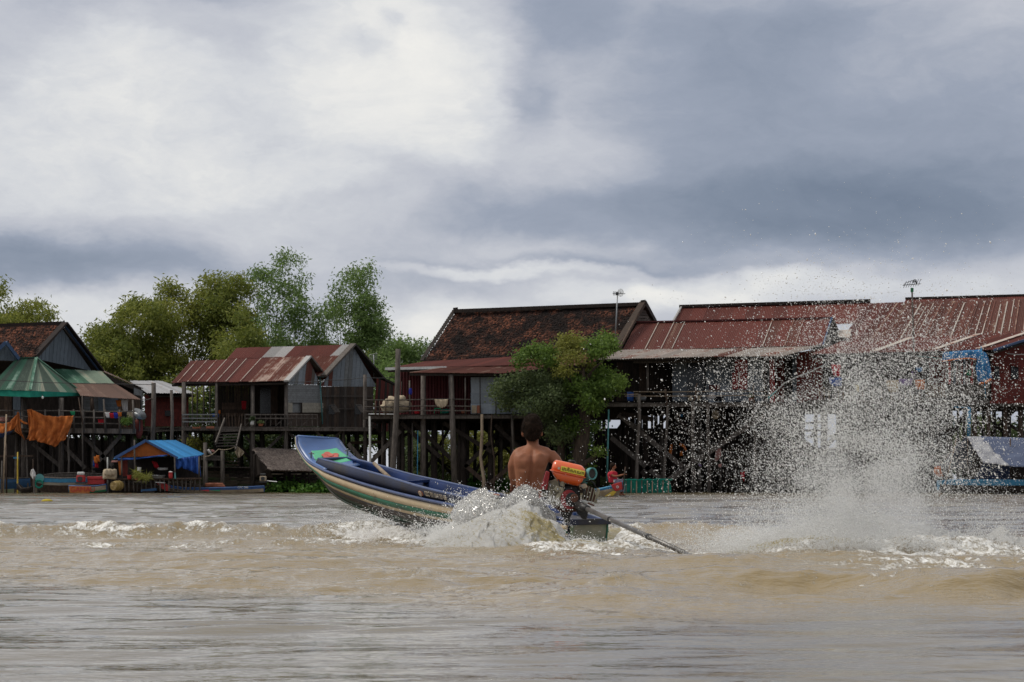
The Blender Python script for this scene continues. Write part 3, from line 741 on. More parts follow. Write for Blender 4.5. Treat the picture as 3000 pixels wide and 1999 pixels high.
bamboo('tallest thin bamboo with a feathery crown bending right over the grove', 810, 167, [(762, 752, 800, .055), (775, 800, 770, .055), (790, 826, 745, .055), (800, 850, 790, .055), (815, 868, 800, .05), (830, 880, 860, .045), (795, 780, 800, .045), (808, 840, 760, .045)],
       plume([(790, 900), (800, 850), (812, 790), (828, 752)], 22, 167, .8)+plume([(828, 752), (860, 755), (880, 765), (885, 800), (890, 825)], 13, 167, .6)+plume([(850, 800), (870, 830), (888, 850)], 9, 167, .5)+plume([(750, 810), (770, 800), (800, 812), (805, 860)], 22, 167, .8)
       +plume([(840, 820), (845, 870), (850, 930)], 24, 167, .9)+plume([(860, 850), (885, 880), (893, 920)], 18, 167, .8)+plume([(765, 850), (770, 930), (765, 1000)], 20, 167, .6)+plume([(870, 920), (878, 980)], 22, 167, .6)+plume([(820, 940), (815, 1010)], 26, 167, .6)+many(820, 1020, 90, 40, 14, 28, 167, .8), 15000, 'leaf_bamboo_fresh', seed=14, L=.30)
bamboo('sparse leaning bamboo with thin leaves between the two tallest crowns', 950, 170, [(935+k*12, 925+k*16, 930-6*k, .045) for k in range(5)],
       plume([(900, 960), (930, 915), (965, 905), (990, 930)], 20, 170, .6)+plume([(920, 980), (950, 950)], 18, 170, .5)+plume([(905, 1010), (960, 1010)], 22, 170, .6)+many(940, 1050, 60, 40, 12, 28, 170)+plume([(990, 880), (975, 960)], 16, 170, .4), 11000, 'leaf_bamboo_fresh', seed=15, L=.30)
bamboo('tall bamboo to the right of the grove, its crown drooping towards the tiled roof', 1020, 166, [(995, 1000, 820, .06), (1003, 1018, 790, .06), (1010, 1030, 800, .055), (1015, 1050, 820, .05), (1000, 985, 870, .045), (1020, 1070, 850, .045), (1024, 1090, 880, .04)],
       plume([(1000, 850), (1015, 805), (1045, 790), (1075, 792), (1088, 820)], 20, 166, .7)+plume([(990, 840), (980, 900), (985, 960)], 15, 166, .4)+plume([(1040, 820), (1060, 860), (1080, 900)], 22, 166, .8)+plume([(1070, 860), (1095, 890), (1110, 930), (1130, 970)], 20, 166, .9)
       +plume([(1040, 900), (1060, 950), (1090, 990)], 28, 166, .9)+plume([(1010, 870), (1010, 950)], 20, 166, .35)+plume([(1060, 930), (1100, 960), (1085, 1000)], 26, 166, .9)+plume([(1030, 980), (1050, 1010)], 24, 166, .8)+plume([(1095, 920), (1120, 985)], 12, 166, .6), 15000, 'leaf_bamboo_fresh', seed=16, L=.30)
bamboo('low round bamboo thicket between the tin gable and the tiled roof', 1180, 172, [(1140+k*18, 1130+k*24, 1030, .05) for k in range(5)],
       many(1180, 1080, 75, 60, 26, 32, 172, 1, -.05)+plume([(1100, 1020), (1150, 1005), (1200, 1010), (1245, 1015)], 18, 172), 22000, 'leaf_bamboo_fresh', seed=17)
bamboo('dark bamboo thicket closing the grove behind the tin-roofed house', 850, 176, [(700+k*60, 700+k*60, 1000, .05) for k in range(5)],
       many(760, 1070, 170, 55, 40, 40, 176, 1, -.1)+many(1000, 1060, 120, 45, 24, 34, 176, 1, -.1), 34000, 'leaf_bamboo', seed=18)
bamboo('light green bamboo tops rising behind the old tiled roof at the far left', 80, 166, [(40+k*20, 30+k*26, 930, .05) for k in range(4)],
       plume([(10, 930), (50, 905), (90, 890), (120, 905), (145, 925)], 20, 166, .9, .1)+plume([(-20, 870), (5, 850), (-5, 900)], 12, 166, .5)+many(70, 950, 75, 25, 14, 26, 166, 1, .1)+plume([(0, 820), (-12, 860)], 8, 166, .4), 10000, 'leaf_bamboo', seed=19)
# shrubs seen between the stilts
def shrub(label, x, y, rx, ry, d, n, m='leaf_dark', seed=3, L=.22, k=12, group='shrubs growing under and behind the stilts', tn=0):
    b = P(x, HZ, d); b.z = .1; t = thing('shrub', label, 'shrub', b, group)
    for j in range(4):
        a = Vector((b.x+R.uniform(-.3, .3), d, 0)); e = P(x+R.uniform(-.6, .6)*rx, y, d)
        MB().tube([a, lerp(a, e, .5)+Vector((R.uniform(-.2, .2), 0, 0)), e], [.04, .03, .012], 5).build('stem', M['bark'], t)
    leaves('foliage', many(x, y, rx, ry, k, min(rx, ry)*.45, d, 1, tn), n, L, L*.25, m, t, droop=.2, clump=4, seed=seed, hollow=.1)
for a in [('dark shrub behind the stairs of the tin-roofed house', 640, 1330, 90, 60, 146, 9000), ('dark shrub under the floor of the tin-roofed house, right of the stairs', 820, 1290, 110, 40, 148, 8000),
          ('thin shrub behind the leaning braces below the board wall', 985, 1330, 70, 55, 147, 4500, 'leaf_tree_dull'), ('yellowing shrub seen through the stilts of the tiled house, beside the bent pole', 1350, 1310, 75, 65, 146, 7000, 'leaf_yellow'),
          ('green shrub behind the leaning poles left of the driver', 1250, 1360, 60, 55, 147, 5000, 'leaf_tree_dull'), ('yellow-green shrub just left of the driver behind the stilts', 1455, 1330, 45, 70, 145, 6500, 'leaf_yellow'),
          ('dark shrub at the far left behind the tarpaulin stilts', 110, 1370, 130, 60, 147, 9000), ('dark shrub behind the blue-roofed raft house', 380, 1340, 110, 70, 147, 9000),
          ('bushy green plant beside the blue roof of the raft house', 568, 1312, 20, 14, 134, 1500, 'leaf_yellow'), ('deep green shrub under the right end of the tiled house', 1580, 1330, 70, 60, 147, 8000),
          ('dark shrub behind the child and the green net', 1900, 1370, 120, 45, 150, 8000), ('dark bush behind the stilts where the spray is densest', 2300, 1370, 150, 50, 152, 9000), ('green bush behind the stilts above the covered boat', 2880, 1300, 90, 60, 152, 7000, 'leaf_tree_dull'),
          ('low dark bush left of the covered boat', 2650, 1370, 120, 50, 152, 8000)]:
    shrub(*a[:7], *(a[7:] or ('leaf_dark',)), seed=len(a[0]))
# floating weeds along the bank
def weed(label, x0, x1, y0, y1, d0, d1, n, m='leaf_weed', seed=5, L=.20):
    bl = []
    for i in range(26):
        d = R.uniform(d0, d1); x = R.uniform(x0, x1); c = P(x, HZ, d); c.z = R.uniform(.02, .25)+.25*(d-d0)/(d1-d0)
        bl.append((c, (R.uniform(.4, 1.0), R.uniform(.4, .8), R.uniform(.15, .3)), 1, R.uniform(-.2, .3)))
    o = leaves('water_weed', bl, n, L, L*.38, m, None, droop=-.5, clump=3, seed=seed, kind='stuff', hollow=.2); return tag(o, label, 'water weed')
weed('bright green floating weed left of the painted bow', 785, 960, 0, 0, 128, 137, 9000, seed=31)
weed('green weed mat under the tiled house between bow and driver', 1330, 1520, 0, 0, 131, 140, 9000, seed=32)
weed('dark weeds at the foot of the stilts right of the driver', 1560, 1830, 0, 0, 134, 142, 7000, 'leaf_tree_dull', seed=33)

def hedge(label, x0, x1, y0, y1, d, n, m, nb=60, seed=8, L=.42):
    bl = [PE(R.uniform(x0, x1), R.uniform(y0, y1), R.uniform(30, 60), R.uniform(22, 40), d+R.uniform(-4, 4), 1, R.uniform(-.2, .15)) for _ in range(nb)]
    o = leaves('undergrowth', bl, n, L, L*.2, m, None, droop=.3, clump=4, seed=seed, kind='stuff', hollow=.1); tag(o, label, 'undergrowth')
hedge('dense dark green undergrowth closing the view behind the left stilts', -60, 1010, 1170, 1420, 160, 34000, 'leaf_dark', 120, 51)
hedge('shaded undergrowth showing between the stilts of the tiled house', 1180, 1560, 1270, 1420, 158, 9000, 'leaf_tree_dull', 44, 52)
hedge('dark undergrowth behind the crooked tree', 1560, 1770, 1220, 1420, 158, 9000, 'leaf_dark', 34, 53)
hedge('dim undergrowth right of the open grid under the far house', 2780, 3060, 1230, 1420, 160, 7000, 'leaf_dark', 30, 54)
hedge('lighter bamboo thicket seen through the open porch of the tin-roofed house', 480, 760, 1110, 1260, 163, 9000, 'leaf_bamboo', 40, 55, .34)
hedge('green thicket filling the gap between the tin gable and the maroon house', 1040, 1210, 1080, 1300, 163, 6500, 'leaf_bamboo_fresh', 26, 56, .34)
# ------------------------------------------------------------------ blue gabled tile house, far left
flat('wood_navy', (.045, .085, .17), rough=.8)
H = thing('stilt_house', 'blue-gabled house with mottled clay tile roof, its orange tarpaulin hung on the veranda rail', 'house', P(150, HZ, 134))
tile_roof(H, P(-60, 1052, 131), P(104, 1048, 131), P(184, 952, 134.5), P(-60, 960, 134.5), 44, 20, bright=.55, seed=1)
roof_under(H, P(-60, 1054, 131), P(104, 1050, 131), P(184, 955, 134.4), P(-60, 963, 134.4))
tile_roof(H, P(296, 1092, 139.5), P(-60, 1092, 139.5), P(-60, 960, 134.7), P(184, 952, 134.7), 60, 20, seed=2)
roof_under(H, P(297, 1093, 139.5), P(-60, 1093, 139.5), P(-60, 961, 134.7), P(184, 953, 134.7))
bar(H, -60, 957, 186, 948, 134.5, .22, .3, 'tile', 'ridge_cap')
MB().prism([P(176, 951, 134.2), P(191, 953, 134.2), P(187, 938, 134.2), P(183, 945, 134.2), P(178, 943, 134.2)], (0, .2, 0)).build('finial', M['wood_dark'], H)
gable(H, P(98, 1050, 131.6), P(268, 1087, 138.5), P(181, 962, 134.6), 16, 'wood_blue', )
for a, b in (((188, 950, 134.3), (96, 1048, 131.3)), ((188, 950, 134.3), (294, 1090, 139.3))):
    MB().beam(P(*a), P(*b), .10, .20).build('bargeboard', M['wood_navy'], H)
    MB().beam(P(a[0]+2, a[1]-4, a[2]-.1), P(b[0]+3, b[1]-4, b[2]-.1), .35, .10).build('verge_tiles', M['tile'], H)
# lean-to profile falling to the right
MB().prism([P(292, 1086, 138.5), P(300, 1092, 138.5), P(440, 1152, 138.5), P(392, 1142, 138.5), P(296, 1106, 138.5)], (0, .25, 0)).build('lean_to_edge', M['wood_dark'], H)
sheets(H, P(300, 1089, 138.6), P(446, 1150, 138.6), P(430, 1146, 146), P(300, 1084, 146), 5, 1, 'tin_brown', 'roof_sheet')
wall(H, [P(60, 1180, 140.2), P(330, 1180, 140.2), P(300, 1094, 140.2), P(100, 1050, 140.2)], 'wood_dark', name='back_wall')
wall(H, [P(-60, 1440, 141), P(430, 1440, 141), P(430, 1300, 141), P(-60, 1262, 141)], 'wood_dark', name='shade_backing')  # added dark sheet behind the stilts, under-floor shade put into its colour
wall(H, [P(240, 1262, 137.5), P(412, 1262, 137.5), P(412, 1160, 137.5), P(240, 1130, 137.5)], 'wood_dark', name='back_wall')
wall(H, [P(332, 1110, 139), P(392, 1138, 139), P(392, 1178, 139), P(332, 1170, 139)], 'wood_dark', name='side_wall')
planks(H, P(392, 1210, 138), P(418, 1210, 138), P(418, 1146, 138), P(392, 1136, 138), 4, 'grey_plank', False)
# small second gable at the picture edge
gable(H, P(-30, 1055, 129.6), P(52, 1058, 130.6), P(14, 1010, 130), 8, 'wood_blue')
MB().beam(P(17, 1003, 129.6), P(55, 1052, 130.4), .10, .20).build('bargeboard', M['wood_navy'], H)
MB().beam(P(17, 1003, 129.6), P(-30, 1048, 129.4), .10, .20).build('bargeboard', M['wood_navy'], H)
tile_roof(H, P(-60, 1060, 128.8), P(0, 1020, 129.6), P(17, 1001, 130), P(-60, 1001, 130), 10, 8, bright=.3, seed=3)
# green pavilion roof: hipped, alternate strips
apex, apexl = P(107, 1050, 130.6), P(46, 1053, 130.6)
c0, c1, c2 = P(-40, 1141, 127.2), P(89, 1145, 126.4), P(241, 1152, 130.2)
G3 = ['tin_green', 'tin_green_pale', 'tin_green_dark']
sheets(H, c0, c1, apex, apexl, 7, 1, 'tin_green', pick=lambda i, r: ['tin_green', 'tin_green_dark', 'tin_green', 'tin_green', 'tin_green_dark', 'tin_green_dark', 'tin_green_pale'][i])
def hip(A, B, T, n, seq):
    for i in range(n):
        a, b = lerp(A, B, i/n), lerp(A, B, (i+1)/n); t = T
        q = [a, b, lerp(T, b, .04), lerp(T, a, .04)]
        sheet(H, q, seq[i % len(seq)], 'roof_sheet', .14, .012)
hip(c1, c2, apex, 7, ['tin_green_pale', 'tin_green_pale', 'tin_green_dark', 'tin_green_dark', 'tin_green_pale', 'tin_green', 'tin_green_dark'])
hip(c2, P(242, 1149, 134.5), apex, 2, ['tin_green'])
for a, b in ((apex, c1), (apex, c2), (apexl, apex)): MB().beam(a+Vector((0, -.02, .05)), b+Vector((0, -.02, .05)), .16, .05).build('hip_cap', M['tin_green'], H)
fl = lambda p, y: Vector((p.x, p.y, P(0, y, p.y).z))
MB().prism([c0, c1, fl(c1, 1164), fl(c0, 1159)], (0, .03, 0)).build('fascia', M['teal_cloth'], H)
MB().prism([c1, c2, fl(c2, 1160), fl(c1, 1164)], (0, .03, 0)).build('fascia', M['teal_cloth'], H)
sheets(H, P(211, 1123, 131.2), P(334, 1124, 131.2), P(296, 1088, 133.8), P(160, 1081, 133.8), 7, 1, 'tin_green', pick=lambda i, r: 'tin_green' if i < 3 else 'tin_green_pale')
sheets(H, P(237, 1160, 128.6), P(411, 1171, 128.6), P(335, 1124, 131.2), P(211, 1124, 131.2), 9, 1, 'tin_brown')
# walls and veranda
planks(H, P(244, 1205, 133.2), P(288, 1205, 133.2), P(288, 1163, 133.2), P(244, 1163, 133.2), 6, 'grey_plank', True)
planks(H, P(288, 1205, 133.1), P(306, 1205, 133.1), P(306, 1163, 133.1), P(288, 1163, 133.1), 3, 'wood_blue', False)
planks(H, P(306, 1205, 133.2), P(346, 1205, 133.2), P(346, 1166, 133.2), P(306, 1166, 133.2), 6, 'wood_blue', True)
planks(H, P(346, 1250, 135), P(410, 1250, 135), P(410, 1166, 135), P(346, 1166, 135), 6, 'wood_brown', False)
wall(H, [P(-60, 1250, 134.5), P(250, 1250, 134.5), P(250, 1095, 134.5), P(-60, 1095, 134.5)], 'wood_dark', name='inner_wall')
planks(H, P(-10, 1250, 134.2), P(34, 1250, 134.2), P(34, 1150, 134.2), P(-10, 1150, 134.2), 4, 'wood_brown', False)
planks(H, P(38, 1250, 134.2), P(60, 1250, 134.2), P(60, 1150, 134.2), P(38, 1150, 134.2), 2, 'wood_blue', False, name='door_board')
deck(H, -60, 1254, 398, 1257, 127.8, 137)
bar(H, 200, 1262, 398, 1264, 127.6, .26, .06, 'wood_grey', 'edge_board')
for y0, y1 in ((1203, 1206), (1221, 1224), (1239, 1243)): bar(H, -40, y0, 396, y1, 127.6, .085, m='wood_grey', name='rail', round_=True)
for x in (40, 132, 173, 216, 244, 275, 308, 350, 391): post(H, x, 1200, x+1, 1268, 127.5, .055, 'wood_grey', 'baluster')
for x, r, y in ((70, .17, 1168), (179, .16, 1166)): post(H, x, y, x, 1450, 128.4, r, 'wood_grey')
for x, r in ((274, .12), (329, .10)): post(H, x, 1265, x, 1450, 128.8, r, 'wood_grey')
post(H, 241, 1160, 243, 1445, 127.4, .045, 'wood_grey'); post(H, 268, 1165, 271, 1205, 128.7, .12, 'wood_brown'); post(H, 304, 1170, 309, 1265, 128, .06, 'wood_grey'); post(H, 389, 1172, 394, 1265, 128, .06, 'wood_grey')
post(H, 205, 1240, 197, 1442, 127.2, .06, 'wood_grey', bend=.08); post(H, 230, 1165, 243, 1245, 127.3, .035, 'wood_brown'); post(H, 76, 1290, 84, 1445, 127.9, .05, 'wood_grey', bend=.05)
for a in ((95, 1300, 176, 1366), (180, 1300, 250, 1372), (240, 1275, 330, 1365), (355, 1275, 290, 1350)): bar(H, *a, 128.6, .20, .08, 'wood_grey', 'brace')
understructure(H, -40, 400, 1262, 129.5, 138, 3, 7, braces=4)
planks(H, P(-20, 1440, 136), P(240, 1440, 136), P(240, 1352, 136), P(-20, 1352, 136), 18, 'wood_dark', False, name='plank')
t = thing('light_bulb', 'small white bulb hanging under the green pavilion eave', 'bulb', P(125, 1162, 126.9))
MB().tube([P(125, 1156, 126.9), P(125, 1161, 126.9)], .015, 5).build('cord', M['cable'], t); MB().ellipsoid(P(125, 1165, 126.9), (.06, .06, .085), 8, 6).build('bulb', M['white_paint'], t, smooth=True)
# TV dish
t = thing('satellite_dish', 'grey satellite dish facing up at the end of the veranda rail', 'satellite dish', P(408, 1222, 128))
c = P(408, 1213, 128); ax = Vector((.5, -.5, .65)).normalized(); u = ax.cross(Vector((0, 0, 1))).normalized(); v = ax.cross(u)
rings = [[c+ax*(k*k*.16-.16)+(u*math.cos(a*.5236)+v*math.sin(a*.5236))*(.42*k) for a in range(12)] for k in (.05, .35, .7, 1.0)]
MB().loft(rings, cap=True).build('dish', M['metal_grey'], t, smooth=True, solid=.02)
MB().tube([c-ax*.16, c-ax*.3, P(409, 1225, 128), P(409, 1262, 128)], .035, 6).build('arm', M['dark_metal'], t)
MB().tube([c, c+ax*.4], .015, 5).build('feed_horn', M['pale_pipe'], t)
# barrel under dish
t = thing('water_jar', 'tall rusty brown water jar below the satellite dish', 'jar', P(407, 1290, 128.3))
MB().loft([[P(407, y, 128.3)+Vector((r*math.cos(a*.5236), r*math.sin(a*.5236), 0)) for a in range(12)] for y, r in ((1285, .12), (1268, .2), (1250, .23), (1236, .22), (1228, .15))]).build('body', M['wood_red'], t, smooth=True)
MB().tube([P(407, 1228, 128.3), P(407, 1224, 128.3)], .17, 12).build('rim', M['metal_grey'], t)
# washing
def garment(kind, label, x0, x1, y0, y1, d, m, g='washing on the left veranda rail'):
    w_ = (x1-x0); yy = y1-y0; rows = [[(x0-2, y0), (x0+w_*.5, y0+1), (x1+1, y0)], [(x0, y0+yy*.5), (x0+w_*.5, y0+yy*.5), (x1, y0+yy*.5)], [(x0+w_*.2, y1-2), (x0+w_*.5, y1), (x1, y1-1)]]
    return cloth_thing(label, kind, rows, m, 'garment', g, folds=2, amp=.03, d=d, sub=6)
garment('shirt', 'white shirt, first of the washing on the veranda rail', 309, 321, 1208, 1224, 127.3, 'white_cloth'); garment('shirt', 'red shirt drying beside the white one on the rail', 321, 333, 1210, 1226, 127.3, 'red_cloth')
garment('shirt', 'deep blue shirt drying between red and orange cloths', 334, 345, 1209, 1227, 127.3, 'blue_cloth'); garment('shirt', 'orange cloth drying between blue and black garments', 346, 356, 1208, 1221, 127.3, 'orange_cloth')
garment('shirt', 'black garment drying at the right end of the washing', 357, 371, 1207, 1226, 127.3, 'black_cloth'); garment('cloth', 'pale cloth hanging behind the washing near the veranda corner', 372, 392, 1206, 1226, 128.6, 'canvas_cream')
garment('cloth', 'brown cloth hanging under the brown roof beside patterned sheet', 341, 354, 1172, 1192, 129.4, 'tin_brown' if 0 else 'orange_cloth'); garment('sheet', 'patterned pale sheet hanging in the veranda doorway', 357, 374, 1170, 1206, 129.4, 'white_cloth')
garment('bag', 'bright green bag tied on top of the veranda rail', 207, 219, 1205, 1217, 127.2, 'green_cloth')
pot('bucket', 'dark red bucket on the veranda deck behind the rail', 'bucket', 297, 1244, 18, 14, 129, 'red_cloth')
pot('plant_pot', 'leafy plant in a pot at the right end of the left veranda', 'potted plant', 373, 1251, 20, 12, 128.4, 'terracotta', plant='leaf_tree_dull')
t = thing('shrub', 'bushy potted greenery hanging over the left veranda rail', 'plant', P(372, 1250, 127.4)); leaves('foliage', [PE(372, 1234, 18, 14, 127.4)], 500, .14, .03, 'leaf_tree', t, up=.4); MB().tube([P(372, 1252, 127.4), P(372, 1236, 127.4)], .03, 5).build('stem', M['bark'], t)
pot('basin', 'pale basin standing behind the rail at the far left', 'basin', 12, 1236, 26, 12, 128.6, 'pink_cloth')
# tarpaulins
cloth_thing('big orange tarpaulin slung from the rail with sagging folds', 'tarpaulin', [[(79, 1200), (92, 1199), (130, 1218), (170, 1221), (215, 1218)], [(82, 1222), (100, 1232), (135, 1240), (172, 1240), (211, 1238)],
    [(84, 1250), (104, 1258), (138, 1262), (172, 1262), (205, 1252)], [(84, 1272), (104, 1280), (138, 1283), (170, 1280), (200, 1266)], [(76, 1288), (100, 1291), (128, 1298), (160, 1309), (190, 1288)]], 'tarp_orange', 'tarpaulin', 'orange tarpaulins on the veranda', folds=4, amp=.15, d=126.8, sub=12)
cloth_thing('narrow orange tarpaulin loop knotted to the rail post', 'tarpaulin', [[(51, 1208), (54, 1207), (57, 1212)], [(46, 1240), (53, 1240), (60, 1245)], [(44, 1262), (53, 1262), (64, 1270)], [(62, 1276), (68, 1284), (74, 1290)]], 'tarp_orange_dull', 'tarpaulin', 'orange tarpaulins on the veranda', folds=2, amp=.08, d=126.8, sub=6)
cloth_thing('orange tarpaulin strip trailing out of the picture at far left', 'tarpaulin', [[(-30, 1240), (10, 1242), (30, 1236), (52, 1210)], [(-30, 1255), (10, 1254), (34, 1248), (52, 1232)], [(-30, 1268), (8, 1269), (32, 1262), (48, 1250)]], 'tarp_orange', 'tarpaulin', 'orange tarpaulins on the veranda', folds=3, amp=.10, d=126.9, sub=8)
cloth_thing('thin orange strip of tarpaulin stretched along the rail', 'tarpaulin', [[(57, 1226), (68, 1234), (81, 1240)], [(58, 1234), (68, 1241), (81, 1244)]], 'tarp_orange', 'tarpaulin', 'orange tarpaulins on the veranda', folds=2, amp=.04, d=126.8, sub=6)
cloth_thing('dark navy tarpaulin hanging behind the orange strip', 'tarpaulin', [[(-30, 1268), (10, 1268), (40, 1262)], [(-30, 1286), (5, 1284), (30, 1272)]], 'tarp_navy', 'tarpaulin', folds=2, amp=.05, d=127.3, sub=6)
t = thing('pole', 'long pale bamboo pole standing in front of the orange tarpaulin', 'pole', P(6, HZ, 126)); post(t, 19, 1214, 8, 1442, 126.0, .05, 'wood_pale', 'shaft'); post(t, 6, 1350, 4, 1444, 125.9, .05, 'wood_grey', 'stake')
# ------------------------------------------------------------------ small dark red house with a grey roof
H = thing('stilt_house', 'small dark red house with flat grey tin roof between the gabled houses', 'house', P(490, HZ, 138))
sheets(H, P(432, 1152, 137.0), P(574, 1153, 137.0), P(474, 1117, 141.5), P(380, 1116, 141.5), 9, 1, 'tin_roof_grey')
roof_under(H, P(440, 1156, 137.2), P(570, 1156, 137.2), P(474, 1122, 141.4), P(384, 1122, 141.4))
planks(H, P(424, 1250, 137.8), P(552, 1250, 137.8), P(552, 1157, 137.8), P(424, 1157, 137.8), 9, 'wood_red', True, pick=lambda i: 'wood_red')
MB().prism([P(483, 1203, 137.65), P(499, 1203, 137.65), P(499, 1219, 137.65), P(483, 1219, 137.65)], (0, .1, 0)).build('window', M['glass_dark'], H)
wall(H, [P(424, 1250, 138), P(552, 1250, 138), P(552, 1157, 138), P(424, 1157, 138)], 'wood_red')
deck(H, 412, 1252, 552, 1252, 137.3, 142); bar(H, 410, 1266, 530, 1262, 137, .06, m='wood_grey', round_=True)
understructure(H, 415, 545, 1262, 137.5, 142, 3, 4, braces=3)
def lone_post(label, x0, y0, x1, y1, d, r, bend=.06, m='wood_grey', cat='post', bar_=None):
    t = thing('mooring_post', label, cat, P(x1, HZ, d)); post(t, x0, y0, x1, y1, d, r, m, 'shaft', bend=bend)
    if bar_: bar(t, *bar_, d-.1, .06, m='wood_grey', name='crossbar', round_=True)
    return t
lone_post('tall grey post with a crossbar in front of the dark red house, left', 450, 1122, 444, 1450, 128.5, .15, bar_=(412, 1171, 452, 1169))
lone_post('thinner crooked grey post in front of the dark red house, right', 502, 1143, 508, 1450, 128.3, .10)
# ------------------------------------------------------------------ twin tin-roofed house, centre left
H = thing('stilt_house', 'weathered twin-gabled house with red rusted tin roofs and open porch', 'house', P(760, HZ, 135))
# rear roof
rA, rB, rC, rD = P(640, 1072, 136.5), P(948, 1101, 135.5), P(1035, 1010, 139), P(693, 1020, 139)
for (u0, u1, n) in ((0, 1, 12),):
    A_, B_ = P(634, 1075, 136.5), P(946, 1103, 135.5)
    sheets(H, A_, B_, P(1001, 1042, 137.6), P(666, 1050, 137.7), 12, 1, pick=lambda i, r: 'tin_rust_even' if i < 4 else ('tin_rust_streaked' if i < 7 or i > 8 else 'tin_rust'))
    sheets(H, P(665, 1051, 137.65), P(999, 1043, 137.6), P(1035, 1010, 139), P(693, 1020, 139), 10, 1, pick=lambda i, r: ['tin_rust_even', 'tin_rust_even', 'tin_rust_even', 'tin_bare', 'tin_bare', 'tin_rust_even', 'tin_rust_even', 'tin_rust', 'tin_rust', 'tin_bare'][i])
sheets(H, P(1119, 1112, 143), P(760, 1112, 143), P(693, 1020, 139.1), P(1035, 1010, 139.1), 10, 1, 'tin_rust_even')
sheets(H, P(1160, 1130, 144), P(1000, 1112, 144), P(1040, 1060, 141), P(1112, 1106, 142.6), 4, 1, 'tin_brown')
gable(H, P(938, 1132, 136.2), P(1104, 1134, 142), P(1034, 1014, 139), 15, 'tin_grey_wall', pick=lambda i: R.choice(['tin_grey_wall', 'tin_grey_wall', 'grey_plank']) if i > 2 else ['tin_rust', 'tin_grey_wall', 'tin_rust_streaked'][i], name='wall_sheet')
for a, b in (((1035, 1009, 138.8), (948, 1102, 135.2)), ((1035, 1009, 138.8), (1122, 1112, 142.6))): MB().beam(P(*a), P(*b), .35, .12).build('verge_board', M['wood_grey' if b[0] < 1000 else 'wood_dark'], H)
MB().beam(P(1122, 1111, 142.6), P(1160, 1130, 143.6), .3, .12).build('verge_board', M['wood_dark'], H)
planks(H, P(1092, 1250, 141.8), P(1158, 1250, 143.4), P(1158, 1131, 143.4), P(1104, 1108, 141.8), 9, 'wood_brown', False, pick=lambda i: R.choice(['wood_brown', 'wood_red', 'wood_dark']))
planks(H, P(941, 1249, 136.4), P(1094, 1249, 141.4), P(1094, 1133, 141.4), P(941, 1133, 136.4), 21, 'wood_brown', False, pick=lambda i: R.choice(['wood_brown', 'wood_grey', 'wood_dark', 'wood_brown']))
for y in (1161, 1198): bar(H, 941, y, 1092, y, 136.2, .05, m='wood_grey', name='batten', d1=141.1)
for x0, x1, d in ((964, 994, 137), (1041, 1068, 139.6)):
    f = MB().prism([P(x0, 1187, d-.1), P(x0+17, 1187, d-.1), P(x1+2, 1208, d-1.0), P(x0+16, 1209, d-1.0)], (0, .04, .05)).build('window_flap', M['wood_grey'], H)
    MB().prism([P(x0-1, 1187, d-.25), P(x0+17, 1187, d-.25), P(x0+17, 1214, d-.25), P(x0-1, 1214, d-.25)], (0, .08, 0)).build('window', M['glass_dark'], H)
# front roof
sheets(H, P(501, 1122, 131.2), P(840, 1116, 130.4), P(905, 1046, 133.6), P(558, 1058, 134.2), 12, 1, pick=lambda i, r: 'tin_rust_even' if i < 8 else ('tin_rust_streaked' if i < 11 else 'tin_rust_streaked'))
for i in (0, 1, 2, 3, 4, 5.0, 6.5):
    u = (i+.7)/12; MB().beam(lerp(P(501, 1122, 131.1), P(840, 1116, 130.3), u)+Vector((0, 0, .04)), lerp(P(558, 1058, 134.2), P(905, 1046, 133.6), u)+Vector((0, 0, .04)), .035, .012).build('roof_seam', M['tin_awning'], H)
roof_under(H, P(503, 1125, 131.3), P(838, 1119, 130.5), P(905, 1050, 133.6), P(558, 1062, 134.2))
sheets(H, P(947, 1101, 137), P(640, 1101, 137), P(558, 1058, 134.3), P(905, 1046, 133.7), 8, 1, 'tin_rust_even')
gable(H, P(843, 1127, 131.0), P(938, 1127, 136.2), P(904, 1050, 133.7), 10, 'tin_grey_wall', pick=lambda i: ['tin_grey_wall', 'tin_grey_wall', 'grey_plank', 'tin_light_grey', 'tin_grey_wall', 'tin_rust_streaked', 'tin_rust', 'wood_grey', 'tin_grey_wall', 'wood_grey'][i], name='wall_sheet')
MB().beam(P(905, 1045, 133.5), P(839, 1117, 130.3), .3, .10).build('verge_board', M['tin_bare'], H); MB().beam(P(905, 1045, 133.5), P(949, 1101, 136.8), .3, .12).build('verge_board', M['wood_grey'], H)
planks(H, P(841, 1180, 131.0), P(939, 1181, 136.2), P(939, 1128, 136.2), P(841, 1128, 131.0), 8, 'grey_plank', True)
planks(H, P(841, 1209, 131.0), P(857, 1209, 131.9), P(857, 1180, 131.9), P(841, 1180, 131.0), 3, 'cream_plank', True)
planks(H, P(884, 1209, 133.2), P(951, 1209, 136.8), P(951, 1181, 136.8), P(884, 1180, 133.2), 3, 'cream_plank', True)
MB().prism([P(857, 1209, 132.1), P(884, 1209, 133.4), P(884, 1180, 133.4), P(857, 1180, 132.1)], (0, .1, 0)).build('window', M['grey_plank'], H); MB().beam(P(883, 1209, 133.0), P(883, 1180, 133.0), .1, .12).build('window_frame', M['wood_dark'], H)
MB().prism([P(841, 1250, 131.3), P(939, 1250, 136.4), P(939, 1209, 136.4), P(841, 1209, 131.3)], (0, .1, 0), uv=[(0, 0), (4, 0), (4, 2), (0, 2)]).build('wall', M['wood_brown'], H)
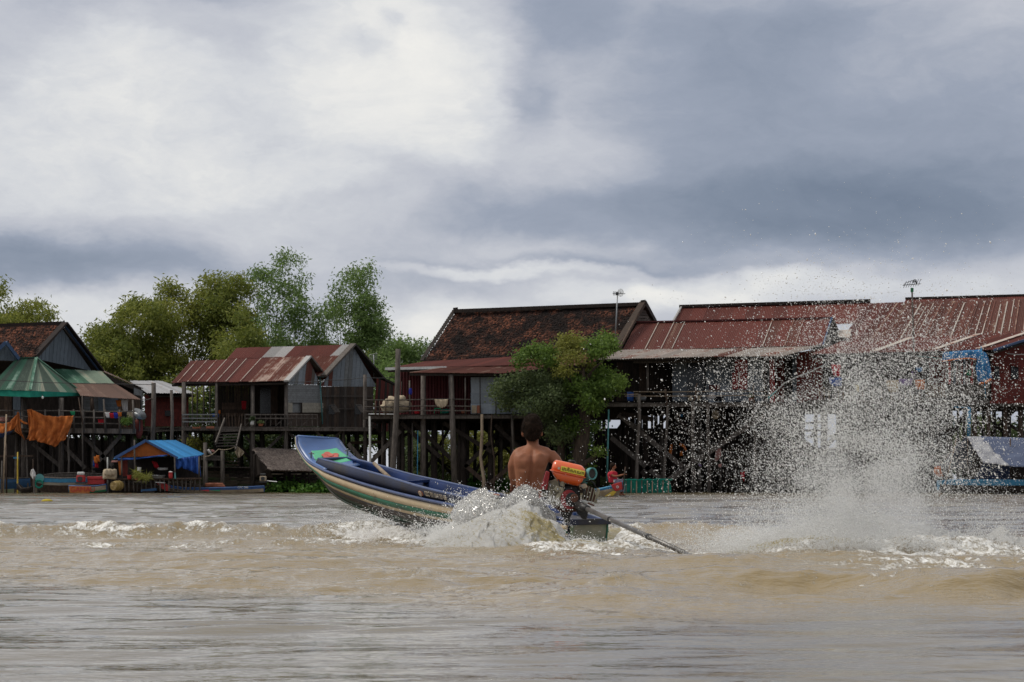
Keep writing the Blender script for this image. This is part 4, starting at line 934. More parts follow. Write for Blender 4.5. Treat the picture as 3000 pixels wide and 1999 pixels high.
# inside the porch
planks(H, P(637, 1250, 135.2), P(737, 1250, 135.2), P(737, 1126, 135.2), P(637, 1126, 135.2), 12, 'wood_brown', False, pick=lambda i: R.choice(['wood_brown', 'wood_dark']))
planks(H, P(650, 1220, 135), P(728, 1220, 135), P(728, 1180, 135), P(650, 1180, 135), 4, 'wood_grey', True, name='panel_board', pick=lambda i: 'wood_brown')
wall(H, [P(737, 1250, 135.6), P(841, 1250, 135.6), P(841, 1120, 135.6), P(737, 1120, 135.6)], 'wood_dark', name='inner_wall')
MB().prism([P(762, 1212, 135.4), P(793, 1212, 135.4), P(793, 1135, 135.4), P(762, 1135, 135.4)], (0, .1, 0)).build('door', M['glass_dark'], H)
MB().prism([P(793, 1245, 135.3), P(815, 1245, 135.3), P(815, 1130, 135.3), P(793, 1130, 135.3)], (0, .05, 0)).build('door_leaf', M['wood_brown'], H)
for x, r in ((539, .15), (634, .10), (740, .14), (838, .13)): post(H, x, 1120, x, 1300 if x in (634,) else 1450, 131.0, r, 'wood_grey')
for x in (564, 578, 597, 615): post(H, x, 1128, x, 1250, 134.6, .05, 'wood_grey')
post(H, 937, 1106, 945, 1243, 136.0, .04, 'teal_paint', 'drain_pipe'); MB().box(P(937, 1103, 136), (.45, .2, .12)).build('gutter_box', M['teal_paint'], H)
deck(H, 533, 1250, 1090, 1252, 130.6, 143)
bar(H, 533, 1122, 838, 1121, 131, .14, .1, 'wood_dark', 'eave_beam')
for x0, x1 in ((534, 636), (718, 838), (838, 930)):
    for y in (1215, 1226) + ((1236,) if x0 == 534 else ()): bar(H, x0, y, x1, y, 130.6, .06, m='grey_plank' if x0 == 534 else 'wood_grey', name='rail')
    n = int((x1-x0)/14)
    for i in range(n+1): bar(H, x0+i*(x1-x0)/n, 1213, x0+i*(x1-x0)/n, 1249, 130.65, .045, m='wood_grey', name='baluster')
    for i in range(0, n-1, 3): bar(H, x0+i*(x1-x0)/n, 1248, x0+(i+1.5)*(x1-x0)/n, 1227, 130.7, .04, m='wood_grey', name='baluster')
for i in range(9): bar(H, 636+i*9+R.uniform(-3, 3), 1210+R.uniform(0, 10), 636+i*9, 1250, 131.2, .05, m='wood_brown', name='baluster')
for x in (700, 890, 990, 1005, 1070): post(H, x, 1256, x, 1450, 132.5, .10, 'wood_dark')
post(H, 1006, 1252, 1009, 1450, 131.5, .11, 'wood_grey'); post(H, 1069, 1100, 1070, 1450, 131.4, .13, 'wood_grey')
for a in ((838, 1262, 780, 1320), (838, 1262, 872, 1290), (540, 1275, 515, 1295), (545, 1275, 580, 1305), (745, 1310, 720, 1280), (925, 1262, 955, 1300), (1000, 1262, 940, 1330)): bar(H, *a, 131.6, .14, .07, 'wood_grey', 'brace')
understructure(H, 540, 1080, 1262, 133, 142, 3, 8, braces=6)
# stairs
S = H
bar(S, 658, 1228, 631, 1300, 129.8, .16, .06, 'wood_grey', 'stair_stringer', d1=127.5); bar(S, 707, 1245, 690, 1318, 130.2, .14, .06, 'wood_grey', 'stair_stringer', d1=127.5)
for i in range(7):
    t_ = i/6; bar(S, 650-t_*16, 1256+t_*52, 706-t_*14, 1254+t_*52, 130-t_*2.2, .05, .30, 'wood_grey', 'stair_tread')
# porch clutter
pot('plant_pot', 'white flower pot standing on the porch edge', 'plant pot', 739, 1246, 11, 12, 130.2, 'white_paint', plant='leaf_dark')
pot('plant_pot', 'low terracotta dish with seedlings, right of the white flower pot', 'plant pot', 764, 1249, 14, 7, 130.2, 'terracotta', plant='leaf_tree_dull')
for i, (x, lab) in enumerate([(576, 'left one of two wooden planter troughs hung below the porch rail'), (616, 'right one of two wooden planter troughs hung below the porch rail')]):
    t = thing('planter', lab, 'planter', P(x, 1254, 130.2)); MB().box(P(x, 1253, 130.2), (.42, .3, .12)).build('trough', M['terracotta'], t, bevel=.01); leaves('foliage', [PE(x, 1247, 12, 4, 130.2)], 160, .1, .02, 'leaf_dark', t)
cloth_thing('orange cloth hanging on the board wall inside the porch', 'cloth', [[(641, 1203), (646, 1203)], [(641, 1213), (646, 1213)]], 'orange_cloth', folds=1, amp=.02, d=134.6, sub=4)
cloth_thing('dark red garments hanging beside the porch post', 'cloth', [[(708, 1175), (722, 1175)], [(709, 1200), (720, 1200)]], 'red_cloth', folds=2, amp=.04, d=134.4, sub=6)
cloth_thing('blue bundle lying behind the porch rail', 'cloth', [[(620, 1212), (640, 1212)], [(620, 1222), (640, 1222)]], 'tarp_blue', folds=2, amp=.04, d=131.4, sub=6)
# thatched shelter roof
t = thing('thatched_roof', 'low grey thatched shelter roof on the bank behind the raised bow', 'shelter', P(830, HZ, 131))
A_, B_, C2, D2 = P(790, 1374, 128.4), P(935, 1378, 128.4), P(886, 1318, 131), P(736, 1311, 131)
MB().prism([A_, B_, C2, D2], (0, .2, -.12)).build('roof_mat', M['thatch'], t)
def thatch(parent, A_, B_, C2, D2, n, L, seed):
    rs = np.random.RandomState(seed); o = wloc(parent); A_, B_, C2, D2 = [np.array(p-o) for p in (A_, B_, C2, D2)]
    u = rs.rand(n)[:, None]; v = (np.floor(rs.rand(n)*9)/9+rs.rand(n)*.05)[:, None]
    p = (A_*(1-u)+B_*u)*(1-v)+(D2*(1-u)+C2*u)*v; dn = (A_-D2); dn = dn/np.linalg.norm(dn); sd_ = (B_-A_)/np.linalg.norm(B_-A_); nr_ = np.cross(sd_, -dn); nr_ = nr_ if nr_[2] > 0 else -nr_
    p = p+nr_*.05-dn*.10; tip = p+dn*(L*rs.uniform(.6, 1.5, n))[:, None]+sd_*rs.normal(0, L*.32, n)[:, None]+nr_*rs.uniform(0, .07, n)[:, None]; w_ = sd_*.030
    V = np.stack([p-w_, p+w_, tip+w_*.5, tip-w_*.5], 1).reshape(-1, 3)
    me = fast_mesh('thatch', V, np.arange(4*n).reshape(n, 4), [M['thatch']], tone=rs.beta(.8, 1.5, n)); link('thatch', me, parent)['kind'] = 'stuff'
thatch(t, A_, B_, C2, D2, 9000, .34, 1)
MB().prism([P(738, 1314, 131), P(744, 1400, 131), P(800, 1400, 129), P(788, 1372, 128.6)], (0, .1, 0)).build('side_mat', M['wood_dark'], t)
for x in (745, 792, 905): post(t, x, 1330, x, 1445, 130.5, .06, 'wood_dark')
# mud retaining wall of packed boards
t = thing('retaining_wall', 'dark mud-caked board retaining wall below the thatched roof', 'wall', P(740, HZ, 131.6))
for j in range(7):
    x0 = 575
    while x0 < 925:
        x1 = min(930, x0+R.uniform(60, 130)); y = 1369+j*10
        MB().prism([P(x0, y+9.3, 131.4-j*.1), P(x1-1, y+9.3, 131.4-j*.1), P(x1-1, y+R.uniform(0, 1.5), 131.4-j*.1), P(x0, y+R.uniform(0, 1.5), 131.4-j*.1)], (0, .3, 0), uv=[(0, 0), (1, 0), (1, .2), (0, .2)]).build('board', M[R.choice(['wood_dark', 'mud', 'mud'])], t); x0 = x1
bar(t, 575, 1368, 925, 1373, 131.2, .06, .4, 'wood_grey', 'cap_board')
# jetty between stairs and raft
t = thing('jetty', 'low plank landing stage at the foot of the stairs', 'jetty', P(640, HZ, 130.3))
for x, y in ((601, 1297), (652, 1320), (603, 1350)): post(t, x, y, x, 1445, 130.0, .13, 'wood_grey')
for y in (1337, 1345): bar(t, 590, y, 655, y+2, 130.2, .12, .5, 'wood_grey', 'plank')
for y in (1352, 1362): bar(t, 650, y, 700, y+1, 130.4, .05, .4, 'wood_brown', 'plank')
cloth_thing('pale pink and white bag lying on the landing stage', 'bag', [[(606, 1318), (612, 1316), (618, 1322)], [(612, 1330), (620, 1332), (624, 1334)]], 'white_cloth', folds=1, amp=.06, d=129.8, sub=6)
cloth_thing('smaller pink bag beside the white bag on the landing stage', 'bag', [[(618, 1318), (625, 1318)], [(622, 1325), (631, 1325)]], 'pink_cloth', folds=1, amp=.04, d=129.8, sub=5)
cloth_thing('grey fishing net bundle hanging from the line by the stairs', 'net', [[(688, 1312), (696, 1308), (706, 1316)], [(690, 1328), (700, 1326), (716, 1326)], [(698, 1342), (702, 1340), (708, 1336)]], 'canvas_cream', 'net_bundle', folds=2, amp=.12, d=129.2, sub=8)
def cable(label, pts, d, r=.018, sag=0, name='power_cable', m='cable'):
    P3 = [P(x, y, d) for x, y in pts]; out = []
    for i in range(len(P3)-1):
        for k in range(8):
            u = k/8; p = lerp(P3[i], P3[i+1], u); p.z -= sag*4*u*(1-u); out.append(p)
    out.append(P3[-1]); return tag(MB().tube(out, r, 5).build(name, M[m]), label, 'rope' if name != 'power_cable' else 'cable')
cable('black cable crossing in front of the green pavilion roof', [(-20, 1113), (120, 1121), (300, 1125), (450, 1127)], 125.9)
cable('black cable from the twin-gabled house to the tall post at right', [(842, 1119), (960, 1114), (1068, 1106), (1160, 1105)], 130.2, sag=.05)
cable('slack rope from the stairs to the landing stage post', [(600, 1338), (640, 1316), (690, 1308)], 129.3, .02, .1, 'rope', 'canvas_cream')
# raft house with the blue roof
H = thing('raft_house', 'floating hut with bright blue corrugated roof and orange sheet gable', 'floating hut', P(470, HZ, 126.5))
sheets(H, P(520, 1343, 124.6), P(597, 1331, 127.8), P(514, 1291, 127.8), P(427, 1292, 124.6), 8, 1, 'tin_blue', corr=.12, amp=.025)
sheets(H, P(410, 1345, 127.8), P(336, 1344, 124.6), P(427, 1292, 124.6), P(514, 1291, 127.8), 6, 1, 'tin_blue', corr=.12)
MB().beam(P(427, 1291, 124.4), P(336, 1343, 124.4), .1, .14).build('verge_board', M['blue_paint'], H); MB().beam(P(427, 1291, 124.4), P(521, 1342, 124.4), .1, .10).build('verge_board', M['blue_paint'], H)
MB().prism([P(345, 1341, 124.7), P(500, 1334, 124.7), P(427, 1296, 124.7)], (0, .04, 0)).build('gable_sheet', M['tarp_orange_dull'], H)
cloth_ = drape(H, [[(512, 1340), (530, 1342), (550, 1340), (568, 1338), (584, 1334)], [(514, 1352), (532, 1358), (550, 1356), (568, 1356), (585, 1352)], [(516, 1376), (532, 1370), (552, 1378), (572, 1386), (588, 1396)]], 'tarp_blue', folds=4, amp=.12, d=124.9, sub=8)
cloth_[0].build('side_curtain', M['tarp_blue'], H, smooth=True, solid=.012)
drape(H, [[(345, 1343), (400, 1342), (450, 1336), (490, 1332)], [(345, 1350), (400, 1346), (450, 1340), (490, 1336)]], 'tarp_blue', folds=3, amp=.05, d=124.5, sub=6)[0].build('inner_curtain', M['tarp_blue'], H, smooth=True, solid=.012)
wall(H, [P(350, 1405, 127.2), P(585, 1405, 127.2), P(585, 1340, 127.2), P(350, 1340, 127.2)], 'wood_dark', name='back_wall')
MB().prism([P(345, 1345, 124.8), P(353, 1345, 124.8), P(356, 1392, 124.8), P(350, 1392, 124.8)], (0, .04, 0)).build('side_sheet', M['tarp_orange'], H); MB().prism([P(354, 1345, 125.0), P(374, 1345, 125.0), P(374, 1396, 125.0), P(354, 1396, 125.0)], (0, .04, 0)).build('side_sheet', M['wood_red'], H)
for x in (356, 394, 512, 583): post(H, x, 1290 if x == 394 else 1338, x+1, 1410, 124.5, .05, 'wood_grey')
for i in range(8): MB().beam(P(330+0*i, 1404, 124.2+i*.45), P(590, 1402, 124.2+i*.45), .4, .08).build('floor_board', M['wood_brown'], H)
for i in range(20): x = 338+i*13; bar(H, x, 1404, x+R.uniform(-3, 3), 1440, 124.1, .07, m='wood_grey', name='stake', round_=True)
for y in (1408, 1417, 1424, 1430, 1436): bar(H, 335, y, 585, y+R.uniform(-1, 1), 124.3, .06, m='wood_brown', name='slat')
MB().box(P(462, 1434, 126), (4.4, 3.0, .5)).build('float', M['wood_dark'], H)
drape(H, [[(444, 1350), (460, 1355)], [(452, 1370), (470, 1378)]], 'red_cloth', folds=1, amp=.05, d=125.6, sub=6)[0].build('hammock', M['red_cloth'], H, smooth=True, solid=.01)
pot('basin', 'wide white basin stacked with bottles inside the raft hut', 'basin', 477, 1378, 30, 7, 125.4, 'white_paint'); pot('pot', 'steel cooking pot at the raft edge, beside the drink cooler', 'pot', 465, 1403, 36, 10, 124.2, 'metal_grey')
pot('cooler', 'white and red drink cooler at the right end of the raft floor', 'cooler', 500, 1402, 12, 18, 124.0, 'red_paint', 1.0, lid='white_paint'); pot('bottle', 'teal bottle right of the drink cooler', 'bottle', 513, 1403, 5, 17, 124.0, 'teal_paint', .6)
pot('bucket', 'red bucket on the left side of the raft', 'bucket', 379, 1405, 12, 12, 124.0, 'red_paint'); pot('bucket', 'white bucket tipped up on the raft, left of the hammock', 'bucket', 408, 1386, 11, 16, 124.2, 'white_paint', 1.0)
pot('jar', 'round brown jar lying beside the red bucket', 'jar', 400, 1407, 11, 10, 123.9, 'terracotta', .8)
for i in range(9): pass
t = thing('straw_bundle', 'pile of yellow straw and rope heaped on the raft', 'straw bundle', P(425, 1400, 124.1)); leaves('stalks', [PE(424, 1397, 18, 7, 124.1), PE(402, 1388, 8, 10, 124.1)], 500, .35, .015, 'leaf_yellow', t); MB().ellipsoid(P(424, 1400, 124.2), (.35, .3, .12), 10, 6).build('heap', M['straw'], t, smooth=True)
t = thing('basket', 'round yellow wicker fish basket lying on its side at the raft corner', 'basket', P(334, 1424, 123.6))
c = P(332, 1424, 123.4); ax = Vector((.55, .8, .05)).normalized(); u = ax.cross(Vector((0, 0, 1))).normalized(); v = ax.cross(u)
MB().loft([[c+ax*h_+(u*math.cos(a*.3927)+v*math.sin(a*.3927))*r_ for a in range(16)] for h_, r_ in ((0, .18), (.0, .21), (.15, .25), (.45, .25), (.6, .2))]).build('body', M['basket_yellow'], t, smooth=True)
for h_, r_ in ((.0, .215), (.22, .255), (.42, .255)): MB().tube([c+ax*h_+(u*math.cos(a*.3927)+v*math.sin(a*.3927))*r_ for a in range(17)], .012, 5).build('hoop', M['straw'], t)
for k in range(8): MB().tube([c-ax*.008, c-ax*.008+(u*math.cos(k*.785)+v*math.sin(k*.785))*.2], .01, 4).build('spoke', M['straw'], t)
t = thing('sack', 'pale cloth-covered sack standing between red box and raft hut', 'sack', P(322, 1392, 124)); mb = MB(); mb.loft([[P(322, y, 124)+Vector((rx*(math.copysign(abs(math.cos(a))**.5, math.cos(a))), .3*(math.copysign(abs(math.sin(a))**.5, math.sin(a))), .03*math.sin(a*3))) for a in [k*.449 for k in range(14)]] for y, rx in ((1404, .34), (1398, .36), (1385, .36), (1377, .33), (1375, .2))]).build('body', M['canvas_cream'], t, smooth=True); drape(t, [[(306, 1376), (322, 1374), (338, 1377)], [(306, 1392), (322, 1396), (338, 1390)]], 'canvas_cream', folds=3, amp=.04, d=123.6, sub=6)[0].build('cover', M['canvas_cream'], t, smooth=True, solid=.01)
# small boats
def small_boat(label, pts, d, mh, mr, w_=.9, name='rowing_boat', inner='wood_brown', bands=None, yaw=0.0, group=None, tops=None):
    """pts: list of (x, y_gunwale, y_bottom) pixel stations from end to end"""
    t = thing(name, label, 'boat', P(pts[0][0], HZ, d), group); n = len(pts); out = []; rims = [[], []]; ins = []; mids = []
    for i, (x, yg, yb) in enumerate(pts):
        s = i/(n-1); ww = w_*math.sin(math.pi*(.12+.76*s))**.7; dd = d+yaw*s
        a = P(x, yg, dd); b = P(x, yb, dd); b.z = min(b.z, a.z-.08)
        out.append([a+Vector((0, -ww/2, 0)), lerp(a, b, .35)+Vector((0, -ww*.47, 0)), b+Vector((0, -ww*.26, 0)), b+Vector((0, ww*.26, 0)), lerp(a, b, .35)+Vector((0, ww*.47, 0)), a+Vector((0, ww/2, 0))])
        rims[0].append(a+Vector((0, -ww/2, .01))); rims[1].append(a+Vector((0, ww/2, .01))); ins.append([a+Vector((0, -ww/2+.04, -.02)), lerp(a, b, .75)+Vector((0, -ww*.24, 0)), lerp(a, b, .75)+Vector((0, ww*.24, 0)), a+Vector((0, ww/2-.04, -.02))])
    MB().loft(out, cap=False, closed=False).build('hull', M[mh], t, smooth=False); MB().loft([r[::-1] for r in ins], cap=False, closed=False).build('inner_hull', M[inner], t)
    for e in (0, -1): MB().prism(out[e], (0.03 if e else -.03, 0, 0)).build('end_board', M[mr], t)
    for r in rims: MB().tube(r, .035, 5).build('gunwale', M[mr], t)
    if bands:
        for (f0, f1, mm) in bands:
            mb = MB(); L0 = []
            for o_ in out:
                q = lambda f: (lerp(o_[0], o_[1], f/.35) if f < .35 else lerp(o_[1], o_[2], (f-.35)/.65))+Vector((0, -.012, 0)); L0.append([q(f0), q(f1)])
            mb.loft(L0, cap=False, closed=False).build('painted_band', M[mm], t, solid=.01)
    for k in range(1, n-1, max(1, n//4)): MB().beam(out[k][0]+Vector((0, .05, -.05)), out[k][-1]+Vector((0, -.05, -.05)), .03, .16, up=(1, 0, 0)).build('thwart', M['wood_brown'], t)
    return t, out
small_boat('long weathered wooden boat with a faded blue strake, moored below the tarpaulin', [(112, 1393, 1436), (135, 1400, 1442), (180, 1402, 1443), (230, 1401, 1444), (275, 1400, 1444), (312, 1394, 1440)], 125.5, 'wood_brown', 'wood_grey', 1.2, bands=[(0, .30, 'blue_pipe'), (.32, .5, 'cream_plank')])
small_boat('grey open boat with visible ribs behind the faded blue strake boat', [(132, 1392, 1415), (170, 1388, 1415), (230, 1386, 1412), (302, 1390, 1412)], 127.2, 'wood_grey', 'wood_grey', 1.1)
small_boat('tiny dark canoe with an upturned end at the far left stakes', [(52, 1418, 1436), (66, 1432, 1444), (88, 1430, 1444), (100, 1424, 1440)], 125.6, 'wood_dark', 'wood_grey', .6)
small_boat('flat deep blue boat moored at the far left edge', [(-40, 1400, 1432), (0, 1402, 1434), (50, 1403, 1432), (92, 1400, 1428)], 128.2, 'sea_blue', 'wood_grey', 1.4)
tb, out = small_boat('short boat with orange lettered side carrying the red engine and box', [(203, 1424, 1442), (225, 1425, 1445), (262, 1426, 1446), (290, 1424, 1443), (312, 1420, 1440)], 124.3, 'canvas_cream', 'blue_paint', .7, bands=[(.70, .98, 'green_paint')])
MB().prism([P(204, 1444, 123.75), P(262, 1444, 123.75), P(267, 1425, 123.75), P(203, 1425, 123.75)], (0, .02, 0)).build('name_board', M['orange_paint'], tb)
def text(parent, s, origin, right, upv, size, m, name='lettering', label=None, align='LEFT', ext=.004, squeeze=1.0):
    cu = bpy.data.curves.new(name, 'FONT'); cu.body = s; cu.size = 1.0; cu.align_x = align; cu.extrude = ext/size
    tmp = bpy.data.objects.new('tmp', cu); COL.objects.link(tmp); dg = bpy.context.evaluated_depsgraph_get()
    me = bpy.data.meshes.new_from_object(tmp.evaluated_get(dg)); bpy.data.objects.remove(tmp); me.name = name
    right = Vector(right).normalized(); upv = Vector(upv); upv = (upv-right*upv.dot(right)).normalized(); nn = right.cross(upv)
    off = wloc(parent) if parent is not None else Vector((0, 0, 0))
    Mx = Matrix((right*size*squeeze, upv*size, nn*size)).transposed().to_4x4(); Mx.translation = Vector(origin)-off
    me.transform(Mx); me.materials.clear(); me.materials.append(M[m]); ob = link(name, me, parent)
    if label: ob['label'] = label
    return ob
text(tb, 'GAMAU', P(206, 1441, 123.72), (1, 0, 0), (0, 0, 1), .36, 'red_paint')
def outboard(label, x, y, d, s, m1='red_paint', m2='white_paint', shaft=None):
    t = thing('boat_engine', label, 'engine', P(x, y, d)); c = P(x, y, d)
    MB().box(c+Vector((0, 0, .12*s)), (.42*s, .4*s, .34*s)).build('block', M[m1], t, bevel=.04*s); MB().box(c+Vector((0, 0, .40*s)), (.36*s, .3*s, .16*s)).build('tank', M[m2], t, bevel=.05*s)
    MB().tube([c+Vector((0, -.21*s, .12*s)), c+Vector((0, -.26*s, .12*s))], .13*s, 12).build('flywheel', M['dark_metal'], t)
    MB().box(c+Vector((0, 0, -.1*s)), (.5*s, .45*s, .08*s)).build('mount', M['dark_metal'], t)
    if shaft: MB().tube([c, P(*shaft, d-.5)], .025, 6).build('propeller_shaft', M['metal_grey'], t)
outboard('red boat engine with a white tank on the lettered boat', 237, 1410, 124.2, 1.0)
outboard('small pale engine at the stern end of the cream and blue boat', 771, 1408, 127, .8, 'canvas_cream', 'dark_metal', (812, 1412))
t = thing('box', 'long bright red cargo box on the lettered boat', 'box', P(285, 1412, 124.6)); MB().box(P(284, 1412, 124.6), (.88, .6, .26)).build('body', M['red_paint'], t, bevel=.02); MB().box(P(285, 1401, 124.6), (.96, .66, .16)).build('lid', M['red_paint'], t, bevel=.03)
t = thing('net_reel', 'round teal net reel at the bow of the weathered boat', 'reel', P(116, 1402, 125)); MB().tube([P(116, 1402, 125.3), P(116, 1402, 124.9)], .24, 16).build('drum', M['teal_paint'], t); MB().tube([P(114, 1418, 124.8)+Vector((0.2*math.cos(a*.5), 0, .2*math.sin(a*.5))) for a in range(13)], .05, 6).build('coil', M['teal_cloth'], t)
cloth_thing('white plastic sheet tied on the stake beside the teal reel', 'sheet', [[(92, 1376), (98, 1374), (104, 1386)], [(88, 1390), (96, 1392), (105, 1394)], [(94, 1402), (99, 1404), (103, 1400)]], 'white_cloth', folds=1, amp=.06, d=124.8, sub=6)
for i, (x, y, d, m_, lab) in enumerate([(100, 1396, 124.7, 'wood_grey', 'mooring stake under the white plastic sheet'), (315, 1340, 124.6, 'pale_pipe', 'thin white stake with a cup on top beside the pale sack'), (52, 1325, 126.6, 'yellow_paint', 'yellow stake left of the blue frame at the far left'), (97, 1345, 126.9, 'wood_brown', 'brown stake holding the low frame at the far left')]):
    lone_post(lab, x, y, x, 1448, d, .045, .01, m_, 'stake')
# painted long boat
tb, out = small_boat('slender cream and blue boat with a raised red bow, moored below the raft hut', [(460, 1414, 1424), (480, 1418, 1436), (500, 1424, 1440), (540, 1430, 1444), (600, 1431, 1446), (680, 1429, 1446), (740, 1427, 1444), (773, 1425, 1441)], 124.6, 'canvas_cream', 'blue_paint', .8, bands=[(0, .38, 'blue_paint')])
MB().prism([P(457, 1413, 124.2), P(482, 1415, 124.2), P(500, 1426, 124.2), P(490, 1440, 124.2), (P(474, 1432, 124.2))], (0, .05, 0)).build('bow_plate', M['red_paint'], tb, bevel=.02)
MB().beam(P(457, 1413, 124.3), P(484, 1415, 124.3), .5, .04).build('bow_cap', M['white_paint'], tb)
text(tb, 'CPC 088', P(696, 1431, 124.10), (1, 0, 0), (0, 0, 1), .15, 'white_paint')
for x0, x1, mm in ((585, 612, 'red_paint'), (614, 645, 'green_paint')): MB().prism([P(x0, 1437, 124.16), P(x1, 1435, 124.16), P(x1, 1440, 124.16)], (0, .02, 0)).build('painted_dart', M[mm], tb)
cloth_thing('orange tarpaulin box cover standing behind the cream and blue boat', 'cover', [[(602, 1415), (625, 1415), (652, 1415)], [(600, 1427), (625, 1427), (662, 1427)]], 'terracotta', 'cover', folds=1, amp=.05, d=125.8, sub=6)
MB  # keep
t = thing('raft', 'low sunken plank raft edge left of the red bow', 'raft', P(440, 1438, 124.2)); MB().beam(P(415, 1438, 124.0), P(458, 1434, 124.0), .5, .12).build('plank', M['sea_blue'], t); MB().beam(P(418, 1442, 123.6), P(452, 1442, 123.6), .3, .1).build('plank', M['wood_dark'], t)
t = thing('life_jackets', 'bunch of orange life vests hanging above the dark basin', 'vests', P(283, 1360, 127)); [drape(t, [[(x0, y0), (x0+7, y0+1)], [(x0-1, y0+18), (x0+9, y0+20)]], 'o', folds=1, amp=.06, d=127+k*.1, sub=6)[0].build('vest', M[mm], t, smooth=True, solid=.04) for k, (x0, y0, mm) in enumerate(((276, 1338, 'orange_cloth'), (283, 1334, 'orange_cloth'), (279, 1352, 'red_cloth'), (273, 1350, 'tarp_blue')))]
pot('basin', 'round black basin with a blue cloth under the orange vests', 'basin', 285, 1380, 28, 8, 126.2, 'black_cloth')
cloth_thing('small salmon cloth spread on the brace left of the raft hut', 'cloth', [[(328, 1350), (346, 1350)], [(325, 1355), (344, 1355)]], 'pink_cloth', folds=1, amp=.03, d=125.5, sub=5)
t = thing('frame', 'low timber frame with a blue board behind the far left boats', 'frame', P(50, HZ, 127)); bar(t, 0, 1337, 98, 1336, 126.8, .08, m='wood_brown', name='crossbar'); post(t, 19, 1300, 19, 1445, 126.8, .05, 'wood_brown'); MB().prism([P(39, 1339, 126.6), P(55, 1339, 126.6), P(55, 1344, 126.6), P(39, 1344, 126.6)], (0, .05, 0)).build('board', M['blue_pipe'], t)
# ------------------------------------------------------------------ big clay-tile house, centre
H = thing('stilt_house', 'large maroon stilt house under a dark mottled clay tile roof', 'house', P(1500, HZ, 136))
tA, tB, tC, tD = P(1241, 1060, 133.5), P(1810, 1035, 131.5), P(1884, 893, 135.5), P(1336, 914, 137.5)
tile_roof(H, tA, tB, tC, tD, 128, 34, bright=-.2, seed=5); roof_under(H, tA, tB, tC, tD)
tile_roof(H, P(1915, 945, 141), P(1250, 1062, 143.5), tD, tC, 100, 20, seed=6)
bar(H, 1330, 912, 1888, 891, 137.0, .20, .3, 'wood_dark', 'ridge_cap', d1=135.2)
for x, y, d in ((1334, 908, 137.2), (1884, 886, 135.0)): MB().beam(P(x-6, y+2, d), P(x+8, y, d), .3, .28).build('finial', M['wood_dark'], H)
MB().beam(P(1884, 888, 135.0), P(1796, 1032, 130.6), .34, .22).build('bargeboard', M['wood_brown'], H); MB().beam(P(1886, 890, 134.9), P(1816, 1020, 130.7), .10, .16).build('verge_tiles', M['wood_brown'], H)
MB().beam(P(1886, 889, 135.0), P(1917, 946, 140), .3, .3).build('verge_tiles', M['tile'], H)
for i in range(22): MB().beam(lerp(tA, tD, i/22)+Vector((-.10, 0, .05)), lerp(tA, tD, (i+.8)/22)+Vector((-.10, 0, .12)), .22, .05).build('verge_tile', M['wood_dark'], H)
gable(H, P(1806, 1036, 132.2), P(1918, 948, 139.6), P(1886, 897, 135.6), 14, 'wood_grey', horizontal=True)
gable(H, P(1806, 1036, 132.3), P(1950, 1036, 140), P(1886, 899, 135.7), 16, 'wood_grey', horizontal=True)
# red lower roofs
sheets(H, P(1132, 1080, 129.8), P(1700, 1066, 129.0), P(1810, 1030, 131.8), P(1242, 1060, 133.2), 22, 1, 'tin_rust_even', eave_jit=.02)
MB().beam(P(1128, 1081, 129.5), P(1308, 1077, 129.3), .08, .14).build('eave_strip', M['white_paint'], H)
roof_under(H, P(1136, 1083, 129.9), P(1700, 1068, 129.1), P(1810, 1034, 131.8), P(1242, 1064, 133.2))
sheets(H, P(1198, 1092, 127.6), P(1470, 1094, 127.4), P(1530, 1072, 129.6), P(1305, 1076, 129.6), 11, 1, 'tin_rust_striped')
sheets(H, P(1470, 1094, 127.4), P(1706, 1068, 127.6), P(1760, 1050, 129.6), P(1530, 1072, 129.6), 9, 1, 'tin_rust')
bar(H, 1200, 1097, 1470, 1099, 127.7, .14, .1, 'wood_dark', 'eave_beam'); bar(H, 1470, 1099, 1700, 1074, 127.7, .12, .1, 'wood_grey', 'eave_beam')
# walls
sheets(H, P(1170, 1212, 131.6), P(1378, 1212, 131.4), P(1378, 1084, 131.4), P(1170, 1084, 131.6), 8, 1, 'tin_maroon', 'wall_sheet', corr=.16, amp=.03)
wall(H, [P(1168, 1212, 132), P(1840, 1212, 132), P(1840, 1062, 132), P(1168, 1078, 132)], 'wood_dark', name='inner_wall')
for r, (y0, y1) in enumerate(((1151, 1106), (1182, 1152), (1212, 1183))): sheets(H, P(1380, y0, 128.4), P(1566, y0-1, 128.2), P(1566, y1-2, 128.2), P(1379+0*r, y1, 128.4), 3, 1, 'tin_light_grey', 'wall_sheet', corr=.30, amp=.006, eave_jit=.02)
MB().prism([P(1382, 1211, 128.2), P(1396, 1211, 128.2), P(1396, 1188, 128.2), P(1382, 1188, 128.2)], (0, .03, 0)).build('wall_patch', M['canvas_cream'], H); MB().prism([P(1397, 1211, 128.15), P(1409, 1211, 128.15), P(1409, 1188, 128.15), P(1397, 1188, 128.15)], (0, .03, 0)).build('wall_patch', M['terracotta'], H)
for x in (1406, 1452): post(H, x, 1106, x+1, 1212, 128.1, .03, 'wood_grey', 'batten')
deck(H, 1066, 1216, 1700, 1214, 127.8, 140)
bar(H, 1080, 1213, 1160, 1214, 127.6, .06, .2, 'white_paint', 'edge_strip')
for y in (1172, 1192, 1205): bar(H, 1066, y, 1380, y-1, 127.6, .07, m='wood_grey', name='rail', round_=True)
for x in (1100, 1112, 1130): post(H, x, 1175, x, 1218, 127.5, .035, 'wood_brown', 'baluster')
post(H, 1200, 1115, 1201, 1213, 128.4, .05, 'wood_grey'); post(H, 1177, 1118, 1177, 1160, 131.0, .04, 'wood_grey')
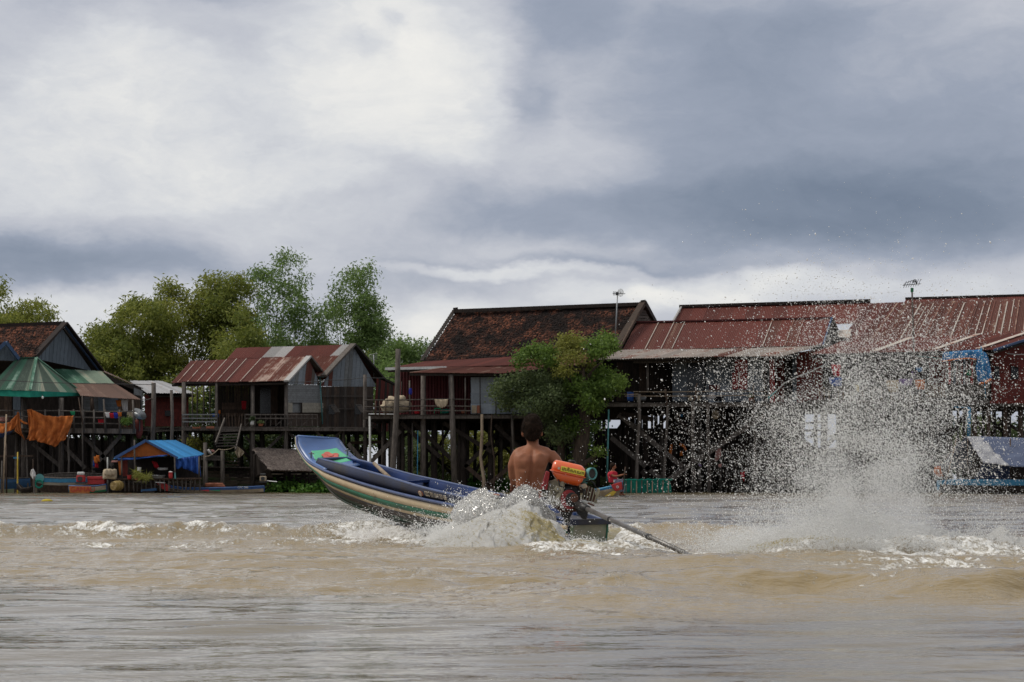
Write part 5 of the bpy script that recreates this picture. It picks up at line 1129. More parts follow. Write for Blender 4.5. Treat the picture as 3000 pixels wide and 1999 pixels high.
for x, r, y in ((1124, .14, 1230), (1150, .16, 1215), (1180, .12, 1230), (1198, .11, 1230), (1240, .17, 1100), (1271, .20, 1230), (1297, .08, 1235), (1345, .13, 1235), (1357, .20, 1235), (1437, .18, 1232), (1500, .12, 1232)): post(H, x, y, x+R.uniform(-2, 2), 1450, 129.6 if x != 1240 else 128.6, r, 'wood_dark' if x not in (1150, 1240) else 'wood_grey')
post(H, 1321, 1098, 1333, 1450, 127.7, .18, 'wood_grey'); post(H, 1363, 1107, 1363, 1213, 127.7, .05, 'wood_grey')
post(H, 1412, 1214, 1414, 1450, 127.6, .10, 'wood_pale', bend=.10); post(H, 1441, 1214, 1445, 1450, 127.6, .045, 'wood_brown', bend=.08); post(H, 1500, 1216, 1505, 1330, 127.6, .09, 'wood_grey')
post(H, 1083, 1220, 1086, 1450, 127.4, .07, 'pale_pipe', 'drain_pipe'); post(H, 1224, 1262, 1222, 1445, 128.2, .03, 'blue_pipe', 'drain_pipe'); post(H, 1208, 1240, 1208, 1450, 128.4, .04, 'wood_grey')
for a, mm in (((1174, 1262, 1086, 1355), 'wood_grey'), ((1208, 1235, 1335, 1358), 'wood_dark'), ((1175, 1240, 1290, 1340), 'wood_dark'), ((1362, 1362, 1450, 1440), 'wood_brown'), ((1540, 1330, 1430, 1420), 'wood_brown'), ((1450, 1245, 1560, 1350), 'wood_dark'), ((1300, 1240, 1450, 1330), 'wood_dark'), ((1440, 1290, 1360, 1370), 'wood_dark'), ((1020, 1300, 1062, 1350), 'wood_grey')):
    bar(H, *a, 129.0, .22, .09, mm, 'brace')
understructure(H, 1090, 1700, 1222, 130.5, 140, 3, 9, braces=9)
for x0, x1, y in ((1020, 1150, 1300), (1022, 1140, 1296)): bar(H, x0, y, x1, y-3, 133, .08, .5, 'wood_brown', 'shelf_board')
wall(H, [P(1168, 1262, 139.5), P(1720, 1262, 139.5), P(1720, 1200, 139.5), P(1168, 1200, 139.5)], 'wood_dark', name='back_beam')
wall(H, [P(1450, 1310, 137), P(1700, 1310, 137), P(1700, 1225, 137), P(1450, 1225, 137)], 'wood_dark', name='shade_backing')  # added dark sheet, stands in for the shade under this floor
planks(H, P(1470, 1290, 136.5), P(1560, 1290, 136.5), P(1560, 1240, 136.5), P(1470, 1240, 136.5), 4, 'wood_brown', True)
# veranda clutter
def bundle(label, x, y, rx, ry, d, m, cat='bundle', seed=0, name='bundle'):
    t = thing(name, label, cat, P(x, y+ry, d)); s = d/F; mb = MB(); mb.ellipsoid(P(x, y, d), (rx*s, min(rx, ry)*s*.8, ry*s), 22, 14)
    rs = random.Random(seed)
    for i, p in enumerate(mb.v):
        q = p-P(x, y, d); a = math.atan2(q.z, q.x); p += q*(.10*math.sin(5*a+seed)+.08*math.sin(9*a+q.y*6)+rs.uniform(-.03, .03)); 
        if q.z < -ry*s*.7: p.z = P(x, y+ry*.75, d).z
    mb.build('cover', M[m], t, smooth=True); MB().tube([P(x-rx*.9, y+ry*.1, d-ry*s*.5), P(x-rx*.3, y-ry*.2, d-ry*s*.92), P(x+rx*.4, y, d-ry*s*.9), P(x+rx*.9, y+ry*.2, d-ry*s*.5)], .02, 5).build('cord', M['wood_grey'], t); return t
bundle('large cream canvas bundle heaped behind the tall post on the deck', 1165, 1188, 37, 29, 128.6, 'canvas_cream', seed=2); bundle('lower cream sack leaning at the left end of the deck', 1134, 1193, 18, 22, 128.2, 'canvas_cream', seed=5)
cloth_thing('pale lace cloth hanging over the deck rail before the maroon wall', 'cloth', [[(1273, 1170), (1293, 1171), (1313, 1170)], [(1276, 1184), (1293, 1188), (1311, 1184)], [(1284, 1192), (1293, 1196), (1304, 1192)]], 'canvas_cream', folds=3, amp=.05, d=127.4, sub=8)
cloth_thing('blue cap hanging on the thin post in front of the maroon wall', 'cap', [[(1199, 1138), (1206, 1138)], [(1197, 1150), (1208, 1150)], [(1199, 1156), (1205, 1157)]], 'blue_cloth', 'cap', folds=1, amp=.04, d=128.2, sub=5)
t = thing('stool', 'green plastic stool under the lace cloth', 'stool', P(1282, 1212, 128.6)); MB().box(P(1282, 1197, 128.6), (.34, .34, .05)).build('seat', M['green_cloth'], t); [MB().beam(P(1282+sx*8, 1197, 128.6+sy*.14), P(1282+sx*10, 1212, 128.6+sy*.16), .04, .04).build('leg', M['green_cloth'], t) for sx in (-1, 1) for sy in (-1, 1)]
pot('basin', 'dark green basin standing right of the green stool', 'basin', 1305, 1212, 22, 12, 128.8, 'teal_cloth'); pot('basin', 'small red basin on the deck right of the canvas bundle', 'basin', 1222, 1213, 14, 7, 128.2, 'red_cloth')
pot('jar', 'brown jar beside the orange patch at the grey tin wall', 'jar', 1360, 1212, 16, 10, 128.6, 'terracotta')
lone_post('tallest grey post rising above the red eave left of the tiled house', 1166, 1023, 1148, 1450, 127.2, .17, .05); lone_post('brown post in front of the right end of the board wall', 1069, 1098, 1069, 1230, 129.0, .10, .02)
# antenna with a mesh dish
def mast(t, x0, y0, x1, y1, d, r=.035, m='metal_grey'): return MB().tube([P(x0, y0, d), P((x0+x1)/2+.5, (y0+y1)/2, d), P(x1, y1, d)], r, 6).build('mast', M[m], t, smooth=True)
t = thing('antenna', 'tall mast with a small round mesh aerial beside the tiled gable', 'antenna', P(1801, 1005, 128.5)); mast(t, 1809, 864, 1801, 1005, 128.5)
c = P(1818, 858, 128.5)
for r_ in (.06, .12, .17, .21): MB().tube([c+Vector((r_*.75*math.cos(a*.4), -.04, r_*math.sin(a*.4))) for a in range(17)], .008, 4).build('dish_ring', M['pale_pipe'], t)
for k in range(8): MB().tube([c, c+Vector((.16*math.cos(k*.785), -.04, .21*math.sin(k*.785)))], .006, 4).build('dish_rib', M['pale_pipe'], t)
MB().tube([P(1795, 860, 128.4), P(1832, 861, 128.4)], .018, 5).build('boom', M['dark_metal'], t)
for k in range(5): MB().tube([P(1797+k*3.6, 854, 128.4), P(1797+k*3.6, 866, 128.4)], .013, 4).build('element', M['dark_metal'], t)
MB().box(P(1808, 861, 128.4), (.12, .1, .16)).build('junction_box', M['dark_metal'], t)
# ------------------------------------------------------------------ red tin house, centre right
H = thing('stilt_house', 'long rusty red tin-roofed house with pale patched awning and red shutters', 'house', P(2150, HZ, 136))
sheets(H, P(1960, 968, 137.5), P(2560, 945, 135.6), P(2547, 884, 138.5), P(1996, 900, 140), 14, 1, 'tin_rust_even', eave_jit=.02)
bar(H, 1990, 898, 2550, 881, 139.9, .16, .26, 'wood_dark', 'ridge_cap', d1=138.3); MB().beam(P(1996, 900, 139.8), P(1962, 960, 137.3), .1, .1).build('verge_strip', M['tin_bare'], H)
sheets(H, P(2600, 945, 146), P(1960, 968, 146), P(1996, 900, 140.1), P(2547, 884, 138.6), 10, 1, 'tin_rust_even')
fA, fB, fC, fD = P(1822, 1028, 131.0), P(2412, 1012, 129.4), P(2437, 932, 133.0), P(1866, 946, 134.6)
sheets(H, fA, fB, fC, fD, 20, 1, pick=lambda i, r: 'tin_rust_striped' if i in (2, 4, 14, 16) else 'tin_rust_even', eave_jit=.02)
for u in (.115, .195, .70, .81, .25, .86): MB().beam(lerp(fA, fB, u)+Vector((0, -.02, .05)), lerp(fD, fC, u)+Vector((0, -.02, .05)), .045 if u < .8 else .03, .02).build('roof_seam', M['tin_awning'], H)
roof_under(H, P(1824, 1032, 131.1), P(2410, 1016, 129.5), P(2437, 936, 133), P(1866, 950, 134.6))
bar(H, 1864, 944, 2436, 931, 134.5, .08, .2, 'tin_maroon', 'ridge_cap', d1=132.9)
sheets(H, P(2440, 1020, 137.5), P(1822, 1030, 138.5), P(1866, 946, 134.7), P(2437, 932, 133.1), 10, 1, 'tin_rust_even')
gable(H, P(2409, 1020, 129.8), P(2470, 1004, 134.4), P(2437, 938, 133.0), 6, 'wood_dark')
MB().beam(P(2437, 931, 132.8), P(2411, 1012, 129.2), .08, .08).build('verge_board', M['wood_navy'], H); MB().beam(P(2437, 931, 132.8), P(2468, 1003, 133.8), .12, .12).build('verge_board', M['wood_dark'], H)
# awning
sheets(H, P(1740, 1054, 127.4), P(2060, 1046, 127.2), P(2140, 1020, 130.6), P(1822, 1026, 131.0), 9, 1, 'tin_awning', corr=.14, amp=.03)
sheets(H, P(2055, 1046, 127.2), P(2290, 1044, 127.0), P(2400, 1012, 129.8), P(2135, 1020, 130.6), 7, 1, 'tin_awning', corr=.14, amp=.03, pick=lambda i, r: 'tin_rust_striped' if i in (1,) else 'tin_awning')
sheets(H, P(2290, 1044, 127.0), P(2360, 1026, 127.6), P(2412, 1004, 130), P(2396, 1012, 129.7), 2, 1, 'tin_awning')
bar(H, 1750, 1056, 2290, 1050, 127.6, .10, .1, 'wood_dark', 'eave_beam'); bar(H, 1855, 1062, 2068, 1060, 128.2, .10, .1, 'wood_grey', 'lintel')
# walls
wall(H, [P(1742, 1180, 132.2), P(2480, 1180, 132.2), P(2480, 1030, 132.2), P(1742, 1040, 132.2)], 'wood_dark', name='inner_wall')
planks(H, P(1806, 1176, 131.8), P(1892, 1176, 131.8), P(1892, 1062, 131.8), P(1806, 1062, 131.8), 9, 'wood_dark', False, pick=lambda i: R.choice(['wood_dark', 'wood_brown', 'wood_dark']))
planks(H, P(1904, 1176, 131.8), P(1970, 1176, 131.8), P(1970, 1062, 131.8), P(1904, 1062, 131.8), 5, 'wood_dark', False)
MB().prism([P(1970, 1176, 131.0), P(2012, 1176, 131.0), P(2012, 1062, 131.0), P(1970, 1062, 131.0)], (0, .06, 0), uv=[(0, 0), (1, 0), (1, 2), (0, 2)]).build('door_leaf', M['tin_grey_wall'], H)
MB().prism([P(2012, 1176, 131.1), P(2068, 1176, 131.1), P(2068, 1062, 131.1), P(2012, 1062, 131.1)], (0, .06, 0)).build('doorway', M['glass_dark'], H)
sheets(H, P(2068, 1176, 130.6), P(2240, 1176, 130.4), P(2240, 1047, 130.4), P(2068, 1048, 130.6), 8, 1, 'tin_grey_wall', 'wall_sheet', corr=.16, amp=.025, eave_jit=.01)
sheets(H, P(2076, 1177, 130.5), P(2150, 1177, 130.5), P(2150, 1130, 130.5), P(2076, 1130, 130.5), 2, 1, 'tin_light_grey', 'wall_sheet', corr=.16, amp=.025)
for (x0, x1, y0, y1) in ((2153, 2190, 1048, 1091), (2145, 2163, 1092, 1141), (2166, 2190, 1092, 1141)): MB().prism([P(x0, y1, 130.15), P(x1, y1, 130.15), P(x1, y0, 130.15), P(x0, y0, 130.15)], (0, .05, 0)).build('shutter', M['shutter_red'], H, bevel=.02)
MB().prism([P(2078, 1143, 130.2), P(2110, 1143, 130.2), P(2110, 1129, 130.2), P(2078, 1129, 130.2)], (0, .05, 0)).build('hatch', M['wood_red'], H)
for x, mm in ((2240, 'wood_brown'), (2250, 'grey_plank')): post(H, x, 1048, x, 1178, 130.2, .05, mm, square=True)
planks(H, P(2256, 1180, 130.2), P(2272, 1180, 130.2), P(2268, 1052, 130.2), P(2254, 1052, 130.2), 2, 'shutter_red', False)
planks(H, P(2275, 1178, 131), P(2320, 1178, 131), P(2320, 1050, 131), P(2275, 1050, 131), 4, 'wood_brown', False, pick=lambda i: R.choice(['wood_red', 'wood_dark']))
planks(H, P(2322, 1178, 130.2), P(2334, 1178, 130.2), P(2334, 1040, 130.2), P(2322, 1040, 130.2), 1, 'wood_blue', False)
planks(H, P(2334, 1180, 129.8), P(2410, 1182, 129.4), P(2410, 1020, 129.4), P(2334, 1034, 129.8), 17, 'wood_red', True)
post(H, 1897, 1060, 1897, 1150, 128.6, .09, 'wood_grey')
deck(H, 1738, 1180, 2300, 1180, 127.4, 138)
bar(H, 1738, 1189, 2300, 1189, 127.6, .16, .1, 'wood_dark', 'edge_beam')
for y, x0, x1 in ((1148, 1855, 2250), (1161, 1830, 2280), (1155, 1755, 1870)): bar(H, x0, y, x1, y+R.uniform(-3, 3), 127.2, .05, m='wood_pale', name='rail', round_=True)
for x0, y0, x1, y1, r in ((1872, 1155, 1864, 1450, .11), (1950, 1140, 1951, 1192, .06), (1956, 1188, 1945, 1450, .09), (2043, 1123, 2031, 1180, .05), (2030, 1178, 2030, 1450, .13), (2074, 1190, 2076, 1450, .11), (2208, 1122, 2208, 1192, .05), (2209, 1185, 2212, 1450, .07)): post(H, x0, y0, x1, y1, 127.2, r, 'wood_grey' if r > .06 else 'wood_brown', bend=.05)
post(H, 1783, 1200, 1778, 1410, 127.0, .055, 'teal_paint', 'drain_pipe')
for x in (1835, 1852, 1890, 1937, 1975, 2110, 2160, 2260, 2320): post(H, x, 1190, x+R.uniform(-2, 2), 1450, R.uniform(131, 135), R.uniform(.12, .2), 'wood_dark')
for a in ((1812, 1214, 2005, 1372), (1790, 1282, 1938, 1405), (1960, 1405, 2240, 1215), (1820, 1212, 1915, 1230), (1980, 1220, 2100, 1370), (2250, 1210, 2400, 1330), (1880, 1390, 1950, 1320)): bar(H, *a, 129.2, .26, .10, 'wood_grey' if a[0] in (1812, 1960, 1790) else 'wood_dark', 'brace')
understructure(H, 1745, 2300, 1192, 131, 142, 4, 12, braces=10)
wall(H, [P(1960, 1447, 141), P(2345, 1447, 141), P(2345, 1195, 141), P(1960, 1195, 141)], 'wood_dark', name='shade_backing')  # added dark sheets, the black shade below the long deck as colour
wall(H, [P(1740, 1218, 141), P(1960, 1218, 141), P(1960, 1190, 141), P(1740, 1190, 141)], 'wood_dark', name='shade_backing'); wall(H, [P(1740, 1447, 143), P(1960, 1447, 143), P(1960, 1255, 143), P(1740, 1255, 143)], 'wood_dark', name='shade_backing')
# things on and under this deck
for a in (('bucket', 'blue plastic barrel on the left of the long deck', 'barrel', 1847, 1176, 20, 26, 129, 'blue_plastic', 1.0), ('basin', 'wide grey wash basin right of the blue barrel', 'basin', 1878, 1174, 32, 13, 128.6, 'metal_grey', 1.1), ('bucket', 'pale bucket under the long deck rail, left of the dark basin', 'bucket', 2022, 1175, 12, 15, 128.6, 'canvas_cream', 1.1),
          ('bucket', 'grey bucket standing below the small red hatch', 'bucket', 2062, 1174, 12, 20, 128.8, 'metal_grey', 1.0), ('bucket', 'pale yellow bucket between two grey ones on the long deck', 'bucket', 2047, 1175, 10, 12, 128.4, 'canvas_cream', 1.1), ('basin', 'black basin below the white sheet on the deck', 'basin', 2106, 1176, 30, 13, 128.4, 'black_cloth', 1.15)): pot(*a)
cloth_thing('crumpled white plastic sheet on the deck beside the black basin', 'sheet', [[(2078, 1155), (2092, 1151), (2096, 1162)], [(2070, 1166), (2084, 1170), (2094, 1166)]], 'white_cloth', folds=2, amp=.06, d=128.1, sub=6)
pot('plant_pot', 'leafy potted plant at the right corner of the long deck', 'potted plant', 2200, 1176, 14, 10, 128, 'terracotta', plant='leaf_weed')
bundle('pale bag hanging under the long deck from a beam', 2096, 1216, 11, 16, 128.6, 'canvas_cream', 'bag', 3, 'bag')
for i, (r_, m_, lab) in enumerate([([[(1992, 1298), (2004, 1302), (2012, 1316)], [(1990, 1304), (2002, 1312), (2010, 1324)]], 'orange_cloth', 'orange cloth slanting across the dark under the deck'), ([[(1964, 1302), (1970, 1302)], [(1958, 1330), (1968, 1332)]], 'orange_cloth', 'narrow dull orange cloth hanging left of the slanting one'), ([[(1993, 1322), (2000, 1322)], [(1991, 1336), (2000, 1336)]], 'orange_cloth', 'small orange rag hanging below the slanting cloth'),
      ([[(2096, 1316), (2112, 1314)], [(2095, 1340), (2112, 1338)], [(2094, 1352), (2104, 1350)]], 'pink_cloth', 'pale pink towel hanging under the long brace'), ([[(2104, 1362), (2114, 1358)], [(2106, 1369), (2113, 1369)]], 'pink_cloth', 'scrap of pink towel below the larger one'), ([[(2168, 1385), (2182, 1382)], [(2174, 1400), (2180, 1412)]], 'red_cloth', 'red rag hanging low in the spray'), ([[(2046, 1358), (2054, 1362)], [(2048, 1366), (2056, 1367)]], 'purple_cloth', 'purple rag under the deck near the middle post'), ([[(1994, 1214), (2000, 1213)], [(1994, 1222), (2000, 1222)]], 'tarp_sky', 'sky blue scrap under the long deck beams')]):
    cloth_thing(lab, 'cloth', r_, m_, 'rag', 'rags hanging under the long deck', folds=1, amp=.05, d=130 if i < 4 else 129, sub=6)
# fish pen with the green net
t = thing('fish_pen', 'green net pen held up by short sticks at the water edge', 'fish pen', P(1895, HZ, 125.5))
drape(t, [[(1828, 1406), (1860, 1408), (1895, 1408), (1930, 1407), (1962, 1410)], [(1828, 1424), (1860, 1424), (1895, 1424), (1930, 1424), (1966, 1424)], [(1826, 1444), (1860, 1445), (1895, 1445), (1930, 1445), (1968, 1444)]], 'n', folds=7, amp=.06, d=125.4, sub=10)[0].build('net', M['teal_cloth'], t, smooth=True, solid=.01)
for i in range(9): x = 1834+i*15.5; post(t, x, 1404, x+R.uniform(-2, 2), 1446, 125.2, .035, 'wood_pale' if i % 3 else 'wood_grey', 'stick')
MB().tube([P(1826+k*9, 1406+R.uniform(-2, 2), 125.2) for k in range(17)], .05, 5).build('net_edge', M['teal_cloth'], t)
t = thing('pipe', 'long pale hose running down from the red house to the deck corner', 'hose', P(2252, 1168, 127)); MB().tube([P(2250, 1168, 127), P(2275, 1145, 127), P(2300, 1122, 127), P(2335, 1104, 127), P(2375, 1090, 127), P(2420, 1066, 127)], .035, 6).build('tube', M['pale_pipe'], t, smooth=True); MB().tube([P(2250, 1168, 126.96), P(2274, 1146, 126.96)], .045, 6).build('sleeve', M['teal_paint'], t)
# ------------------------------------------------------------------ far right striped-roof house
H = thing('stilt_house', 'wide house at the right with pale-striped rusty roof and red plank end wall', 'house', P(2720, HZ, 136))
sheets(H, P(2640, 900, 138), P(3080, 890, 137), P(3080, 864, 138.5), P(2655, 876, 139.5), 10, 1, 'tin_rust_even'); bar(H, 2652, 875, 3080, 863, 139.4, .12, .24, 'wood_dark', 'ridge_cap', d1=138.4)
sA, sB, sC, sD = P(2455, 1002, 131.6), P(3080, 984, 129.8), P(3080, 874, 135.4), P(2548, 889, 137)
sheets(H, sA, sB, sC, sD, 22, 1, pick=lambda i, r: 'tin_rust_even' if i < 4 else 'tin_rust_striped', eave_jit=.02)
roof_under(H, P(2457, 1006, 131.7), P(3080, 988, 129.9), P(3080, 878, 135.4), P(2548, 893, 137))
for i in range(4, 30):
    u = (i+R.uniform(-.25, .25))/30; a, b = lerp(sA, sB, u)+Vector((0, -.02, .045)), lerp(sD, sC, u)+Vector((0, -.02, .045)); MB().beam(lerp(a, b, R.uniform(0, .12)), lerp(a, b, R.uniform(.85, .99)), R.uniform(.03, .09), .012).build('roof_seam', M[R.choice(['tin_awning', 'tin_rust_striped', 'tin_rust_striped'])], H)
MB().prism([P(2456, 988, 131.6), P(2490, 990, 131.4), P(2494, 967, 133), P(2452, 968, 133.2)], (0, .04, .02), uv=[(0, 0), (1, 0), (1, 1), (0, 1)]).build('roof_patch', M['tin_awning'], H)
lA, lB, lC, lD = P(2376, 1038, 126.8), P(2912, 1025, 125.6), P(3080, 970, 128.6), P(2462, 1002, 131.0)
sheets(H, lA, lB, lC, lD, 20, 1, pick=lambda i, r: R.choice(['tin_rust_even', 'tin_rust_even', 'tin_rust']), eave_jit=.02); roof_under(H, P(2380, 1041, 126.9), P(2910, 1029, 125.7), P(3080, 975, 128.6), P(2462, 1006, 131.0))
for u in (.34, .66, .90): a, b = lerp(lA, lB, u)+Vector((0, -.02, .05)), lerp(lD, lC, u)+Vector((0, -.02, .05)); MB().beam(lerp(a, b, .05), b, .42, .02).build('pale_sheet', M['tin_awning'], H)
MB().beam(P(2912, 1026, 125.4), P(3080, 972, 128.2), .08, .12).build('verge_board', M['wood_navy'], H)
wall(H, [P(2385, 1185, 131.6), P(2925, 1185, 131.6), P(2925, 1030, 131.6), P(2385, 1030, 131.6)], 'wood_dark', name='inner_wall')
planks(H, P(2722, 1150, 130.6), P(2770, 1150, 130.6), P(2770, 1042, 130.6), P(2722, 1042, 130.6), 11, 'wood_red', True)
planks(H, P(2905, 1176, 127.0), P(3080, 1176, 128.6), P(3080, 992, 128.6), P(2905, 1026, 127.0), 19, 'wood_red', True)
for x0, x1 in ((2914, 2928), (2962, 2984)):
    d = 127.0 if x0 < 2950 else 127.6
    MB().prism([P(x0, 1111, d-.15), P(x1, 1111, d-.15), P(x1, 1068, d-.15), P(x0, 1064, d-.15)], (0, .1, 0)).build('window', M['glass_dark'], H); MB().prism([P(x0-2, 1063, d-.25), P(x1+22, 1078, d-.7), P(x1+22, 1084, d-.7), P(x0-2, 1070, d-.25)], (0, .04, .03)).build('window_flap', M['wood_red'], H)
deck(H, 2372, 1172, 2910, 1172, 126.6, 138); deck(H, 2910, 1180, 3080, 1180, 127.2, 138); bar(H, 2900, 1178, 3080, 1178, 126.6, .16, .1, 'wood_red', 'sill_beam')
# balcony cabin
planks(H, P(2764, 1126, 126.4), P(2858, 1126, 126.4), P(2858, 1056, 126.4), P(2764, 1056, 126.4), 13, 'wood_red', False, pick=lambda i: ['wood_red', 'wood_grey', 'shutter_red', 'wood_brown', 'wood_blue', 'wood_red', 'wood_grey', 'wood_red', 'green_paint' if 0 else 'wood_blue', 'wood_red', 'wood_brown', 'shutter_red', 'wood_grey'][i])
planks(H, P(2770, 1160, 126.2), P(2856, 1160, 126.2), P(2856, 1132, 126.2), P(2770, 1134, 126.2), 3, 'wood_grey', True)
MB().prism([P(2832, 1100, 126.2), P(2846, 1100, 126.2), P(2846, 1084, 126.2), P(2832, 1084, 126.2)], (0, .04, 0)).build('shutter', M['green_cloth'], H)
planks(H, P(2862, 1160, 126.3), P(2898, 1160, 126.6), P(2898, 1108, 126.6), P(2862, 1108, 126.3), 6, 'wood_grey', False)
drape(H, [[(2762, 1034), (2800, 1029), (2840, 1026), (2878, 1024)], [(2761, 1062), (2798, 1057), (2836, 1054), (2870, 1056)]], 'a', folds=3, amp=.05, d=125.6, sub=8)[0].build('awning_sheet', M['tarp_sky'], H, smooth=True, solid=.012)
drape(H, [[(2872, 1026), (2888, 1034), (2896, 1050)], [(2858, 1075), (2880, 1080), (2902, 1085)], [(2866, 1126), (2886, 1122), (2906, 1110)]], 'a', folds=2, amp=.08, d=125.4, sub=8)[0].build('awning_sheet', M['tarp_sky'], H, smooth=True, solid=.012)
MB().tube([P(2761, 1059, 125.4), P(2800, 1053, 125.4), P(2838, 1050, 125.4), P(2860, 1054, 125.4)], .04, 5).build('awning_hem', M['orange_cloth'], H); MB().tube([P(2868, 1124, 125.2), P(2886, 1122, 125.2), P(2904, 1111, 125.2)], .07, 5).build('awning_hem', M['orange_cloth'], H)
post(H, 2874, 1014, 2888, 1165, 125.0, .03, 'blue_pipe', 'stay_pole'); post(H, 2840, 1196, 2838, 1280, 126.2, .10, 'blue_pipe', 'drain_pipe'); bar(H, 2795, 1193, 2842, 1194, 126.2, .06, m='blue_pipe', name='drain_pipe')
for i in range(12): x = 2712+i*5; post(H, x, 1124+R.uniform(-4, 6), x+1, 1165, 126.3, .03, 'wood_pale', 'baluster')
for i in range(22): x = 2400+i*14; post(H, x, 1140+R.uniform(-6, 6), x+1, 1172, 126.5, .03, R.choice(['wood_grey', 'wood_pale']), 'baluster')
bar(H, 2385, 1142, 2760, 1144, 126.4, .05, m='wood_grey', name='rail', round_=True); bar(H, 2640, 1040, 2760, 1051, 126.4, .05, m='teal_paint', name='pipe', round_=True); bar(H, 2950, 1036, 3080, 1044, 127.0, .05, m='pale_pipe', name='pipe', round_=True)
for x in (2390, 2460, 2540, 2620, 2700, 2780, 2855, 2895, 2945, 2990, 3040): post(H, x, 1178, x+R.uniform(-3, 3), 1450, 127.6, R.uniform(.12, .18), 'wood_dark' if x < 2850 else 'wood_brown')
for a in ((2400, 1330, 2520, 1200), (2560, 1210, 2660, 1330), (2740, 1340, 2830, 1210), (2350, 1300, 2450, 1400)): bar(H, *a, 128.4, .24, .1, 'wood_dark', 'brace')
understructure(H, 2380, 3060, 1185, 129, 140, 3, 12, braces=9)
wall(H, [P(2345, 1447, 140.5), P(2358, 1447, 140.5), P(2358, 1195, 140.5), P(2345, 1195, 140.5)], 'wood_dark', name='shade_backing')  # added dark sheets around the open gap, painted under-floor shade
wall(H, [P(2450, 1447, 140.5), P(2790, 1447, 140.5), P(2790, 1195, 140.5), P(2450, 1195, 140.5)], 'wood_dark', name='shade_backing'); wall(H, [P(2358, 1447, 140.5), P(2450, 1447, 140.5), P(2450, 1312, 140.5), P(2358, 1312, 140.5)], 'wood_dark', name='shade_backing'); wall(H, [P(2358, 1214, 140.5), P(2450, 1214, 140.5), P(2450, 1195, 140.5), P(2358, 1195, 140.5)], 'wood_dark', name='shade_backing')
for a in ((2358, 1240, 2405, 1238), (2358, 1262, 2430, 1260), (2392, 1238, 2376, 1280), (2366, 1280, 2450, 1278)): bar(H, *a, 140, .12, .06, 'wood_dark', 'brace')
for i, (x0, x1, y0, y1, m_, lab) in enumerate([(2438, 2462, 1068, 1104, 'red_cloth', 'red shirt hanging in the dark veranda behind the spray'), (2430, 2466, 1106, 1132, 'tarp_blue', 'blue plastic sheet over the veranda rail'), (2508, 2516, 1128, 1148, 'yellow_cloth', 'small yellow cloth on the veranda rail'), (2598, 2632, 1114, 1150, 'canvas_cream', 'beige patterned blanket over the veranda rail'), (2634, 2672, 1110, 1130, 'purple_cloth', 'lilac blanket over the veranda rail beside the beige one'), (2672, 2682, 1088, 1112, 'purple_cloth', 'purple shirt hanging at the antenna mast'), (2680, 2708, 1112, 1142, 'orange_cloth', 'orange flowered cloth hanging below the mast'), (2684, 2702, 1076, 1090, 'tarp_sky', 'sky blue cap-shaped cloth beside the mast')]):
    garment('cloth', lab, x0, x1, y0, y1, 126.2, m_, 'cloths on the right veranda')
t = thing('antenna', 'tall thin mast with a comb aerial rising over the striped roof', 'antenna', P(2680, 1160, 126)); mast(t, 2672, 850, 2680, 1160, 126.0, .045, 'wood_grey')
MB().tube([P(2645, 836, 126), P(2697, 832, 126)], .02, 5).build('boom', M['dark_metal'], t)
for k in range(7): x = 2650+k*7; MB().tube([P(x-3, 844-k, 126.3), P(x+6, 824-k, 125.7)], .014, 4).build('element', M['dark_metal'], t)
for r_ in (.14, .2, .26): MB().tube([P(2680, 832, 126)+Vector((.10*math.cos(a*.4)*r_/.2, 0, r_*math.sin(a*.4)*.9)) for a in range(8)], .014, 4).build('reflector', M['dark_metal'], t)
MB().tube([P(2646, 838, 126), P(2652, 830, 126), P(2674, 822, 126), P(2686, 826, 126)], .014, 4).build('element', M['dark_metal'], t); MB().box(P(2672, 850, 126), (.14, .12, .22)).build('junction_box', M['green_paint'], t)
t = thing('antenna', 'faint comb aerial in front of the bamboo right of the twin gable', 'antenna', P(1095, 1110, 142)); mast(t, 1095, 1040, 1095, 1110, 142, .03)
for k in range(5): MB().tube([P(1082, 1040+k*4, 142), P(1106, 1036+k*4, 142)], .015, 4).build('element', M['metal_grey'], t)
# covered boat
H = thing('covered_boat', 'moored boat under a slate blue and silver tarpaulin roof at far right', 'boat', P(2900, HZ, 118))
tp = lambda pts, m_, d0, d1, nm='roof_tarpaulin': drape(H, pts, 'x', folds=3, amp=.05, d=d0, sub=8)[0]
def slope_sheet(q, dd, m_, nm='roof_tarpaulin', n=14, amp=.05):
    A, B, C, D = [P(x, y, d) for (x, y), d in zip(q, dd)]; mb = MB()
    for j in range(n+1):
        for i in range(n+1):
            p = bil(A, B, C, D, i/n, j/n); mb.v.append(p+Vector((0, 0, amp*(math.sin(i*1.9+j*.6)*.5+math.sin(j*1.3-i*.8)*.6)*math.sin(math.pi*j/n*.9+.3))))
    for j in range(n):
        for i in range(n): b = j*(n+1)+i; mb.face((b, b+1, b+n+2, b+n+1))
    mb.build(nm, M[m_], H, smooth=True, solid=.015)
slope_sheet([(2953, 1367), (3080, 1372), (3080, 1286), (2868, 1279)], (116.6, 116.6, 119, 119), 'tarp_slate'); slope_sheet([(2880, 1356), (2958, 1366), (2872, 1279), (2832, 1280)], (116.5, 116.5, 119, 119), 'tarp_silver', amp=.09)
slope_sheet([(3080, 1372), (2740, 1372), (2830, 1281), (3080, 1286)], (121.5, 121.5, 119.05, 119.05), 'tarp_slate')
tbt, out = small_boat('', [(2750, 1410, 1436), (2790, 1408, 1446), (2880, 1408, 1450), (3080, 1408, 1450)], 117.5, 'wood_dark', 'blue_pipe', 1.6, bands=[(0, .35, 'blue_pipe')], inner='wood_dark')
for ch in list(tbt.children): ch.parent = H; ch.location = tbt.location-H.location
bpy.data.objects.remove(tbt)
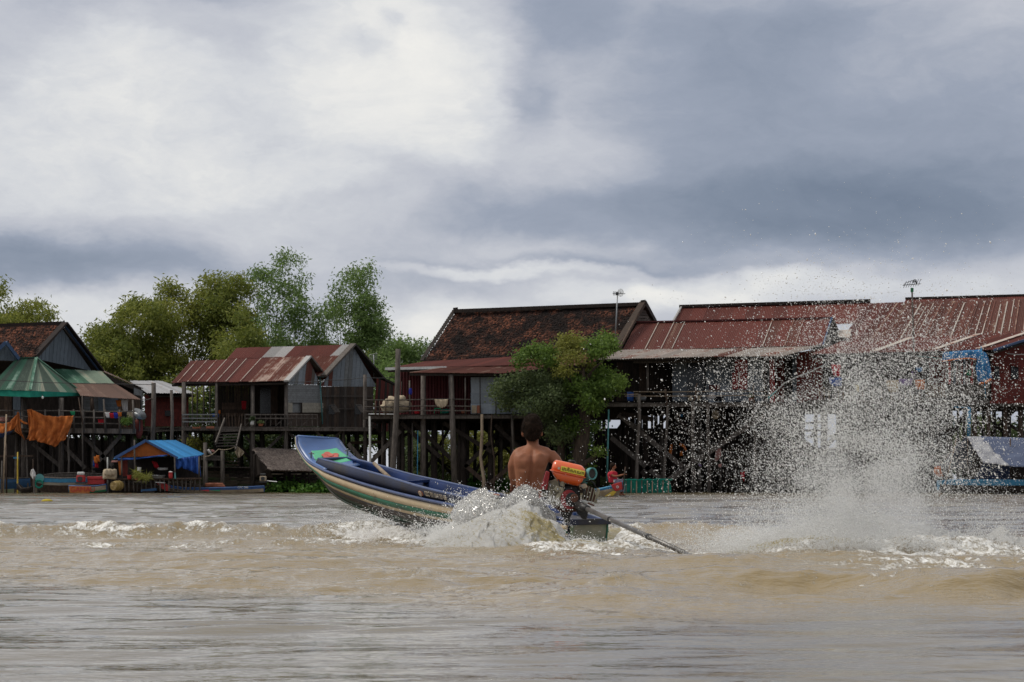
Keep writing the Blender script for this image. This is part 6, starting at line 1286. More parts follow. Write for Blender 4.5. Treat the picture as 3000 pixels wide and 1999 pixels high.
for x in (2835, 2960, 3060): post(H, x, 1285, x, 1412, 118.2, .04, 'wood_brown')
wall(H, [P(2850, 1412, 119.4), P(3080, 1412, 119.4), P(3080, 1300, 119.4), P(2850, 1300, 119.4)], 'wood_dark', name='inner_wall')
slope_sheet([(2850, 1410), (2960, 1410), (2958, 1366), (2882, 1356)], (117.4, 117.4, 116.9, 116.9), 'tarp_navy', 'side_curtain')
t = thing('pole', 'leaning pale pole in front of the covered boat bow', 'pole', P(2766, 1430, 116)); post(t, 2803, 1283, 2766, 1432, 116, .03, 'wood_pale', 'shaft'); MB().tube([P(2750, 1362, 116), P(2765, 1350, 116), P(2785, 1325, 116)], .02, 5).build('branch', M['wood_pale'], t)
cloth_thing('orange bundle on the bow of the covered boat', 'bundle', [[(2738, 1368), (2756, 1366)], [(2736, 1384), (2760, 1386)], [(2745, 1396), (2762, 1396)]], 'orange_cloth', folds=2, amp=.1, d=117, sub=6)
# ------------------------------------------------------------------ tree in front of the tiled house
t = thing('tree', 'crooked leafy tree on the bank between the tiled house and red tin house', 'tree', P(1700, HZ, 126))
tk = lambda pts, r, nm='trunk', d=126: MB().tube([P(x, y, d+dd) for x, y, dd in pts], r, 9).build(nm, M['bark'], t, smooth=True)
tk([(1697, 1450, 0), (1694, 1390, 0), (1698, 1340, 0), (1706, 1290, 0), (1712, 1240, 0), (1714, 1200, 0)], [.42, .38, .36, .40, .34, .28]); tk([(1640, 1450, .8), (1643, 1360, .8), (1645, 1300, .8), (1625, 1220, .6), (1610, 1160, .3)], [.26, .25, .2, .14, .09])
for pts, r in (([(1714, 1210, 0), (1700, 1160, 0), (1712, 1120, 0), (1708, 1080, 0)], [.24, .15, .12, .08]), ([(1712, 1120, 0), (1740, 1080, .3), (1770, 1055, .4)], [.1, .07, .03]), ([(1716, 1205, 0), (1740, 1190, -.4), (1752, 1170, -.6)], [.18, .12, .05]), ([(1706, 1160, 0), (1660, 1100, .2), (1640, 1070, .3)], [.10, .07, .03]),
               ([(1712, 1080, 0), (1725, 1050, 0), (1745, 1020, 0)], [.09, .06, .03]), ([(1708, 1085, 0), (1690, 1050, 0), (1665, 1010, 0)], [.08, .05, .02]), ([(1697, 1370, -.3), (1735, 1345, -.5), (1752, 1325, -.6), (1755, 1310, -.6)], [.2, .14, .13, .08]), ([(1708, 1090, 0), (1620, 1085, 0), (1560, 1070, 0)], [.07, .05, .02]), ([(1645, 1300, .8), (1650, 1260, .6), (1662, 1230, .5)], [.10, .06, .02])): tk(pts, r, 'limb')
def TB(x, y, rx, ry, w_=1, tn=0): return PE(x+R.uniform(-4, 4), y+R.uniform(-4, 4), rx*1.12, ry*1.05, 126, w_, tn)
leaves('foliage', [TB(1490, 1130, 40, 26, 1, -.05), TB(1460, 1145, 20, 22, 1), TB(1530, 1110, 35, 22), TB(1560, 1140, 45, 40, 1.1, -.15), TB(1500, 1170, 35, 25, 1, -.05), TB(1550, 1190, 40, 25, .8, -.2), TB(1610, 1170, 40, 45, 1, -.15), TB(1590, 1110, 40, 30, 1, -.1), TB(1480, 1185, 18, 14, .7), TB(1640, 1130, 30, 40, .8, -.1), TB(1625, 1220, 35, 30, .9, -.1), TB(1640, 1270, 38, 28, 1, 0), TB(1590, 1215, 25, 30, .7, -.15)], 9500, .17, .045, 'leaf_tree_dull', t, clump=4, seed=41)
leaves('foliage', [TB(1560, 1030, 30, 18, 1, .1), TB(1530, 1050, 18, 22, .8), TB(1600, 1030, 28, 18, 1, .15), TB(1620, 1055, 22, 20, 1, .1), TB(1590, 1060, 30, 16, .6), TB(1745, 1010, 26, 20, 1, .1), TB(1770, 995, 22, 16, 1, .15), TB(1790, 1015, 22, 18, 1, .1), TB(1760, 1030, 26, 12, .8, .1), TB(1735, 1035, 18, 12, .6, .1)], 5000, .17, .05, 'leaf_tree', t, clump=4, seed=42)
leaves('foliage', [TB(1665, 1000, 28, 22, .7, .1), TB(1690, 1010, 26, 20, .7, .1), TB(1680, 1045, 40, 20, .4), TB(1650, 1030, 24, 16, .6), TB(1720, 1070, 30, 16, .3), TB(1650, 1090, 26, 12, .5)], 3200, .17, .04, 'leaf_yellow', t, clump=4, seed=43)
leaves('foliage', [TB(1760, 1100, 34, 24, 1, .05), TB(1790, 1115, 30, 22, 1, .15), TB(1815, 1118, 14, 16, .8, .25), TB(1770, 1135, 36, 20, 1, -.05), TB(1745, 1160, 22, 26, 1, .05), TB(1740, 1190, 20, 20, .9, .1), TB(1715, 1170, 20, 22, .9), TB(1680, 1120, 28, 24, .9, .1), TB(1670, 1155, 20, 26, .8, .1), TB(1800, 1150, 18, 10, .5, .05), TB(1705, 1135, 26, 20, .7), TB(1752, 1318, 13, 10, 1, .35), TB(1702, 1300, 22, 14, .8, .2), TB(1745, 1248, 14, 10, .4), TB(1690, 1240, 26, 22, .5, -.1), TB(1665, 1250, 22, 26, .8, .05), TB(1672, 1350, 14, 8, .6, .1), TB(1725, 1370, 10, 14, .5, .1)], 7500, .17, .05, 'leaf_tree', t, clump=4, seed=44)
# ------------------------------------------------------------------ the speeding longtail boat
def m_boat():
    mat('hull_blue', (.032, .042, .085), (.028, .030, .046), scale=2.5, stretch=(1, 1, 1), rough=.55, bump=.08, rnd=0, spots=(.042, .038, .036), spot_scale=2.2, spot_amt=.45, spec=.22)
    mat('deck_blue', (.070, .145, .34), (.055, .11, .26), scale=3, rough=.35, bump=.08, rnd=0, spots=(.11, .12, .17), spot_scale=5, spot_amt=.34, spec=.5)
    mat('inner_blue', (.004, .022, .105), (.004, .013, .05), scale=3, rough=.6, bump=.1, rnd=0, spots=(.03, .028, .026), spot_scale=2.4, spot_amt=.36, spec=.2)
    mat('hull_cream', (.52, .42, .28), (.42, .32, .20), scale=3, stretch=(1, 1, 2), rough=.5, bump=.1, rnd=0, spots=(.20, .13, .08), spot_scale=5, spot_amt=.34)
    mat('hull_green', (.022, .135, .072), (.02, .10, .058), scale=4, rough=.5, bump=.1, rnd=0, spots=(.035, .06, .045), spot_scale=4, spot_amt=.35)
    mat('hull_dark', (.050, .038, .038), (.03, .024, .024), scale=4, rough=.5, bump=.15, rnd=0)
    mat('hull_bottom', (.030, .085, .055), (.06, .05, .04), scale=2.2, rough=.55, bump=.2, rnd=0, spots=(.07, .055, .045), spot_scale=4, spot_amt=.46)
    mat('transom_paint', (.32, .29, .21), (.17, .18, .13), scale=4, rough=.7, bump=.2, rnd=0, spots=(.08, .20, .11), spot_scale=3, spot_amt=.36, spec=.2); flat('strake_edge', (.075, .105, .22), rough=.35); flat('panel_green', (.10, .44, .24), rough=.4, var=.85); flat('emblem_red', (.52, .12, .085), rough=.5); flat('letter_cream', (.55, .46, .34))
m_boat()
Cs = Vector((.616, 19.6, 0)); hd = Vector((-math.sin(math.radians(30)), math.cos(math.radians(30)), 0)); pd = Vector((-hd.y, hd.x, 0))   # heading, port
def solve(xp, xs):
    """station s along the keel line and width so that port and starboard edges fall on pixel columns xp and xs"""
    kp, ks_ = (xp-1500)/F, (xs-1500)/F
    f = lambda k, sg: ((hd.x-k*hd.y), sg*.5*(pd.x-k*pd.y), k*Cs.y-Cs.x)
    a1, b1, c1 = f(kp, 1); a2, b2, c2 = f(ks_, -1); det = a1*b2-a2*b1
    return (c1*b2-c2*b1)/det, (a1*c2-a2*c1)/det
def zat(y, p): return CH+(HZ-y)/F*p.y
def catmull(rows, sub):
    A = np.array(rows, dtype=float); out = []
    for i in range(len(A)-1):
        p0, p1, p2, p3 = A[max(i-1, 0)], A[i], A[i+1], A[min(i+2, len(A)-1)]
        for k in range(sub):
            t = k/sub; out.append(.5*((2*p1)+(-p0+p2)*t+(2*p0-5*p1+4*p2-p3)*t*t+(-p0+3*p1-3*p2+p3)*t**3))
    out.append(A[-1]); return np.array(out)
# xp, yp (port sheer), xs, ys (starboard sheer), y of the chine below the port sheer, chine width ratio
HULL = [(872, 1279, 985, 1286, 1287, .96), (874, 1304, 996, 1299, 1313, .96), (887, 1329, 1007, 1315, 1341, .94), (906, 1353, 1023, 1331, 1371, .90), (934, 1369, 1050, 1351, 1412, .80), (972, 1386, 1098, 1370, 1462, .66),
        (1078, 1421, 1222, 1401, 1512, .56), (1200, 1453, 1380, 1442, 1546, .56), (1320, 1478, 1500, 1472, 1566, .58), (1480, 1505, 1630, 1500, 1580, .62), (1580, 1521, 1706, 1514, 1588, .7), (1667, 1534, 1774, 1531, 1592, .9)]
BO = thing('longtail_boat', 'speeding longtail boat with blue coaming, cream and green striped hull and raised bow', 'boat', Cs.copy())
st = []
for r in catmull(HULL, 5):
    s, w_ = solve(r[0], r[2]); c = Cs+hd*s; a = c+pd*w_/2; b = c-pd*w_/2
    a.z = zat(r[1], a); b.z = zat(r[3], b); wb = w_*min(1, r[5]); ca = c+pd*wb/2; cb = c-pd*wb/2
    ca.z = zat(r[4], ca); cb.z = ca.z+(b.z-a.z)*.7; st.append((s, w_, a, b, ca, cb))
def side(a, ca, f, bulge=.045, sg=1): return lerp(a, ca, f)+pd*sg*bulge*math.sin(math.pi*min(f, 1))
BANDS = [(0, .09, 'hull_blue'), (.09, .32, 'hull_cream'), (.32, .50, 'hull_green'), (.50, .60, 'hull_cream'), (.60, .80, 'hull_dark'), (.80, 1.0, 'hull_bottom')]
for j, (f0, f1, mm) in enumerate(BANDS):
    for sg in (1, -1):
        mb = MB(); rows = []
        for (s, w_, a, b, ca, cb) in st:
            T, Cc = (a, ca) if sg > 0 else (b, cb); o = pd*sg*(-.006*j)
            rows.append([side(T, Cc, f0, sg=sg)+o+pd*sg*.004, side(T, Cc, (f0+f1)/2, sg=sg)+o, side(T, Cc, f1, sg=sg)+o])
        mb.loft(rows if sg < 0 else [r[::-1] for r in rows], cap=False, closed=False).build('side_plank', M[mm], BO, smooth=True, solid=.012)
mb = MB(); mb.loft([[side(ca, ca, 0), lerp(ca, cb, .5)-Vector((0, 0, .02)), cb] for (s, w_, a, b, ca, cb) in st], cap=False, closed=False).build('hull_bottom', M['hull_bottom'], BO, smooth=True, solid=.015)
for sg, k in ((1, 2), (-1, 3)): MB().tube([q[k]+pd*sg*.012 for q in st], .014, 6).build('rubbing_strake', M['strake_edge'], BO, smooth=True)
# bow deck plate: curved surface between the two sheer lines from the tip to the coaming
tip = st[:24]; mb = MB(); NA = 8
for (s, w_, a, b, ca, cb) in tip:
    for k in range(NA+1): p = lerp(a, b, k/NA); p.z -= .012*math.sin(math.pi*k/NA); mb.v.append(p+Vector((0, 0, .004)))
for i in range(len(tip)-1):
    for k in range(NA): q = i*(NA+1)+k; mb.face((q, q+1, q+NA+2, q+NA+1))
mb.build('bow_deck', M['deck_blue'], BO, smooth=True, solid=.02)
MB().tube([tip[0][2], lerp(tip[0][2], tip[0][3], .5), tip[0][3]], .016, 6).build('bow_edge', M['deck_blue'], BO, smooth=True)
def on_bow(u, v):
    """u across from port to starboard, v station index along the tip"""
    i = min(int(v), len(tip)-2); f = v-i; a = lerp(tip[i][2], tip[i+1][2], f); b = lerp(tip[i][3], tip[i+1][3], f); p = lerp(a, b, u); p.z -= .012*math.sin(math.pi*u)
    t1 = (lerp(tip[i][2], tip[i][3], .5)-lerp(tip[i+1][2], tip[i+1][3], .5)).normalized(); nn = (b-a).cross(t1).normalized(); nn = nn if nn.z > 0 else -nn; return p, nn
def bow_patch(outline, h, m, name, n=16):
    """patch laid on the curved bow deck"""
    u0, v0, u1, v1 = outline; mb = MB()
    for j in range(n+1):
        v = lerp(v0, v1, j/n)
        for k in range(n+1):
            u = lerp(u0(j/n), u1(j/n), k/n); p, nn = on_bow(u, v); mb.v.append(p+nn*h)
    for j in range(n):
        for k in range(n): q = j*(n+1)+k; mb.face((q, q+1, q+n+2, q+n+1))
    return mb.build(name, M[m], BO, smooth=True, solid=.004)
bow_patch((lambda t: .22-.12*t+.14*max(0, t-.6), 9.2, lambda t: .84+.10*t, 19.5), .012, 'panel_green', 'painted_panel')
for k in range(7):
    a = k*.897; pu, pv = (.55+.13*math.cos(a), 14.2+1.5*math.sin(a)) if k < 6 else (.55, 14.2); mb = MB(); ring = []
    c_, nn = on_bow(pu, pv)
    for q in range(12):
        p, n2 = on_bow(pu+.075*math.cos(q*.5236), pv+1.05*math.sin(q*.5236)); ring.append(p+n2*(.020+.0015*k))
    MB().prism(ring, nn*.004).build('painted_petal', M['emblem_red'], BO)
p, nn = on_bow(.24, 18.2); MB().ellipsoid(p+nn*.02, (.035, .035, .005), 10, 4).build('painted_dot', M['emblem_red'], BO)
for u in (.10, .92):
    p, nn = on_bow(u, 13.5 if u < .5 else 16); MB().tube([p, p+nn*.08], .009, 6).build('cleat', M['metal_grey'], BO); MB().tube([p+nn*.06-pd*.03, p+nn*.06+pd*.03], .007, 6).build('cleat', M['metal_grey'], BO)
for u in (.42, .52, .60, .68): p, nn = on_bow(u, 6.5+R.uniform(-.5, .5)); MB().box(p+nn*.006, (.022, .012, .006)).build('paint_mark', M['white_paint' if u == .42 else 'strake_edge'], BO)
# coaming
COAM = [(933, 1344, 1018, 1341), (1000, 1360, 1100, 1361), (1064, 1378, 1205, 1391), (1143, 1400, 1305, 1413), (1241, 1429, 1440, 1443), (1350, 1454, 1540, 1467), (1480, 1482, 1640, 1490), (1580, 1503, 1712, 1506), (1667, 1526, 1772, 1526)]
co = []
sA = np.array([q[0] for q in st])[::-1]; sh = lambda s, k: Vector([float(np.interp(s, sA, np.array([q[k][c] for q in st])[::-1])) for c in range(3)])
for r in catmull(COAM, 5):
    s, w_ = solve(r[0], r[2]); c = Cs+hd*s; a = c+pd*w_/2; b = c-pd*w_/2; a.z = zat(r[1], a); b.z = zat(r[3], b)
    la, lb = sh(s, 2), sh(s, 3); la = la-pd*.03; lb = lb+pd*.03; co.append((s, w_, a, b, la, lb))
mb = MB(); mb.loft([[q[4], lerp(q[4], q[2], .5)+pd*.004, q[2]] for q in co], cap=False, closed=False).build('coaming', M['hull_blue'], BO, smooth=True, solid=.018)
mb = MB(); mb.loft([[q[3], lerp(q[5], q[3], .5), q[5]] for q in co], cap=False, closed=False).build('coaming', M['hull_blue'], BO, smooth=True, solid=.018)
fl_ = lambda q, sg: (lerp(q[4] if sg > 0 else q[5], q[5] if sg > 0 else q[4], .14)-Vector((0, 0, .16)))
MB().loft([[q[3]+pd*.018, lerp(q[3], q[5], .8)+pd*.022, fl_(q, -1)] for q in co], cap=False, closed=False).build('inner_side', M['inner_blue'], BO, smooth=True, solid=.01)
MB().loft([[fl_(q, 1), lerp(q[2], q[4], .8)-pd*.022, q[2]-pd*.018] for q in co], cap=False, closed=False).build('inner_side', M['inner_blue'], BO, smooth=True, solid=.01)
for k in range(5):
    MB().loft([[lerp(fl_(q, 1), fl_(q, -1), k/5+.01), lerp(fl_(q, 1), fl_(q, -1), (k+1)/5-.01)] for q in co], cap=False, closed=False).build('floor_board', M['hull_dark'], BO, solid=.02)
for k in (2, 3): MB().tube([q[k] for q in co], .012, 6).build('coaming_rail', M['strake_edge'], BO, smooth=True)
q = co[0]; MB().prism([q[4], q[2], q[3], q[5]], hd*.02).build('front_board', M['hull_blue'], BO); MB().tube([q[2], q[3]], .011, 6).build('coaming_rail', M['strake_edge'], BO)
for i in (13, 27): q = co[i]; MB().beam(lerp(q[2], q[4], .7)-pd*.02, lerp(q[3], q[5], .7)+pd*.02, .10, .025).build('thwart', M['inner_blue'], BO)
for i in range(2, 40, 4):
    q = co[i]; MB().beam(q[3]+pd*.022-Vector((0, 0, .01)), fl_(q, -1), .03, .02).build('rib', M['inner_blue'], BO)
# stern: transom, stern board with bolts
q = st[-1]; MB().prism([q[2], q[3], q[5]+Vector((0, 0, -.02)), q[4]+Vector((0, 0, -.02))], -hd*.03).build('transom', M['transom_paint'], BO, bevel=.004)
MB().beam(q[2]+Vector((0, 0, .01))-hd*.02+pd*.02, q[3]+Vector((0, 0, .01))-hd*.02-pd*.015, .10, .05).build('stern_cap', M['hull_blue'], BO, bevel=.008)
MB().tube([q[3]-hd*.035, q[5]-hd*.035], .008, 6).build('corner_strip', M['hull_green'], BO)
MB().prism([st[-9][2]+Vector((0, 0, .012)), st[-9][3]+Vector((0, 0, .012)), q[3]+Vector((0, 0, .012)), q[2]+Vector((0, 0, .012))], (0, 0, -.02)).build('stern_deck', M['hull_dark'], BO)
# painted number along the port coaming, flat badge in front of it
i0 = min(range(len(co)), key=lambda i: abs(1500+F*co[i][2].x/co[i][2].y-1243)); i1 = min(range(len(co)), key=lambda i: abs(1500+F*co[i][2].x/co[i][2].y-1312))
pA, pB = lerp(co[i0][2], co[i0][4], .62), lerp(co[i1][2], co[i1][4], .62); rt = (pB-pA); ln = rt.length; upv = (co[i0][2]-co[i0][4]).normalized(); out_ = rt.cross(upv).normalized(); out_ = out_ if out_.y < 0 else -out_
tx = text(BO, 'CCC  \u0110T: 0949.757 689', pA+out_*.012, rt, upv, .070, 'letter_cream', 'painted_number')
wd_ = max(v.co.dot(rt.normalized()) for v in tx.data.vertices)-min(v.co.dot(rt.normalized()) for v in tx.data.vertices); k_ = ln/wd_
base = pA+out_*.012-BO.location; rn = rt.normalized()
for v in tx.data.vertices: dlt = (v.co-base).dot(rn); v.co += rn*dlt*(k_-1)
cb_ = lerp(co[i0][2], co[i0][4], .5)-rn*.085+out_*.011
MB().prism([cb_+rn*.045*math.cos(a*.393)+upv*.026*math.sin(a*.393) for a in range(16)], out_*.003).build('badge', M['terracotta'], BO)
text(BO, '@', cb_-rn*.035-upv*.018+out_*.004, rn, upv, .055, 'letter_cream', 'badge_mark')
t = thing('oar', 'weathered wooden pole lying across the boat behind the forward thwart', 'pole', P(1118, 1380, 22.6)); MB().tube([P(1096, 1358, 23.1), P(1118, 1379, 22.6), P(1143, 1402, 22.1)], [.017, .019, .02], 8).build('shaft', M['wood_pale'], t, smooth=True)
# ------------------------------------------------------------------ engine on the stern
for nm, c, rg in (('tank_orange', (.72, .115, .020), .28),): flat(nm, c, rough=rg, spec=.6, coat=.4, var=.9)
flat('engine_red', (.30, .020, .022), rough=.4, var=.6); flat('engine_cast', (.36, .32, .22), rough=.6, bump=.3, var=.35); flat('engine_black', (.018, .016, .015), rough=.5, bump=.3, var=.5); flat('tank_yellow', (.75, .60, .06), rough=.4, var=.9); flat('black_rubber', (.014, .014, .014), rough=.5); flat('shaft_steel', (.17, .16, .15), rough=.4, metal=.4, var=.55); flat('rusty', (.12, .05, .03), rough=.8, bump=.4, var=.4); flat('letter_black', (.01, .01, .01))
DE = 19.25
def E(x, y, dd=0.0): return P(x, y, DE+dd)
EN = thing('longtail_engine', 'orange-tanked motor with red covers and long propeller shaft clamped to the stern', 'engine', E(1660, 1500))
def ring(cx, cy, rx, ry, rot, d0, depth, n=20, pw=.55):
    """unused guard"""
tilt = math.radians(-12.5); tr = Vector((math.cos(tilt), 0, math.sin(tilt))); tu = Vector((-math.sin(tilt), 0, math.cos(tilt))); sc_ = DE/F
tc_ = E(1664, 1386)
def srect(c, hx, hy, h, n=32, pw=.30):
    o = []
    for k in range(n):
        a = 2*math.pi*k/n; cx_, sy_ = math.cos(a), math.sin(a); o.append(c+tr*hx*math.copysign(abs(cx_)**pw, cx_)+Vector((0, 1, 0))*hy*math.copysign(abs(sy_)**pw, sy_)+tu*h)
    return o
px_ = lambda v: v*sc_
MB().loft([srect(tc_+tr*px_(x), px_(hx), hy, px_(h)) for h, hx, hy, x in ((-32, 24, .07, 9), (-30, 32, .10, 7), (-16, 43, .130, 3), (-3, 50, .137, 0))]).build('fuel_tank', M['tank_orange'], EN, smooth=True)
MB().loft([srect(tc_+tr*px_(x), px_(hx), hy, px_(h)) for h, hx, hy, x in ((-1, 50, .137, 0), (12, 50, .134, 0), (22, 47, .122, -2), (28, 41, .105, -4), (30, 37, .09, -5))]).build('fuel_tank', M['tank_orange'], EN, smooth=True)
MB().loft([srect(tc_, px_(hx), hy, px_(h)) for h, hx, hy in ((-4.5, 50, .137), (-4, 54, .15), (-1.5, 54, .15), (-1, 50, .137))]).build('tank_flange', M['tank_orange'], EN, smooth=False)
cpc = tc_+tr*px_(4)+tu*px_(30)-Vector((0, .03, 0)); MB().loft([[cpc+tu*px_(h)+(tr*math.cos(a*.3927)+Vector((0, 1, 0))*math.sin(a*.3927))*px_(r) for a in range(16)] for h, r in ((-1, 9), (3, 11), (7, 11), (9, 8), (9.5, 3))]).build('tank_cap', M['black_rubber'], EN, smooth=True)
# lettered label on the upper camera side of the tank
lb0 = tc_+tr*px_(-24)-Vector((0, .144, 0))+tu*px_(0.5); nrm_ = Vector((0, -1, 0))
MB().prism([lb0, lb0+tr*px_(70), lb0+tr*px_(70)+tu*px_(15)+Vector((0, .008, 0)), lb0+tu*px_(15)+Vector((0, .008, 0))], (0, -.004, 0)).build('tank_label', M['tank_yellow'], EN)
kt = text(EN, '\u1787\u17b6\u1780\u17b7\u178f\u1780\u178e\u17b6', lb0+tr*px_(2)+tu*px_(3.4)+Vector((0, -.007, 0)), tr, tu+Vector((0, .03, 0)), px_(13), 'letter_black', 'tank_lettering')
vx = [v.co.dot(tr) for v in kt.data.vertices]; k_ = px_(66)/(max(vx)-min(vx)); m0 = min(vx)
for v in kt.data.vertices: v.co += tr*((v.co.dot(tr)-m0)*(k_-1))
MB().prism([lb0-tr*px_(9)+tu*px_(3), lb0-tr*px_(3)+tu*px_(3), lb0-tr*px_(3)+tu*px_(10)+Vector((0, .008, 0)), lb0-tr*px_(9)+tu*px_(10)+Vector((0, .008, 0))], (0, -.004, 0)).build('tank_label', M['engine_cast'], EN)
# red air box left of the tank
MB().prism([E(1584, 1433, -.10), E(1603, 1437, -.10), E(1611, 1384, -.10), E(1600, 1379, -.10)], (0, .16, 0)).build('air_box', M['engine_red'], EN, bevel=.008); MB().prism([E(1586, 1430, -.104), E(1592, 1431, -.104), E(1603, 1386, -.104), E(1600, 1383, -.104)], (0, -.006, 0)).build('air_box_face', M['engine_red'], EN)
# exhaust elbow
MB().tube([E(1704, 1422), E(1712, 1408), E(1718, 1395), E(1726, 1388, -.02), E(1736, 1388, -.05)], [.030, .032, .034, .037, .040], 14).build('exhaust_pipe', M['teal_paint'], EN, smooth=True); MB().tube([E(1727, 1388, -.055), E(1737, 1388, -.085)], [.044, .046], 16, cap=False).build('exhaust_mouth', M['teal_paint'], EN, smooth=True, solid=.006); MB().tube([E(1730, 1388, -.06), E(1734, 1388, -.075)], .036, 14).build('exhaust_bore', M['engine_black'], EN)
# crankcase, cylinder, covers
def disc(name, x, y, d0, d1, r, m, n=18, rx=1.0, bevel=.004): return MB().prism([E(x, y, d0)+Vector((r*rx*math.cos(6.2832*k/n), 0, r*math.sin(6.2832*k/n))) for k in range(n)], (0, d1-d0, 0)).build(name, M[m], EN, bevel=bevel)
MB().prism([E(1608, 1410, -.06), E(1640, 1400, -.06), E(1656, 1414, -.06), E(1652, 1450, -.06), E(1640, 1480, -.06), E(1618, 1478, -.06), E(1606, 1446, -.06)], (0, .2, 0)).build('crankcase', M['engine_cast'], EN, bevel=.012)
disc('timing_cover', 1631, 1434, -.10, -.05, .032, 'engine_cast'); disc('cover_boss', 1633, 1433, -.125, -.10, .022, 'engine_cast'); disc('bolt', 1634, 1433, -.135, -.125, .008, 'metal_grey', 8)
MB().tube([E(1648, 1412, -.09), E(1645, 1440, -.10), E(1633, 1462, -.10), E(1636, 1480, -.09)], [.018, .022, .022, .018], 8).build('casting_rib', M['engine_cast'], EN, smooth=True)
MB().prism([E(1652, 1420, -.02), E(1690, 1424, -.02), E(1700, 1440, -.02), E(1700, 1470, -.02), E(1660, 1478, -.02)], (0, .16, 0)).build('engine_block', M['engine_black'], EN, bevel=.01)
disc('flywheel_cover', 1667, 1464, -.13, -.03, .078, 'engine_red', 22, .85); disc('flywheel', 1676, 1464, -.155, -.13, .058, 'engine_black', 20, .9); disc('pulley', 1683, 1460, -.17, -.155, .036, 'rusty', 16, .9)
for k in range(9): MB().box(E(1712+k*4.2, 1444+k*1.2, .0), (.007, .15, .13-.004*k), Matrix.Rotation(math.radians(14), 3, 'Y')).build('cooling_fin', M['engine_cast' if k % 2 == 0 else 'rusty'], EN)
MB().box(E(1730, 1449), (.12, .11, .09), Matrix.Rotation(math.radians(14), 3, 'Y')).build('cylinder', M['engine_black'], EN); MB().prism([E(1696, 1420, -.08), E(1716, 1416, -.08), E(1722, 1428, -.08), E(1700, 1436, -.08)], (0, .14, 0)).build('rocker_cover', M['canvas_cream'], EN, bevel=.006)
MB().box(E(1748, 1452), (.025, .13, .12), Matrix.Rotation(math.radians(14), 3, 'Y')).build('cylinder_head', M['engine_cast'], EN, bevel=.006); disc('head_boss', 1748, 1446, -.08, -.05, .016, 'engine_cast', 10)
for x, y in ((1747, 1438), (1750, 1464), (1705, 1424), (1612, 1420), (1614, 1470), (1648, 1474)): disc('bolt', x, y, -.095, -.07, .007, 'metal_grey', 6, bevel=0)
MB().tube([E(1690, 1470, -.10), E(1712, 1470, -.12), E(1722, 1474, -.12)], [.012, .016, .012], 8).build('valve', M['pale_pipe'], EN, smooth=True); MB().tube([E(1722, 1474, -.12), E(1741, 1482, -.12)], .008, 6).build('valve_stem', M['rusty'], EN); MB().tube([E(1716, 1465, -.12), E(1717, 1484, -.12)], .006, 6).build('valve_lever', M['metal_grey'], EN)
for pts in ([(1716, 1412, -.05), (1730, 1408, -.06), (1740, 1416, -.05), (1746, 1432, -.04)], [(1700, 1428, -.1), (1716, 1440, -.12), (1712, 1458, -.1)], [(1652, 1450, -.12), (1660, 1434, -.12), (1680, 1430, -.1)], [(1606, 1440, -.08), (1600, 1460, -.06), (1612, 1478, -.06)], [(1636, 1402, -.1), (1640, 1424, -.12), (1656, 1430, -.1)]): MB().tube([E(*p) for p in pts], .006, 6).build('hose', M['black_rubber'], EN, smooth=True)
MB().prism([E(1612, 1478, -.05), E(1690, 1482, -.05), E(1710, 1500, -.05), E(1640, 1500, -.05)], (0, .2, 0)).build('engine_mount', M['rusty'], EN, bevel=.006)
MB().prism([E(1640, 1498, -.02), E(1680, 1498, -.02), E(1668, 1522, -.02), E(1650, 1520, -.02)], (0, .12, 0)).build('swivel_bracket', M['engine_black'], EN, bevel=.006)
MB().tube([E(1660, 1500, .05), E(1662, 1530, .1)], .025, 10).build('swivel_pin', M['dark_metal'], EN)
MB().prism([E(1684, 1488, -.1), E(1712, 1488, -.1), E(1723, 1505, -.1), E(1718, 1524, -.1), E(1706, 1521, -.1), E(1692, 1506, -.1)], (0, .06, 0)).build('guard_plate', M['engine_black'], EN, bevel=.008)
MB().box(E(1684, 1507, -.05), (.02, .02, .02)).build('bolt', M['blue_plastic'], EN)
# propeller shaft, tiller
S0 = E(1690, 1478, -.12); S1 = P(2046, 1630, 16.5); S1.z = -.02; S2 = lerp(S0, S1, 1.16)
MB().tube([S0, lerp(S0, S1, .10)], [.034, .030], 12).build('shaft_socket', M['engine_black'], EN, smooth=True)
MB().tube([lerp(S0, S1, .08), lerp(S0, S1, .5), lerp(S0, S1, .9)], [.019, .019, .018], 12).build('propeller_shaft', M['shaft_steel'], EN, smooth=True); MB().tube([lerp(S0, S1, .88), S2], .015, 10).build('propeller_shaft', M['shaft_steel'], EN, smooth=True)
for f in (.30, .62, .63): MB().tube([lerp(S0, S1, f), lerp(S0, S1, f+.008)], .023, 12).build('collar', M['engine_black'], EN)
sdv = (S1-S0).normalized(); su = sdv.cross(Vector((0, 0, 1))).normalized(); sv = su.cross(sdv)
pr = thing('tmp', '', '') if False else None
pb = MB().tube([S2-sdv*.04, S2+sdv*.05], [.025, .012], 10).build('propeller', M['shaft_steel'], EN, smooth=True)
for k in range(3): a = k*2.094; d_ = su*math.cos(a)+sv*math.sin(a); e_ = sdv.cross(d_); MB().prism([S2+d_*.02-e_*.01, S2+d_*.07-e_*.03-sdv*.01, S2+d_*.10, S2+d_*.06+e_*.03+sdv*.01], sdv*.005).build('blade', M['shaft_steel'], pb) if 0 else MB().prism([S2+d_*.02-e_*.01, S2+d_*.07-e_*.03-sdv*.01, S2+d_*.10, S2+d_*.06+e_*.03+sdv*.01], sdv*.005).build('propeller_blade', M['shaft_steel'], EN)
MB().tube([E(1690, 1400, .12), E(1660, 1392, .30), E(1655, 1388, .5)], .012, 8).build('tiller', M['metal_grey'], EN, smooth=True)
